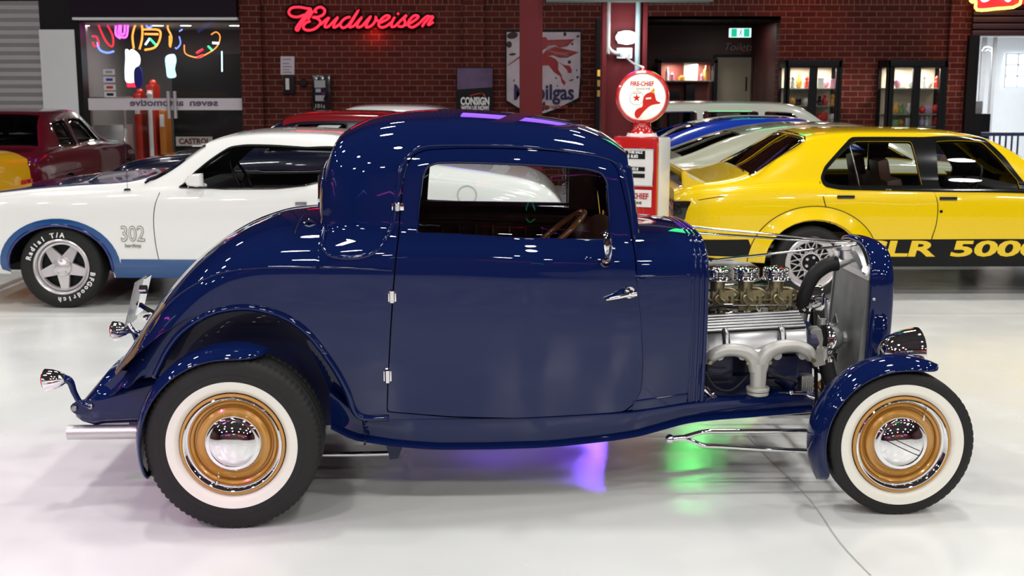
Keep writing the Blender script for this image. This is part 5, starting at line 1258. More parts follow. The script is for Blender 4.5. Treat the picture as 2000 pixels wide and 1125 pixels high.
# frosted band with mirrored lettering
m = MB(); m.bb(wx(170), wx(473), WY-.012, WY-.004, wz(215), wz(192)); band = tag(m.build('frosted_band', frost), 'frosted lettered band across the shop glass', 'window film')
m = MB(); M = Matrix.Translation((wx(332), WY-.016, wz(201))) @ FACE @ Matrix.Diagonal((-1, 1, 1, 1))
add_text(m, 'seven', .15, Matrix.Translation((wx(396), WY-.016, wz(201))) @ FACE @ Matrix.Diagonal((-1, 1, 1, 1)), sx=1.35, bold=.004); purp = mat('purple_grey_lettering', (.12, .08, .14), .5); m.build('band_lettering', purp, band); m = MB(); add_text(m, 'automotive', .15, Matrix.Translation((wx(304), WY-.016, wz(201))) @ FACE @ Matrix.Diagonal((-1, 1, 1, 1)), sx=1.25, bold=.004)
m.build('band_lettering', purp, band)
for k in range(2):
    p = wx(329+13*k); m = MB(); m.cyl((p, WY-.07, wz(231)), (p, WY-.07, wz(178)), .028, seg=14); m.cyl((p, WY-.07, wz(222)), (p, WY, wz(222)), .012); m.cyl((p, WY-.07, wz(187)), (p, WY, wz(187)), .012)
    tag(m.build('pull_handle', silver), ['left upright pull handle on the shop glass door', 'right upright pull handle on the shop glass door'][k], 'door handle')
def tubes(name, strokes, m_, r, label, cat, v=0.0, orig=(0, 0), k=1.0, parent=None, kw=4, closed=False, group=None):
    m = MB()
    for s_ in strokes: m.tube([WP(orig[0]+x/k, orig[1]+y/k, v) for x, y in s_], r, 8, kw, closed)
    o = m.build(name, m_, parent, 180)
    if parent is None: tag(o, label, cat, group)
    return o
Z4 = dict(orig=(0, 0), k=4.0)
tubes('neon_sign', [[(760, 170), (800, 270), (840, 340), (880, 360), (880, 280), (830, 180)], [(720, 285), (755, 290), (770, 350), (740, 360), (725, 330)]], n_red, .012, 'red neon squiggle in the shop window, leftmost neon', 'neon sign', 1.0, **Z4)
tubes('neon_sign', [[(760, 330), (780, 390), (840, 412), (890, 400)]], n_blue, .016, 'short blue neon arc under the red squiggle in the shop window', 'neon sign', 1.0, **Z4)
tubes('neon_sign', [[(880, 185), (930, 190), (925, 260), (950, 290), (990, 280), (1000, 180)], [(905, 200), (905, 270), (940, 300)], [(945, 180), (945, 260), (970, 262), (975, 185)]], n_pink, .016, 'magenta neon letter U in the shop window', 'neon sign', 1.0, **Z4)
tubes('neon_sign', [[(1045, 380), (1035, 280), (1060, 190), (1090, 170), (1110, 210), (1110, 300), (1090, 385)], [(1115, 230), (1240, 235), (1250, 300), (1210, 370), (1130, 390)], [(1130, 265), (1235, 268)]], n_org, .016, 'large orange neon outline beside the magenta U', 'neon sign', 1.0, **Z4)
tubes('neon_sign', [[(1135, 350), (1170, 300)]], n_cyan, .016, 'white stroke of neon inside the orange outline', 'neon sign', .93, **Z4)
tubes('neon_sign', [[(1170, 300), (1225, 360)]], n_grn, .016, 'green stroke of neon inside the orange outline', 'neon sign', .93, **Z4)
tubes('neon_sign', [[(1145, 168), (1145, 205), (1165, 215), (1185, 205), (1185, 168)]], n_blue, .014, 'small blue neon U above the orange outline', 'neon sign', 1.0, **Z4)
tubes('neon_sign', [[(1320, 170), (1310, 220), (1340, 290), (1330, 370)], [(1325, 280), (1325, 360)]], n_org, .013, 'slim upright orange neon above the white bottle sign', 'neon sign', 1.0, **Z4)
tubes('neon_sign', [[(1425, 230), (1400, 245)], [(1400, 285), (1410, 340), (1380, 380), (1370, 370)]], n_blue, .010, 'thin blue neon curl right of the slim orange neon', 'neon sign', 1.0, **Z4)
tubes('neon_sign', [[(1440, 350), (1450, 420), (1540, 450), (1600, 430), (1690, 370), (1720, 290), (1690, 250), (1650, 270)]], n_org, .008, 'wide dim orange neon curve at the right of the shop window', 'neon sign', 1.0, **Z4)
tubes('neon_sign', [[(1625, 360), (1660, 395)]], n_grn, .016, 'green neon dash at the right of the shop window', 'neon sign', .93, **Z4)
tubes('neon_sign', [[(1535, 415), (1585, 385)], [(1540, 450), (1590, 430)]], n_red, .016, 'pair of red neon dashes at the right of the shop window', 'neon sign', .93, **Z4)
tubes('neon_sign', [[(1733, 400), (1735, 560)]], n_cyan, .010, 'upright pale neon line at the right of the shop window', 'neon sign', .9, **Z4)
tubes('neon_sign', [[(1660, 335), (1710, 338)]], n_cyan, .018, 'short pale neon bar at the right of the shop window', 'neon sign', .95, **Z4)
def slab(name, px, m_, label, cat, v=0.0, th=.04, orig=(0, 0), k=1.0, parent=None, bev=0.0, smooth=0):
    q = [WP(orig[0]+x/k, orig[1]+y/k, v) for x, y in px]; pl = [(p.x, p.z) for p in q]
    if smooth: pl = rnd(pl, smooth)
    m = MB(); y = WY+v; m.prism(pl, lambda a, b: Vector((a, y, b)), lambda a, b: Vector((a, y+th, b)), bev); o = m.build(name, m_, parent)
    if parent is None and label: tag(o, label, cat)
    return o
slab('light_sign', [(980, 385), (1010, 400), (1030, 385), (1080, 430), (1085, 500), (1050, 540), (1045, 640), (985, 640), (975, 560), (980, 460)], emi('bright_cyan_white', (.80, .95, 1), 2.6), 'glowing white bottle-shaped sign over the red gas pumps in the shop', 'sign', 1.2, .06, smooth=3, **Z4)
slab('light_sign', [(990, 645), (1060, 645), (1065, 680), (995, 680)], n_red, 'red glowing foot below the white bottle-shaped sign', 'sign', 1.2, .06, **Z4)
slab('round_sign', [(1048, 545), (1085, 520), (1110, 580), (1105, 670), (1070, 690), (1048, 640)], mat('blue_red_enamel', (.03, .04, .35), .3), 'dark blue oval sign beside the glowing white bottle sign', 'sign', 1.1, .05, smooth=3, **Z4)
slab('light_sign', [(1290, 460), (1310, 430), (1355, 425), (1372, 470), (1360, 540), (1370, 600), (1310, 605), (1298, 540)], emi('pale_cyan_glow', (.45, .85, .95), 1.5), 'pale blue glowing bottle-shaped sign in the middle of the shop', 'sign', 1.3, .05, smooth=3, **Z4)
redg = mat('gas_pump_red', (.50, .03, .015), .3, 0, .5); orang = mat('orange_enamel', (.55, .17, .02), .4)
def shop_pump(px, top, bot, wpx, m_, label):
    x = wx(px, 1.6); W = wpx/121*1.06; m = MB(); zt = WP(px, top, 1.6).z
    m.box((x, WY+1.6, zt/2), (W, .4, zt), .05); m.sph((x, WY+1.6, zt+.02), W*.45, 16); o = m.build('gas_pump', m_); tag(o, label, 'gas pump')
    m = MB(); m.box((x, WY+1.39, zt*.85), (W*.6, .03, zt*.18), .01); m.build('pump_dial', letterw, o)
shop_pump(272, 182, 330, 16, redg, 'red gas pump inside the shop, left of the pale post'); shop_pump(298, 165, 330, 17, redg, 'taller red gas pump inside the shop, right of the pale post')
shop_pump(319, 215, 330, 14, orang, 'orange gas pump inside the shop by the door handles')
m = MB(); x = wx(290, 1.3); m.cyl((x, WY+1.3, 0), (x, WY+1.3, 1.42), .035); m.sph((x, WY+1.3, 1.45), .05); tag(m.build('hose_post', plaster), 'pale upright post between the two red gas pumps', 'post')
m = MB(); m.bb(wx(335, .5), wx(412, .5), WY+.5, WY+.53, .2, wz(262, .5)); o = tag(m.build('display_board', blackp), 'black board behind the glass with a white oil brand sign', 'board')
m = MB(); m.bb(wx(338, .48), wx(410, .48), WY+.475, WY+.495, WP(0, 285, .48).z, WP(0, 267, .48).z); m.build('sign_plate', mat('sign_white', (.55, .50, .46), .5), o)
m = MB(); add_text(m, 'CASTROL', .125, Matrix.Translation((wx(374, .46), WY+.47, WP(0, 276, .46).z-.004)) @ FACE, bold=.004, sx=.95); add_text(m, 'MOTOR OIL', .06, Matrix.Translation((wx(374, .46), WY+.49, WP(0, 291, .46).z)) @ FACE); m.build('sign_lettering', mat('dark_red_ink', (.10, .005, .005), .5), o)
for k, (y_, cc) in enumerate(((140, 'plain'), (155, 'blue-printed'), (170, 'red-printed'), (184, 'black-printed'))):
    m = MB(); m.bb(wx(202), wx(225), WY-.008, WY-.003, wz(y_+6), wz(y_-5)); o = tag(m.build('window_sticker', frost), 'small %s white sticker on the shop glass, %s of four' % (cc, ['topmost', 'second', 'third', 'lowest'][k]), 'sticker')
    m = MB(); m.bb(wx(207), wx(220), WY-.0095, WY-.008, wz(y_+3), wz(y_-2)); m.build('print', [greyp, mat('ink_blue', (.02, .03, .3), .5), redg, blackp][k], o)
m = MB()
for q in ((178, 475), (262, 475)): pass
m.cyl((wx(181, 1.0), WY+1, 0), (wx(181, 1.0), WY+1, .95), .02); m.cyl((wx(215, 1.0), WY+1, 0), (wx(215, 1.0), WY+1, .95), .02); m.cyl((wx(245, 1.0), WY+1, 0), (wx(245, 1.0), WY+1, .95), .02); m.bb(wx(178, 1), wx(250, 1), WY+.8, WY+1.2, 1.38, 1.42); m.bb(wx(180, 1), wx(248, 1), WY+.82, WY+1.18, .3, .95, .01); m.bb(wx(180, 1), wx(183, 1), WY+.8, WY+.85, .9, 1.4); m.bb(wx(245, 1), wx(248, 1), WY+.8, WY+.85, .9, 1.4)
tag(m.build('counter', silver), 'pale metal counter stand inside the shop behind the glass', 'counter')
# --- red script neon on the brick wall
BW = [[(290, 185), (200, 215), (120, 200), (90, 150), (130, 100), (220, 90), (310, 105), (372, 125), (300, 235), (240, 320), (205, 383), (180, 360), (230, 285), (300, 190), (365, 108)],
 [(395, 140), (345, 225), (332, 250)], [(445, 155), (415, 140), (450, 100), (500, 90), (545, 130), (525, 185), (460, 215), (388, 215), (460, 238), (490, 290), (440, 350), (370, 380), (300, 375), (272, 335), (310, 285), (362, 268)],
 [(488, 312), (550, 258), (600, 220), (560, 285), (545, 338), (590, 335), (650, 275), (712, 215), (672, 280), (655, 345), (700, 330), (740, 295)],
 [(865, 212), (795, 235), (742, 300), (765, 350), (825, 330), (890, 250), (970, 125), (895, 255), (850, 338), (905, 330), (950, 285)],
 [(950, 285), (1015, 215), (965, 285), (955, 342), (1010, 330), (1070, 265), (1125, 205), (1085, 275), (1065, 342), (1130, 325), (1180, 265), (1190, 205), (1195, 250), (1235, 275)],
 [(1230, 292), (1320, 250), (1362, 208), (1315, 198), (1250, 250), (1222, 310), (1255, 345), (1320, 330), (1390, 275)],
 [(1425, 215), (1392, 280), (1385, 335), (1430, 330), (1485, 275)], [(1460, 182), (1476, 165)],
 [(1485, 275), (1575, 190), (1545, 235), (1558, 290), (1525, 335), (1468, 330)],
 [(1545, 320), (1620, 292), (1700, 240), (1722, 203), (1665, 200), (1602, 270), (1605, 330), (1660, 342), (1740, 290)],
 [(1740, 290), (1820, 212), (1862, 212), (1800, 290), (1770, 338)], [(1868, 215), (1912, 210), (1860, 285), (1848, 318), (1912, 278)]]
ns = thing('neon_sign', 'red script neon sign reading Budweiser on the brick wall', 'neon sign', (0, 0, 0))
tubes('backing', BW, blackp, .052, '', '', -.05, (550, 0), 6.452, ns, 4)
tubes('neon_tube', BW, n_red, .017, '', '', -.13, (550, 0), 6.452, ns, 4)
lamp('neon_glow', 'AREA', (wx(735), WY-.12, wz(60)), 1.2, (1, .05, .02), .25, aim=(wx(735), WY+.3, wz(85)))
# --- small things on the brick wall
slab('paper_notice', [(548, 110), (575, 110), (575, 146), (548, 146)], mat('paper_white', (.50, .46, .52), .7), 'white paper notice taped to the brick wall above the black keypad', 'notice', -.01, .006)
m = MB(); 
for k, y_ in enumerate((116, 124, 130, 136, 141)): m.bb(wx(553), wx(570-(k % 2)*4), WY-.013, WY-.011, wz(y_+1), wz(y_-1))
m.build('print_lines', mat('grey_ink', (.2, .2, .22), .6), bpy.data.objects['paper_notice'])
m = MB(); m.bb(wx(554), wx(576), WY-.07, WY, wz(183), wz(149), .01); o = tag(m.build('keypad', blackp), 'black wall keypad with a pale strip under the paper notice', 'keypad'); m = MB(); m.bb(wx(559), wx(566), WY-.078, WY-.07, wz(175), wz(153)); m.build('keypad_strip', silver, o)
m = MB(); m.cyl((wx(593), WY-.06, wz(162)), (wx(593), WY, wz(162)), .06, seg=24, bev=.01); tag(m.build('wall_sensor', blackp), 'small round black sensor on the brick wall', 'sensor')
m = MB(); m.bb(wx(612), wx(648), WY-.16, WY, .7, wz(147), .015); o = tag(m.build('wall_phone_panel', blackg), 'black wall phone panel with silver labels left of the brick expanse', 'phone')
m = MB(); m.bb(wx(617), wx(638), WY-.17, WY-.16, wz(171), wz(157)); m.bb(wx(618), wx(638), WY-.17, WY-.16, wz(197), wz(186)); m.bb(wx(619), wx(629), WY-.17, WY-.16, wz(180), wz(173)); m.build('label_plates', mat('label_grey', (.32, .32, .34), .5), o)
m = MB(); m.tube([(wx(633), WY-.18, wz(172)), (wx(640), WY-.2, wz(182)), (wx(636), WY-.18, wz(195))], .02, 8); m.tube([(wx(615), WY-.16, wz(190)), (wx(609), WY-.14, wz(202)), (wx(613), WY-.14, wz(222))], .008); m.build('handset', blackp, o)
m = MB(); add_text(m, '101s', .09, Matrix.Translation((wx(626), WY-.165, wz(207))) @ FACE); m.build('panel_lettering', silver, o)
# poster
pm = mat('poster_print', (.05, .03, .07), .4, noise=.5, nscale=6)
o = slab('poster', [(892, 131), (963, 131), (963, 218), (892, 218)], blackp, 'dark poster with white lettering CONSIGN WITH US NOW on the brick pier', 'poster', -.10, .02)
slab('poster_picture', [(893, 133), (962, 133), (962, 170), (893, 175)], mat('poster_picture_print', (.12, .07, .16), .4, noise=.8, nscale=4), '', '', -.105, .004, parent=o)
m = MB(); add_text(m, 'CONSIGN', .165, Matrix.Translation((wx(928), WY-.108, wz(198))) @ FACE, bold=.007, sx=.62); add_text(m, 'WITH US NOW!', .09, Matrix.Translation((wx(928), WY-.108, wz(211))) @ FACE, bold=.004, sx=.68); m.build('poster_lettering', letterw, o)
m = MB(); m.tube([(wx(918), WY-.106, wz(187)), (wx(930), WY-.106, wz(184)), (wx(940), WY-.106, wz(182))], .01, 6); m.tube([(wx(943), WY-.106, wz(182)), (wx(947), WY-.106, wz(188))], .012, 6, 1); m.build('poster_script', redg, o)
# enamel gasoline sign
mg = thing('enamel_sign', 'chipped white enamel sign with red winged horse and Mobilgas lettering', 'sign', (0, 0, 0))
enam = mat('chipped_enamel', (.50, .43, .47), .35, noise=.35, nscale=5); navyi = mat('navy_enamel', (.012, .008, .07), .35); redi = mat('red_enamel', (.28, .015, .018), .35); rust = mat('rust_chip', (.035, .022, .02), .8)
O6 = dict(orig=(980, 50), k=6.247)
slab('sign_plate', [(60, 80), (960, 80), (958, 600), (935, 880), (700, 1000), (510, 1070), (200, 1000), (60, 910)], enam, '', '', -.08, .04, parent=mg, **O6)
slab('sign_rim', [(45, 50), (970, 50), (975, 600), (950, 900), (720, 1030), (510, 1095), (190, 1020), (45, 930)], blackp, '', '', -.045, .03, parent=mg, **O6)
for i, q in enumerate(([(430, 380), (600, 378), (660, 410), (690, 450), (690, 540), (730, 600), (740, 650), (780, 690), (765, 735), (730, 690), (715, 620), (640, 570), (600, 520), (570, 485), (430, 490), (300, 470), (300, 400)], [(690, 440), (760, 480), (830, 490), (855, 540), (850, 580), (805, 575), (800, 545), (740, 480)], [(440, 140), (540, 140), (560, 175), (890, 165), (800, 250), (700, 270), (650, 235), (580, 240), (500, 300), (440, 380), (400, 300)], [(540, 300), (650, 260), (940, 325), (800, 390), (700, 390), (620, 360), (540, 380), (460, 390)], [(75, 480), (215, 375), (300, 400), (300, 430), (205, 400), (80, 487)])):
    slab(['winged_horse', 'hind_leg', 'upper_wing', 'lower_wing', 'front_leg'][i], q, redi, '', '', -.084-.001*i, .004, parent=mg, **O6)
m = MB()
for k in range(5): m.tube([WP(980+(560+k*22)/6.247, 50+(300+k*14)/6.247, -.093), WP(980+(700+k*30)/6.247, 50+(330+k*9)/6.247, -.093), WP(980+(860-k*25)/6.247, 50+(322+k*14)/6.247, -.093)], .004, 5, 3)
for k in range(3): m.tube([WP(980+(530)/6.247, 50+(230+k*25)/6.247, -.093), WP(980+(600)/6.247, 50+(215+k*25)/6.247, -.093), WP(980+(820-k*25)/6.247, 50+(195+k*22)/6.247, -.093)], .004, 5, 3)
m.build('feather_lines', mat('pink_line', (.45, .18, .18), .5), mg)
m = MB(); add_text(m, 'Mobilgas', .335, Matrix.Translation((WP(980+512/6.247, 184, -.1).x, WY-.09, WP(0, 179, -.09).z-.02)) @ FACE, bold=.008, sx=.83); m.build('sign_lettering', navyi, mg)
m = MB(); add_text(m, 'SOCONY-VACUUM', .07, Matrix.Translation((WP(980+600/6.247, 184, -.1).x, WY-.09, WP(0, 209.5, -.09).z)) @ FACE, bold=.003, sx=.9); m.build('sign_subtitle', redi, mg)
m = MB(); random.seed(3)
for x, y, a, b in ((130, 120, 70, 40), (90, 230, 35, 40), (130, 350, 45, 14), (860, 225, 14, 14), (825, 445, 22, 22), (850, 665, 30, 8), (930, 130, 22, 12), (925, 630, 14, 18), (660, 640, 10, 10), (680, 735, 9, 9), (860, 948, 14, 14), (545, 1000, 30, 30), (150, 670, 8, 16), (770, 105, 20, 24), (915, 545, 10, 9), (640, 900, 22, 14), (510, 985, 22, 60)):
    c = WP(980+x/6.247, 50+y/6.247, -.084); m.sph(c, 1, 10, (a/6.247/121, .004, b/6.247/121), (0, random.uniform(-.4, .4), 0))
m.build('chips', rust, mg)
# --- steel columns, beam, pipes, lamp
CY = 14.42
f14 = Frame((0, CY), 0)
def P14(x, y, v=0.0): p = f14.P(x, y, v); return Vector((p.x, CY+v, p.z))
def column(x0, x1, nm, yv=CY):
    m = MB(); a = P14(x0, 20).x; b = P14(x1, 20).x; W = b-a; d = .20
    m.bb(a, b, yv, yv+.018, 0, 6.9); m.bb(a, b, yv+d, yv+d+.018, 0, 6.9); m.bb((a+b)/2-.01, (a+b)/2+.01, yv+.015, yv+d, 0, 6.9); m.bb(a-.05, b+.05, yv-.05, yv+d+.07, 0, .025); return struct(m.build(nm, steelr, ang=30))
column(1015, 1060, 'trim_10'); 
m = MB(); a, b = P14(1176, 20).x, P14(1264, 20).x
m.bb(a, a+.05, CY-.08, CY+.2, 0, 6.9, .006); m.bb(b-.05, b, CY-.08, CY+.2, 0, 6.9, .006); m.bb(a, b, CY+.03, CY+.07, 0, 6.9); struct(m.build('trim_11', steelr))
m = MB(); m.bb(P14(1066, 2).x, P14(1388, 2).x, CY-.2, CY+.1, P14(1000, 5).z, P14(1000, 5).z+.35, .01); struct(m.build('trim_12', mat('green_grey_beam', (.10, .12, .11), .5)))
m = MB(); p = P14(1190, 0, -.15); m.tube([(p.x, CY-.07, 5), (p.x, CY-.07, P14(0, 60).z), (p.x+.005, CY-.07, P14(0, 92).z), (P14(1200, 0).x, CY-.07, P14(0, 103).z), (P14(1212, 0).x, CY-.07, P14(0, 104).z)], .025, 10, 5); tag(m.build('conduit', greyp), 'grey conduit pipe running down the left side of the wide red column', 'pipe')
m = MB(); p = P14(1246, 0); m.cyl((p.x, CY-.05, 0), (p.x, CY-.05, 6), .03, seg=14); tag(m.build('conduit', mat('pale_blue_pipe', (.30, .42, .46), .4)), 'pale blue pipe running straight down the wide red column', 'pipe')
c = P14(1222, 74); m = MB(); m.sph((c.x, CY-.12, c.z), .125, 24, (1, .5, .62)); wl = tag(m.build('wall_lamp', lampw), 'bright oval bulkhead lamp on the wide red column', 'light'); m = MB(); m.bb(c.x-.10, c.x+.10, CY-.07, CY+.03, c.z-.07, c.z+.07, .02); m.build('lamp_base', silver, wl)
lamp('wall_lamp_light', 'POINT', (c.x, CY-.30, c.z), 9, (.92, .98, 1), .10)
c = P14(1219, 104); m = MB(); m.bb(c.x-.09, c.x+.09, CY-.05, CY+.03, c.z-.06, c.z+.06, .012); so = tag(m.build('power_socket', plaster), 'white double power socket under the bright oval lamp', 'socket'); m = MB()
for dx in (-.04, .04): m.cyl((c.x+dx, CY-.06, c.z-.01), (c.x+dx, CY-.05, c.z-.01), .03, seg=20)
m.build('plug', mat('socket_grey', (.28, .30, .33), .4), so)
m = MB(); m.tube([(c.x+.02, CY-.07, c.z-.02), (c.x*.8+.985*.2, (CY-.07)*.8+9.38*.2, c.z*.8+1.82*.2-.03), (c.x*.4+.985*.6, (CY-.07)*.4+9.38*.6, c.z*.4+1.82*.6-.03), (.985, 9.38, 1.82)], .010, 8); tag(m.build('power_cable', plaster), 'white cable hanging from the socket to the round pump globe', 'cable')
# shelf of yellow tins between the brick wall and the wide column
m = MB(); x0, x1 = wx(1164, -.6), wx(1182, -.6)
m.bb(x0, x0+.4, WY-.6, WY-.3, 0, wz(36, -.6), .01); sh = tag(m.build('display_shelf', blackp), 'black shelf unit glimpsed left of the wide red column', 'shelf')
for k in range(3):
    m = MB(); z = WP(0, 144+k*20, -.65).z; m.bb(x0+.02, x0+.30, WY-.64, WY-.6, z-.04, z+.06, .005); tag(m.build('tin_box', emi('glowing_yellow_tin_%d' % k, (.8, .45, .06), .55) if k == 0 else mat('yellow_tin_%d' % k, (.55, .33, .05), .4)), ['yellow box on the top level of the shelf beside the wide red column', 'yellow box on the middle level of the shelf beside the wide red column', 'yellow box on the lowest visible level of the shelf beside the wide red column'][k], 'box')  # top box glows by itself: light put into its material
# --- alcove with the washrooms
x0, x1 = wx(1262), wx(1521); D = 2.4
m = MB(); m.bb(x0, x1, WY+D, WY+D+.1, 0, 2.9); struct(m.build('wall_alcove_back', maroonw)); m = MB(); m.bb(x0-.1, x0, WY+.3, WY+D, 0, 2.9); struct(m.build('wall_alcove_left', maroonw)); m = MB(); m.bb(x1, x1+.1, WY+.3, WY+D, 0, 2.9); struct(m.build('wall_alcove_right', maroonw)); m = MB(); m.bb(x0, x1, WY, WY+D, 2.66, 2.7); struct(m.build('ceiling_alcove', blackp))
m = MB(); p = WP(1400, 112, D-.05); q = WP(1478, 112, D-.05); m.bb(p.x-.05, q.x+.05, WY+D-.04, WY+D, 0, p.z+.05); struct(m.build('door_2', blackp)); m = MB(); m.bb(p.x, q.x, WY+D-.06, WY+D-.03, 0, p.z); o = m.build('door_3', beige); struct(o)
m = MB(); m.bb(WP(1461, 0, D-.1).x, WP(1464, 0, D-.1).x, WY+D-.12, WY+D-.10, WP(0, 178, D-.1).z, WP(0, 150, D-.1).z, .005); m.build('door_handle', blackp, o)
m = MB(); m.bb(WP(1480, 0, D-.3).x, x1, WY+D-.3, WY+D-.25, 0, WP(0, 108, D-.3).z); struct(m.build('wall_alcove_screen', blackg))
e0, e1 = WP(1425, 55, .4), WP(1467, 73, .4); m = MB(); m.bb(e0.x, e1.x, WY+.4, WY+.46, e1.z, e0.z, .006); ex = tag(m.build('exit_sign', emi('exit_white', (.75, 1, .95), 1.0)), 'lit green and white running-man exit sign above the alcove lettering', 'sign')
m = MB(); m.bb(e0.x+.03, e0.x+.12, WY+.392, WY+.40, e1.z+.01, e0.z-.01); m.bb(e1.x-.12, e1.x-.03, WY+.392, WY+.40, e1.z+.01, e0.z-.01); m.build('green_panel', emi('exit_green', (0, .45, .26), 1.0), ex)
cx = (e0.x+e1.x)/2; cz = (e0.z+e1.z)/2; m = MB(); m.sph((cx+.01, WY+.39, cz+.045), .011, 10, (1, .3, 1)); m.tube([(cx+.005, WY+.39, cz+.03), (cx, WY+.39, cz)], .009, 6, 1); m.tube([(cx, WY+.39, cz), (cx+.02, WY+.39, cz-.02), (cx+.012, WY+.39, cz-.05)], .006, 6, 1); m.tube([(cx, WY+.39, cz), (cx-.012, WY+.39, cz-.025), (cx-.03, WY+.39, cz-.04)], .006, 6, 1); m.tube([(cx+.003, WY+.39, cz+.025), (cx+.025, WY+.39, cz+.01)], .005, 6, 1); m.build('running_figure', emi('exit_figure', (0, .3, .2), .6), ex)
m = MB()
for xx in (e0.x+.08, e1.x-.08): m.cyl((xx, WY+.43, e0.z-.01), (xx, WY+.43, 2.66), .008, seg=8)
m.build('hanger', blackp, ex)
m = MB(); c = WP(1441, 92, D-.05); add_text(m, 'Toilets', .19, Matrix.Translation(c) @ FACE, shear=.35, bold=-.002); o = tag(m.build('wall_lettering', mat('grey_script', (.30, .29, .29), .5)), 'grey script lettering Toilets on the maroon alcove wall', 'lettering')
m = MB(); c = WP(1456, 101, D-.05); m.box(c, (.12, .01, .03), .004); m.build('red_flourish', redi, o)
lamp('alcove_light', 'AREA', (WP(1445, 40, 1).x, WY+.9, 2.62), 7, (1, .92, .85), .25)
def trinket(x, y, z, h, m_, label, kind='figurine'):
    m = MB()
    if kind == 'ball': m.sph((x, y, z+h*.36), h*.36, 18); m.lathe([(0, h*.2), (h*.05, h*.16)], (x, y, z), (0, 0, 1), 12)
    elif kind == 'box': m.box((x, y, z+h*.3), (h*.5, h*.3, h*.6), .01)
    elif kind == 'vase': m.lathe([(0, 0), (0, h*.14), (h*.12, h*.24), (h*.4, h*.26), (h*.62, h*.12), (h*.8, h*.15), (h*.8, .001)], (x, y, z), (0, 0, 1), 18)
    else:
        m.lathe([(0, 0), (0, h*.22), (h*.06, h*.26), (h*.30, h*.17), (h*.52, h*.20), (h*.60, h*.08)], (x, y, z), (0, 0, 1), 16); m.sph((x, y, z+h*.74), h*.21, 14)
        for s_ in (-1, 1): m.tube([(x+s_*h*.14, y, z+h*.5), (x+s_*h*.30, y-.01, z+h*.38), (x+s_*h*.27, y-.02, z+h*.22)], h*.055, 6, 3)
    c_ = np.array(m.v); hw_ = abs(c_[:, 0]-x).max(); k_ = min(1, .050/hw_); m.v = [(x+(a-x)*k_, y+(b-y)*k_, (z+(c-z)*(k_**.5))) for a, b, c in m.v]
    return tag(m.build(kind, m_), label, kind)
TC = {'red': mat('toy_red', (.55, .03, .03), .3), 'white': mat('toy_white', (.8, .78, .76), .4), 'pink': mat('toy_pink', (.75, .30, .45), .5), 'black': blackg, 'amber': mat('toy_amber', (.55, .28, .05), .35), 'blue': mat('toy_blue', (.04, .08, .4), .35), 'green': mat('toy_green', (.15, .35, .12), .4), 'lilac': mat('toy_lilac', (.40, .30, .50), .5)}
def cabinet(pxl, pxr, pyt, doors, which, v0=-.52, rows=()):
    c0, c1 = WP(pxl, pyt, v0), WP(pxr, pyt, v0); zt = c0.z; m = MB(); y0 = WY+v0; y1 = WY-.02
    cab_ = thing('display_cabinet', which[0], 'cabinet', (0, 0, 0))
    m.bb(c0.x, c1.x, y0, y1, zt-.12, zt, .01); m.bb(c0.x, c1.x, y0, y1, 0, .5, .01); m.bb(c0.x, c1.x, y1-.02, y1, .5, zt)
    for a, b in doors[1]: m.bb(WP(a, 0, v0).x, WP(b, 0, v0).x, y0, y0+.05, .5, zt-.1)
    for xx in (c0.x, c1.x-.05): m.bb(xx, xx+.05, y0, y0+.05, .4, zt); m.bb(xx, xx+.05, y1-.05, y1, .4, zt)
    m.build('cabinet_frame', blackp, cab_)
    m = MB(); m.bb(c0.x+.04, c1.x-.04, y1-.04, y1-.022, .5, zt-.12); m.build('back_panel', mat('warm_back_%d' % pxl, (.50, .42, .33), .6), cab_)
    for k, py in enumerate(rows):
        z = WP(0, py, v0+.25).z; m = MB(); m.bb(c0.x+.04, c1.x-.04, y0+.06, y1-.04, z-.012, z); m.build('glass_shelf', mat('shelf_glass_%d_%d' % (pxl, k), (.3, .36, .34), .1), cab_)
    m = MB(); m.add([(c0.x+.03, y0+.02, .5), (c1.x-.03, y0+.02, .5), (c1.x-.03, y0+.02, zt-.1), (c0.x+.03, y0+.02, zt-.1)], [(0, 1, 2, 3)]); m.build('glass_door', glass, cab_)
    for a, b in doors[0]:
        xm = (WP(a, 0, v0+.1).x+WP(b, 0, v0+.1).x)/2; lamp('cabinet_light', 'AREA', (xm, y0+.22, zt-.13), 7.5, (1, .9, .76), .12)
    cols = ['white', 'red', 'pink', 'amber', 'black', 'lilac', 'blue', 'green']; i = 0
    rn = ['top', 'second', 'third']
    for k, py in enumerate(rows):
        z = WP(0, py, v0+.25).z+.001; 
        for d, (a, b) in enumerate(doors[0]):
            xa, xb = WP(a, 0, v0+.22).x, WP(b, 0, v0+.22).x; n = 3; cc_ = which[2][k][d]
            for j in range(n):
                cn = cc_[j]; h = which[3][k]*(.8, 1, .7)[(j+k+d) % 3]; kd = ('figurine', 'ball', 'vase', 'box')[(j*2+k+d*3+(pxl > 1600)) % 4]
                trinket(xa+(xb-xa)*(j+.5)/n, y0+.20+.07*(j % 2), z, h, TC[cn], '%s %s, %s on %s shelf behind the %s door, %s' % (cn, kd, ['left', 'middle', 'right'][j], rn[k], ['left', 'right'][d], which[1]), kd)
    return cab_
cabinet(1534, 1646, 117, (((1548, 1588), (1602, 1640)), ((1542, 1549), (1587, 1603), (1640, 1646))), ('black glass-fronted display cabinet nearest the washroom alcove, lit inside', 'alcove-side cabinet', [[('white', 'amber', 'red'), ('white', 'pink', 'pink')], [('amber', 'black', 'white'), ('black', 'red', 'amber')], [('red', 'amber', 'red'), ('red', 'red', 'white')]], (.36, .26, .26)), rows=(172, 206, 236))
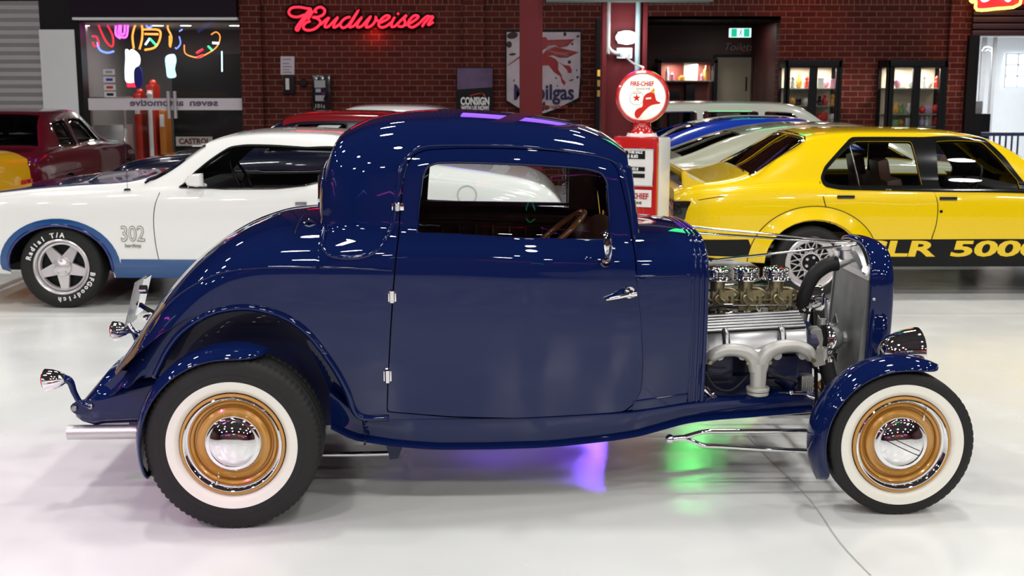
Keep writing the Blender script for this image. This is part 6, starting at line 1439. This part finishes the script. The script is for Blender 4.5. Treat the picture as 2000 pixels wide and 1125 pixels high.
cabinet(1734, 1853, 117, (((1754, 1793), (1806, 1845)), ((1744, 1755), (1792, 1807), (1845, 1853))), ('black glass-fronted display cabinet near the orange-lit pier, lit inside', 'pier-side cabinet', [[('pink', 'white', 'white'), ('white', 'white', 'red')], [('amber', 'green', 'white'), ('red', 'lilac', 'red')], [('green', 'amber', 'white'), ('lilac', 'white', 'red')]], (.36, .28, .24)), rows=(172, 222, 246))
# lit display case in the alcove
c0, c1 = WP(1292, 118, 1.6), WP(1398, 118, 1.6); y0 = WY+1.6; dc = thing('display_case', 'lit display case of small bottles in the maroon alcove left of the beige door', 'display case', (0, 0, 0))
m = MB(); m.bb(c0.x-.06, c1.x+.04, y0, y0+.5, c0.z-.04, c0.z+.03); m.bb(c0.x-.06, c0.x, y0, y0+.05, .3, c0.z); m.bb(c1.x-.02, c1.x+.04, y0, y0+.05, .3, c0.z); m.bb(c0.x-.06, c1.x+.04, y0, y0+.5, 0, .4); m.build('case_frame', blackp, dc)
zs = WP(0, 157, 1.8).z; m = MB(); m.bb(c0.x, c1.x-.02, y0+.05, y0+.45, zs-.02, zs); m.build('shelf', greyp, dc); m = MB(); m.bb(c0.x, c1.x-.02, y0+.46, y0+.48, .4, c0.z-.04); m.build('back_panel', mat('warm_maroon_back', (.22, .05, .04), .5), dc)
for px_ in (1316, 1368):
    p = WP(px_, 0, 1.8).x; lamp('case_light', 'AREA', (p, y0+.22, c0.z-.06), 7, (1, .9, .75), .1)
for i, (px_, h, wd, cn, lb) in enumerate(((1303, .22, .03, 'white', 'pale tall bottle at the left end of the lit display case shelf'), (1313, .16, .035, 'pink', 'pink bottle beside the pale tall bottle in the lit display case'), (1332, .09, .06, 'amber', 'low amber jar in the lit display case, left of the white card'), (1371, .13, .03, 'pink', 'short pink bottle right of the white card in the lit display case'), (1379, .26, .05, 'amber', 'tall amber bottle in the lit display case'), (1391, .24, .025, 'white', 'slim pale bottle at the right end of the lit display case'))):
    p = WP(px_, 150, 1.8); m = MB(); m.lathe([(0, 0), (0, wd), (h*.65, wd), (h*.78, wd*.45), (h, wd*.4), (h, 0)], (p.x, y0+.2, zs+.001), (0, 0, 1), 16); tag(m.build('bottle', TC[cn]), lb, 'bottle')
p0, p1 = WP(1337, 123, 1.85), WP(1363, 150, 1.85); m = MB(); m.bb(p0.x, p1.x, y0+.3, y0+.32, zs+.001, p0.z); tag(m.build('card', plaster), 'white card standing in the middle of the lit display case', 'card')
for i, (a, b) in enumerate(((1312, 1332), (1344, 1362))):
    m = MB(); m.bb(WP(a, 0, 1.7).x, WP(b, 0, 1.7).x, y0+.1, y0+.35, WP(0, 192, 1.7).z, WP(0, 165 if i else 178, 1.7).z, .01); m.bb(WP(a, 0, 1.7).x, WP(b, 0, 1.7).x, y0+.1, y0+.35, .401, WP(0, 192, 1.7).z); tag(m.build('box', blackp), ['squat black box below the shelf in the lit display case', 'taller black box below the shelf in the lit display case'][i], 'box')
# --- right: shutter head, doorway, bright white room
wall_box('wall_back_right_head', fasc, wx(1893), 16, wz(70)+.0, 6.9, WY-.02, WY+.3)
m = MB()
for k in range(6): m.bb(wx(1890), 9.5, WY-.09, WY-.02, wz(70)+k*.105, wz(70)+.085+k*.105, .02)
struct(m.build('trim_13', mat('dark_red_shutter', (.05, .010, .014), .35)))
m = MB(); m.bb(wx(1885), wx(1905), WY-.1, WY+.3, 0, wz(70)); struct(m.build('door_4', blackp))
m = MB(); m.add([(wx(1905), WY+.3, 0), (wx(1905), WY+.3, wz(70)), (wx(1905)+.10, WY+1.5, wz(70)), (wx(1905)+.10, WY+1.5, 0)], [(0, 1, 2, 3)]); m.bb(wx(1905)-.15, wx(1905), WY+.3, WY+4.9, 0, 2.9); struct(m.build('wall_room_left', plaster))
m = MB(); m.bb(wx(1905)-.15, 14, WY+4.9, WY+5, 0, 2.9); struct(m.build('wall_room_back', plaster)); m = MB(); m.bb(wx(1905)-.15, 14, WY+.3, WY+5, 2.52, 2.6); struct(m.build('ceiling_room', plaster)); m = MB(); m.bb(13.8, 14, WY+.3, WY+5, 0, 2.6); struct(m.build('wall_room_right', plaster))
lamp('room_light', 'AREA', (9.2, WY+2.4, 2.45), 130, (.92, .97, 1), 1.6)
p = WP(1987, 73, 1.5); m = MB(); m.lathe([(0, 0), (0, .10), (-.02, .11)], (p.x, p.y, 2.515), (0, 0, -1), 20); tag(m.build('downlight', downl), 'round downlight in the bright white room on the right', 'light')
a, b = WP(1965, 105, 4.85), WP(2030, 170, 4.85); m = MB(); m.bb(a.x, b.x, WY+4.84, WY+4.86, b.z, a.z); struct(m.build('window_3', emi('daylit_pane', (.9, .97, 1), 1.5)))
m = MB()
for k in range(4): x = a.x+(b.x-a.x)*k/3; m.bb(x-.012, x+.012, WY+4.80, WY+4.84, b.z, a.z); z = b.z+(a.z-b.z)*k/3; m.bb(a.x, b.x, WY+4.80, WY+4.84, z-.012, z+.012)
struct(m.build('window_4', plaster))
m = MB(); x = WP(1950, 0, 4).x; m.bb(x-.03, x+.03, WY+4, WY+4.05, 0, 2.5); m.bb(x-.25, x-.16, WY+4, WY+4.05, 0, 2.5); struct(m.build('trim_14', greyp))
m = MB(); x = WP(1934, 0, 2.5).x; m.tube([(x-.10, WY+2.5, 2.20), (x-.04, WY+2.5, 2.27), (x+.06, WY+2.5, 2.26), (x+.09, WY+2.5, 2.15), (x+.09, WY+2.5, 1.3), (x+.09, WY+2.5, 0)], .013, 8); m.tube([(x-.04, WY+2.5, 2.20), (x+.02, WY+2.5, 2.225), (x+.08, WY+2.5, 2.18)], .010, 8); tag(m.build('curved_stand', greyp), 'grey curved hook stand in the bright white room', 'stand')
m = MB(); m.bb(WP(1913, 0, 1).x, WP(1950, 0, 1).x, WY+1, WY+1.5, 0, WP(0, 222, 1).z, .02); tag(m.build('counter', blackp), 'black counter just inside the white room doorway', 'counter')
m = MB(); a, b = WP(1914, 198, .9), WP(1927, 224, .9); m.bb(a.x, b.x, WY+1.1, WY+1.15, b.z, a.z, .01); tag(m.build('card_reader', greyp), 'grey screen standing on the black counter', 'screen')
m = MB(); a, b = WP(1930, 256, .0), WP(2010, 330, .0)
for k in range(7): x = WP(1935+k*12, 0, -.3).x; m.cyl((x, WY-.3, 0), (x, WY-.3, WP(0, 262, -.3).z), .016, seg=8)
m.cyl((WP(1932, 0, -.3).x, WY-.3, WP(0, 262, -.3).z), (9.2, WY-.3, WP(0, 262, -.3).z), .03); tag(m.build('barrier', mat('dark_blue_steel', (.02, .03, .10), .4)), 'dark blue metal barrier rail before the white room', 'barrier')
# neon sign over the doorway
ns2 = thing('neon_sign', 'red and yellow neon sign over the right doorway, cut off by the frame', 'neon sign', (0, 0, 0))
slab('sign_plate', [(1903, -60), (2090, -70), (2090, 6), (1992, 8), (1905, 18)], emi('red_glow_plate', (.75, .01, .02), .9), '', '', -.3, .08, parent=ns2)
tubes('neon_tube', [[(1896, -30), (1896, 2), (1906, 3), (1908, 19), (1945, 17), (1992, 8), (1994, -40)]], n_yel, .022, '', '', -.38, parent=ns2, kw=3)
tubes('neon_script', [[(1912, -10), (1920, 2), (1932, -2), (1936, -12)], [(1955, -10), (1968, 2), (1975, -3)]], n_cyan, .014, '', '', -.38, parent=ns2)
lamp('orange_neon_glow', 'SPOT', (wx(1866), WY-.9, 3.9), 75, (1, .16, .02), .1, aim=(wx(1864), WY, 1.2), spot=38, blend=.8)
lamp('orange_neon_glow', 'SPOT', (wx(1560), WY-1.0, 3.9), 45, (1, .16, .03), .2, aim=(wx(1560), WY, 2.4), spot=75, blend=1)
# neon and screens high on the back wall (their colours lie on the floor under the car)
for (x0, x1, z0, z1, cc, s_, lb) in ((-.7, 1.5, 4.0, 5.6, (.22, .08, 1), 3.6, 'wide violet light box high on the back wall'), (3.3, 4.3, 3.9, 5.4, (.05, .9, .25), 2.6, 'green light box high on the back wall'), (4.45, 4.9, 3.9, 5.3, (1, .25, .08), 2.5, 'orange light box high on the back wall')):
    m = MB(); m.bb(x0, x1, WY-.14, WY-.02, z0, z1, .02); o = tag(m.build('light_box', emi('panel_glow_%d' % int(x0*10+50), cc, s_)), lb, 'light box'); m = MB(); m.tube([(x0, WY-.12, z0), (x1, WY-.12, z0), (x1, WY-.12, z1), (x0, WY-.12, z1)], .05, 6, 1, True); m.build('panel_frame', blackp, o)
# neon on the wall behind the photographer
for i, (x, z, m_, cn, pts) in enumerate(((-8, 3.4, n_pink, 'magenta', [(0, 0), (1.8, .5), (3.2, -.1), (4.0, .6)]), (-2.2, 4.2, n_cyan, 'cyan', [(0, 0), (.4, .7), (1.0, .1), (1.7, .7)]), (1.5, 3.6, n_red, 'red', [(0, 0), (1.5, .2), (3.2, .1), (4.4, .3)]), (8, 3.8, n_pink, 'magenta', [(0, 0), (1, .8), (2, 0), (3, .8)]), (-13, 3.6, n_blue, 'blue', [(0, 0), (1.6, .8), (3, .2)]), (5.6, 2.6, n_grn, 'green', [(0, 0), (.7, .5), (1.5, 0)]))):
    m = MB(); m.tube([(x+a, -11.85, z+b) for a, b in pts], .085, 8, 5); tag(m.build('neon_sign', m_), ['long magenta neon wave on the wall behind the camera, left', 'cyan neon zigzag on the wall behind the camera', 'long red neon line on the wall behind the camera', 'magenta neon zigzag on the wall behind the camera, right', 'blue neon arc on the far left of the wall behind the camera', 'green neon arc low on the wall behind the camera'][i], 'neon sign')
for i, (z, y0, y1, m_, cn) in enumerate(((2.6, 2, 9, n_pink, 'magenta'), (3.2, 4, 8, n_red, 'red'), (3.7, 1, 6, n_cyan, 'cyan'), (4.2, 6, 13, n_pink, 'magenta'))):  # unseen neon added to lay colour streaks on the rear deck
    m = MB(); m.tube([(-15.85, y0, z), (-15.85, (y0+y1)/2, z+.25), (-15.85, y1, z)], .07, 8, 6); tag(m.build('neon_sign', m_), ['lowest added neon arc on the left side wall, magenta', 'short added red neon arc on the left side wall', 'added cyan neon arc on the left side wall', 'highest added neon arc on the left side wall, magenta'][i], 'neon sign')
lamp('magenta_spot', 'SPOT', (-5.2, -1.0, 6.2), 700, (1, .22, .95), .08, aim=(-2.35, 4.2, 0), spot=20, blend=.6)
lamp('violet_fill_spot', 'SPOT', (1.15, 13.0, 2.0), 650, (.22, .09, 1), .08, aim=(.02, 5.5, 0), spot=9, blend=.5)  # unseen lamp added to tint the floor beneath the hot rod
lamp('green_fill_spot', 'SPOT', (1.9, 13.0, 2.0), 45, (.14, 1, .2), .08, aim=(.97, 5.4, 0), spot=4, blend=.5)  # second added lamp without a fixture, for the green floor patch

# ------------------------------------------------------------ the old gas pump
gp = thing('gas_pump', 'vintage red and white gas pump with a round lit Fire-Chief globe', 'gas pump', (.985, 9.38, 0), math.radians(-25))
pumpred = mat('pump_red_enamel', (.50, .012, .012), .2, 0, .8); pumpw = mat('pump_white_enamel', (.78, .77, .74), .25, 0, .5)
m = MB(); m.bb(-.175, .175, -.155, -.10, .06, 1.31, .03); m.build('front_cover', pumpred, gp)
m = MB(); m.bb(-.185, .185, -.115, .15, .05, 1.30, .03); m.bb(-.19, .19, -.15, .15, 0, .06, .01); m.build('side_cover', pumpw, gp)
m = MB(); m.bb(-.15, .15, -.165, -.152, .945, 1.22, .012); m.build('dial_face', pumpw, gp)
m = MB(); m.tube([(-.15, -.166, .945), (.15, -.166, .945), (.15, -.166, 1.22), (-.15, -.166, 1.22)], .006, 8, 1, True); m.build('dial_frame', chrome, gp)
m = MB(); 
for z0, z1 in ((1.145, 1.205), (1.055, 1.085), (1.005, 1.035)): m.bb(-.07, .085, -.170, -.166, z0, z1)
m.build('dial_window', blackp, gp)
m = MB(); add_text(m, 'THIS SALE', .026, Matrix.Translation((.008, -.172, 1.193)) @ FACE, bold=.001); add_text(m, '$ 8.85', .034, Matrix.Translation((-.01, -.172, 1.163)) @ FACE, bold=.001); add_text(m, '8 03.8', .028, Matrix.Translation((.0, -.172, 1.069)) @ FACE, bold=.001); m.build('dial_digits', letterw, gp)
m = MB(); m.bb(-.14, .14, -.168, -.155, .785, .915, .01); m.build('plaque', pumpw, gp)
m = MB(); add_text(m, 'FIRE-CHIEF', .062, Matrix.Translation((0, -.170, .865)) @ FACE, bold=.0015, sx=.80); m.build('plaque_lettering', pumpred, gp); m = MB(); add_text(m, 'GASOLINE', .028, Matrix.Translation((0, -.170, .815)) @ FACE); m.build('plaque_subtitle', blackp, gp)
m = MB(); m.cyl((0, 0, 1.30), (0, 0, 1.33), .12, .11, 32); m.build('collar', pumpw, gp); m = MB(); m.lathe([(0, .10), (.03, .07), (.08, .065), (.10, .08)], (0, 0, 1.33), (0, 0, 1), 28); m.build('globe_neck', pumpred, gp)
m = MB(); m.cyl((-.16, -.16, 1.265), (-.16, -.20, 1.265), .012); m.sph((-.16, -.205, 1.265), .018); m.build('latch', chrome, gp)
gz = 1.60; gr = .20
ga = Vector((0.30, -1, 0)).normalized() if False else Vector((-math.sin(math.radians(-14)), -math.cos(math.radians(-14)), 0))
Mg = Matrix.Translation((0, 0, gz)) @ Matrix.Rotation(math.radians(17), 4, 'Z')
def G(v): return Mg @ Vector(v)
gax = (G((0, -1, 0))-G((0, 0, 0)))
m = MB(); m.lathe([(.045, .172), (.06, .18), (.05, .196), (.02, .203), (-.02, .203), (-.05, .196), (-.06, .18), (-.045, .172)], G((0, 0, 0)), gax, 64); m.cyl(G((0, 0, .20)), G((0, 0, .215)), .02, .012); glb = m.build('globe_rim', pumpred, gp)
m = MB(); m.lathe([(-.05, 0), (-.046, .172), (.046, .172), (.052, .12), (.055, 0)], G((0, 0, 0)), gax, 64); m.build('globe_lens', mat('milk_glass_lit', (.85, .82, .75), .25, emit=(1, .93, .80), es=.42), glb)
m = MB(); add_text(m, 'FIRE-CHIEF', .047, Mg @ Matrix.Translation((-.005, -.0565, .098)) @ FACE, bold=.0012, sx=.78, depth=.001, shear=.1); m.build('globe_lettering', pumpred, glb); m = MB(); add_text(m, 'GASOLINE', .021, Mg @ Matrix.Translation((0.005, -.0570, .062)) @ FACE, depth=.001, font_spacing=1.1); m.build('globe_subtitle', blackp, glb)
def gpoly(pts, y, m_, nm, k=.175/192, c=(1333, 775), sm_=0):
    pl = [((x-c[0])*k, (c[1]-z)*k) for x, z in pts]
    if sm_: pl = rnd(pl, sm_)
    m = MB(); m.prism(pl, lambda a, b: G((a, y, b)), lambda a, b: G((a, y+.003, b))); return m.build(nm, m_, glb)
hat = mat('hat_red', (.62, .02, .01), .35)
gpoly([(1335, 850), (1340, 790), (1360, 752), (1400, 735), (1430, 740), (1448, 800), (1480, 818), (1478, 828), (1430, 835), (1390, 852), (1340, 900), (1305, 945), (1282, 940), (1272, 915), (1280, 885), (1305, 865)], -.058, hat, 'fire_hat', sm_=3)
gpoly([(1395, 735), (1425, 700), (1435, 715), (1428, 745)], -.0585, mat('hat_gold', (.75, .38, .03), .35), 'hat_crest'); gpoly([(1360, 780), (1405, 775), (1408, 790), (1365, 796)], -.0615, pumpw, 'hat_badge')
st_ = [(1287+(46 if i % 2 == 0 else 18)*.75*math.sin(i*PI/5), 782-(46 if i % 2 == 0 else 18)*.75*math.cos(i*PI/5)) for i in range(10)]
gpoly(st_, -.057, hat, 'star'); m = MB(); m.tube([G(((1287-1333)*.175/192+.052*math.cos(t), -.056, (775-782)*.175/192+.052*math.sin(t))) for t in np.linspace(0, 2*PI, 40, endpoint=False)], .0012, 5, 1, True); m.build('star_ring', blackp, glb)
m = MB(); add_text(m, 'TEXACO', .014, Mg @ Matrix.Translation(((1287-1333)*.175/192, -.0575, .028)) @ FACE, depth=.001); m.build('star_lettering', blackp, glb)
lamp('pump_glow', 'AREA', (.88, 9.15, 2.3), 6, (1, .95, .9), .3)
# thin joint line in the floor
m = MB(); q = [(1460, 852), (1500, 895), (1580, 975), (1640, 1060), (1700, 1124)]; ff = Frame((0, 0), 0); m.tube([ff.Pz(x, y, .0) for x, y in q], .004, 6, 4); tag(m.build('floor_joint', mat('joint_grey', (.45, .45, .43), .5)), 'thin sealed joint line running across the pale floor', 'floor joint')
m = MB(); m.tube([(-8, 8.85, 0), (-1.5, 8.95, 0), (6, 9.05, 0)], .006, 6, 3); tag(m.build('floor_joint', MATS['joint_grey']), 'pale straight floor joint along the front of the row of parked cars', 'floor joint')
# ------------------------------------------------------------ pieces that stand apart become parts of their own
def split_parts(names):
    for o in list(bpy.data.objects):
        if o.type != 'MESH' or o.name.split('.')[0] not in names or o.parent is None: continue
        me = o.data; n = len(me.vertices); par = list(range(n))
        def find(a):
            while par[a] != a: par[a] = par[par[a]]; a = par[a]
            return a
        for e in me.edges:
            a, b = find(e.vertices[0]), find(e.vertices[1])
            if a != b: par[a] = b
        g = {}
        for i in range(n): g.setdefault(find(i), []).append(i)
        co = np.array([v.co[:] for v in me.vertices]); cl = [[co[v].min(0)-.012, co[v].max(0)+.012, v] for v in g.values()]
        ch = True
        while ch:
            ch = False
            for i in range(len(cl)):
                for j in range(i+1, len(cl)):
                    if (cl[i][0] <= cl[j][1]).all() and (cl[j][0] <= cl[i][1]).all():
                        cl[i] = [np.minimum(cl[i][0], cl[j][0]), np.maximum(cl[i][1], cl[j][1]), cl[i][2]+cl[j][2]]; cl.pop(j); ch = True; break
                if ch: break
        if len(cl) < 2: continue
        nm = np.array([c.vector[:] for c in me.corner_normals]); base = o.name.split('.')[0]
        for k, (a, b, vs) in enumerate(cl):
            st_ = set(vs); mp = {v: i for i, v in enumerate(vs)}; fs = []; ns = []
            for p in me.polygons:
                if p.vertices[0] in st_: fs.append([mp[v] for v in p.vertices]); ns += [tuple(nm[l]) for l in p.loop_indices]
            m2 = bpy.data.meshes.new(base); m2.from_pydata([tuple(co[v]) for v in vs], [], fs); m2.update()
            for p in m2.polygons: p.use_smooth = True
            m2.normals_split_custom_set(ns)
            for x in me.materials: m2.materials.append(x)
            if k == 0: o.data = m2
            else:
                q = bpy.data.objects.new(base, m2); C.objects.link(q); q.parent = o.parent; q.matrix_parent_inverse = o.matrix_parent_inverse.copy(); q.location = o.location; q.rotation_euler = o.rotation_euler
split_parts({'side_windows', 'lower_black', 'arch_flare', 'flare_seam', 'door_seam', 'window_frame', 'frame_bolt', 'window_trim', 'wheel_well', 'manifold_bolts', 'ignition_leads', 'hose_clamp', 'plate_bracket', 'cabin_lining', 'bonnet_stripe', 'lower_stripe', 'dashboard', 'support_rod', 'door_handle', 'brake_line', 'windshield_trim', 'end_panel', 'underbody', 'seat', 'bumper', 'plug', 'green_panel', 'hanger', 'dial_window', 'throttle_linkage', 'steering_shaft'})
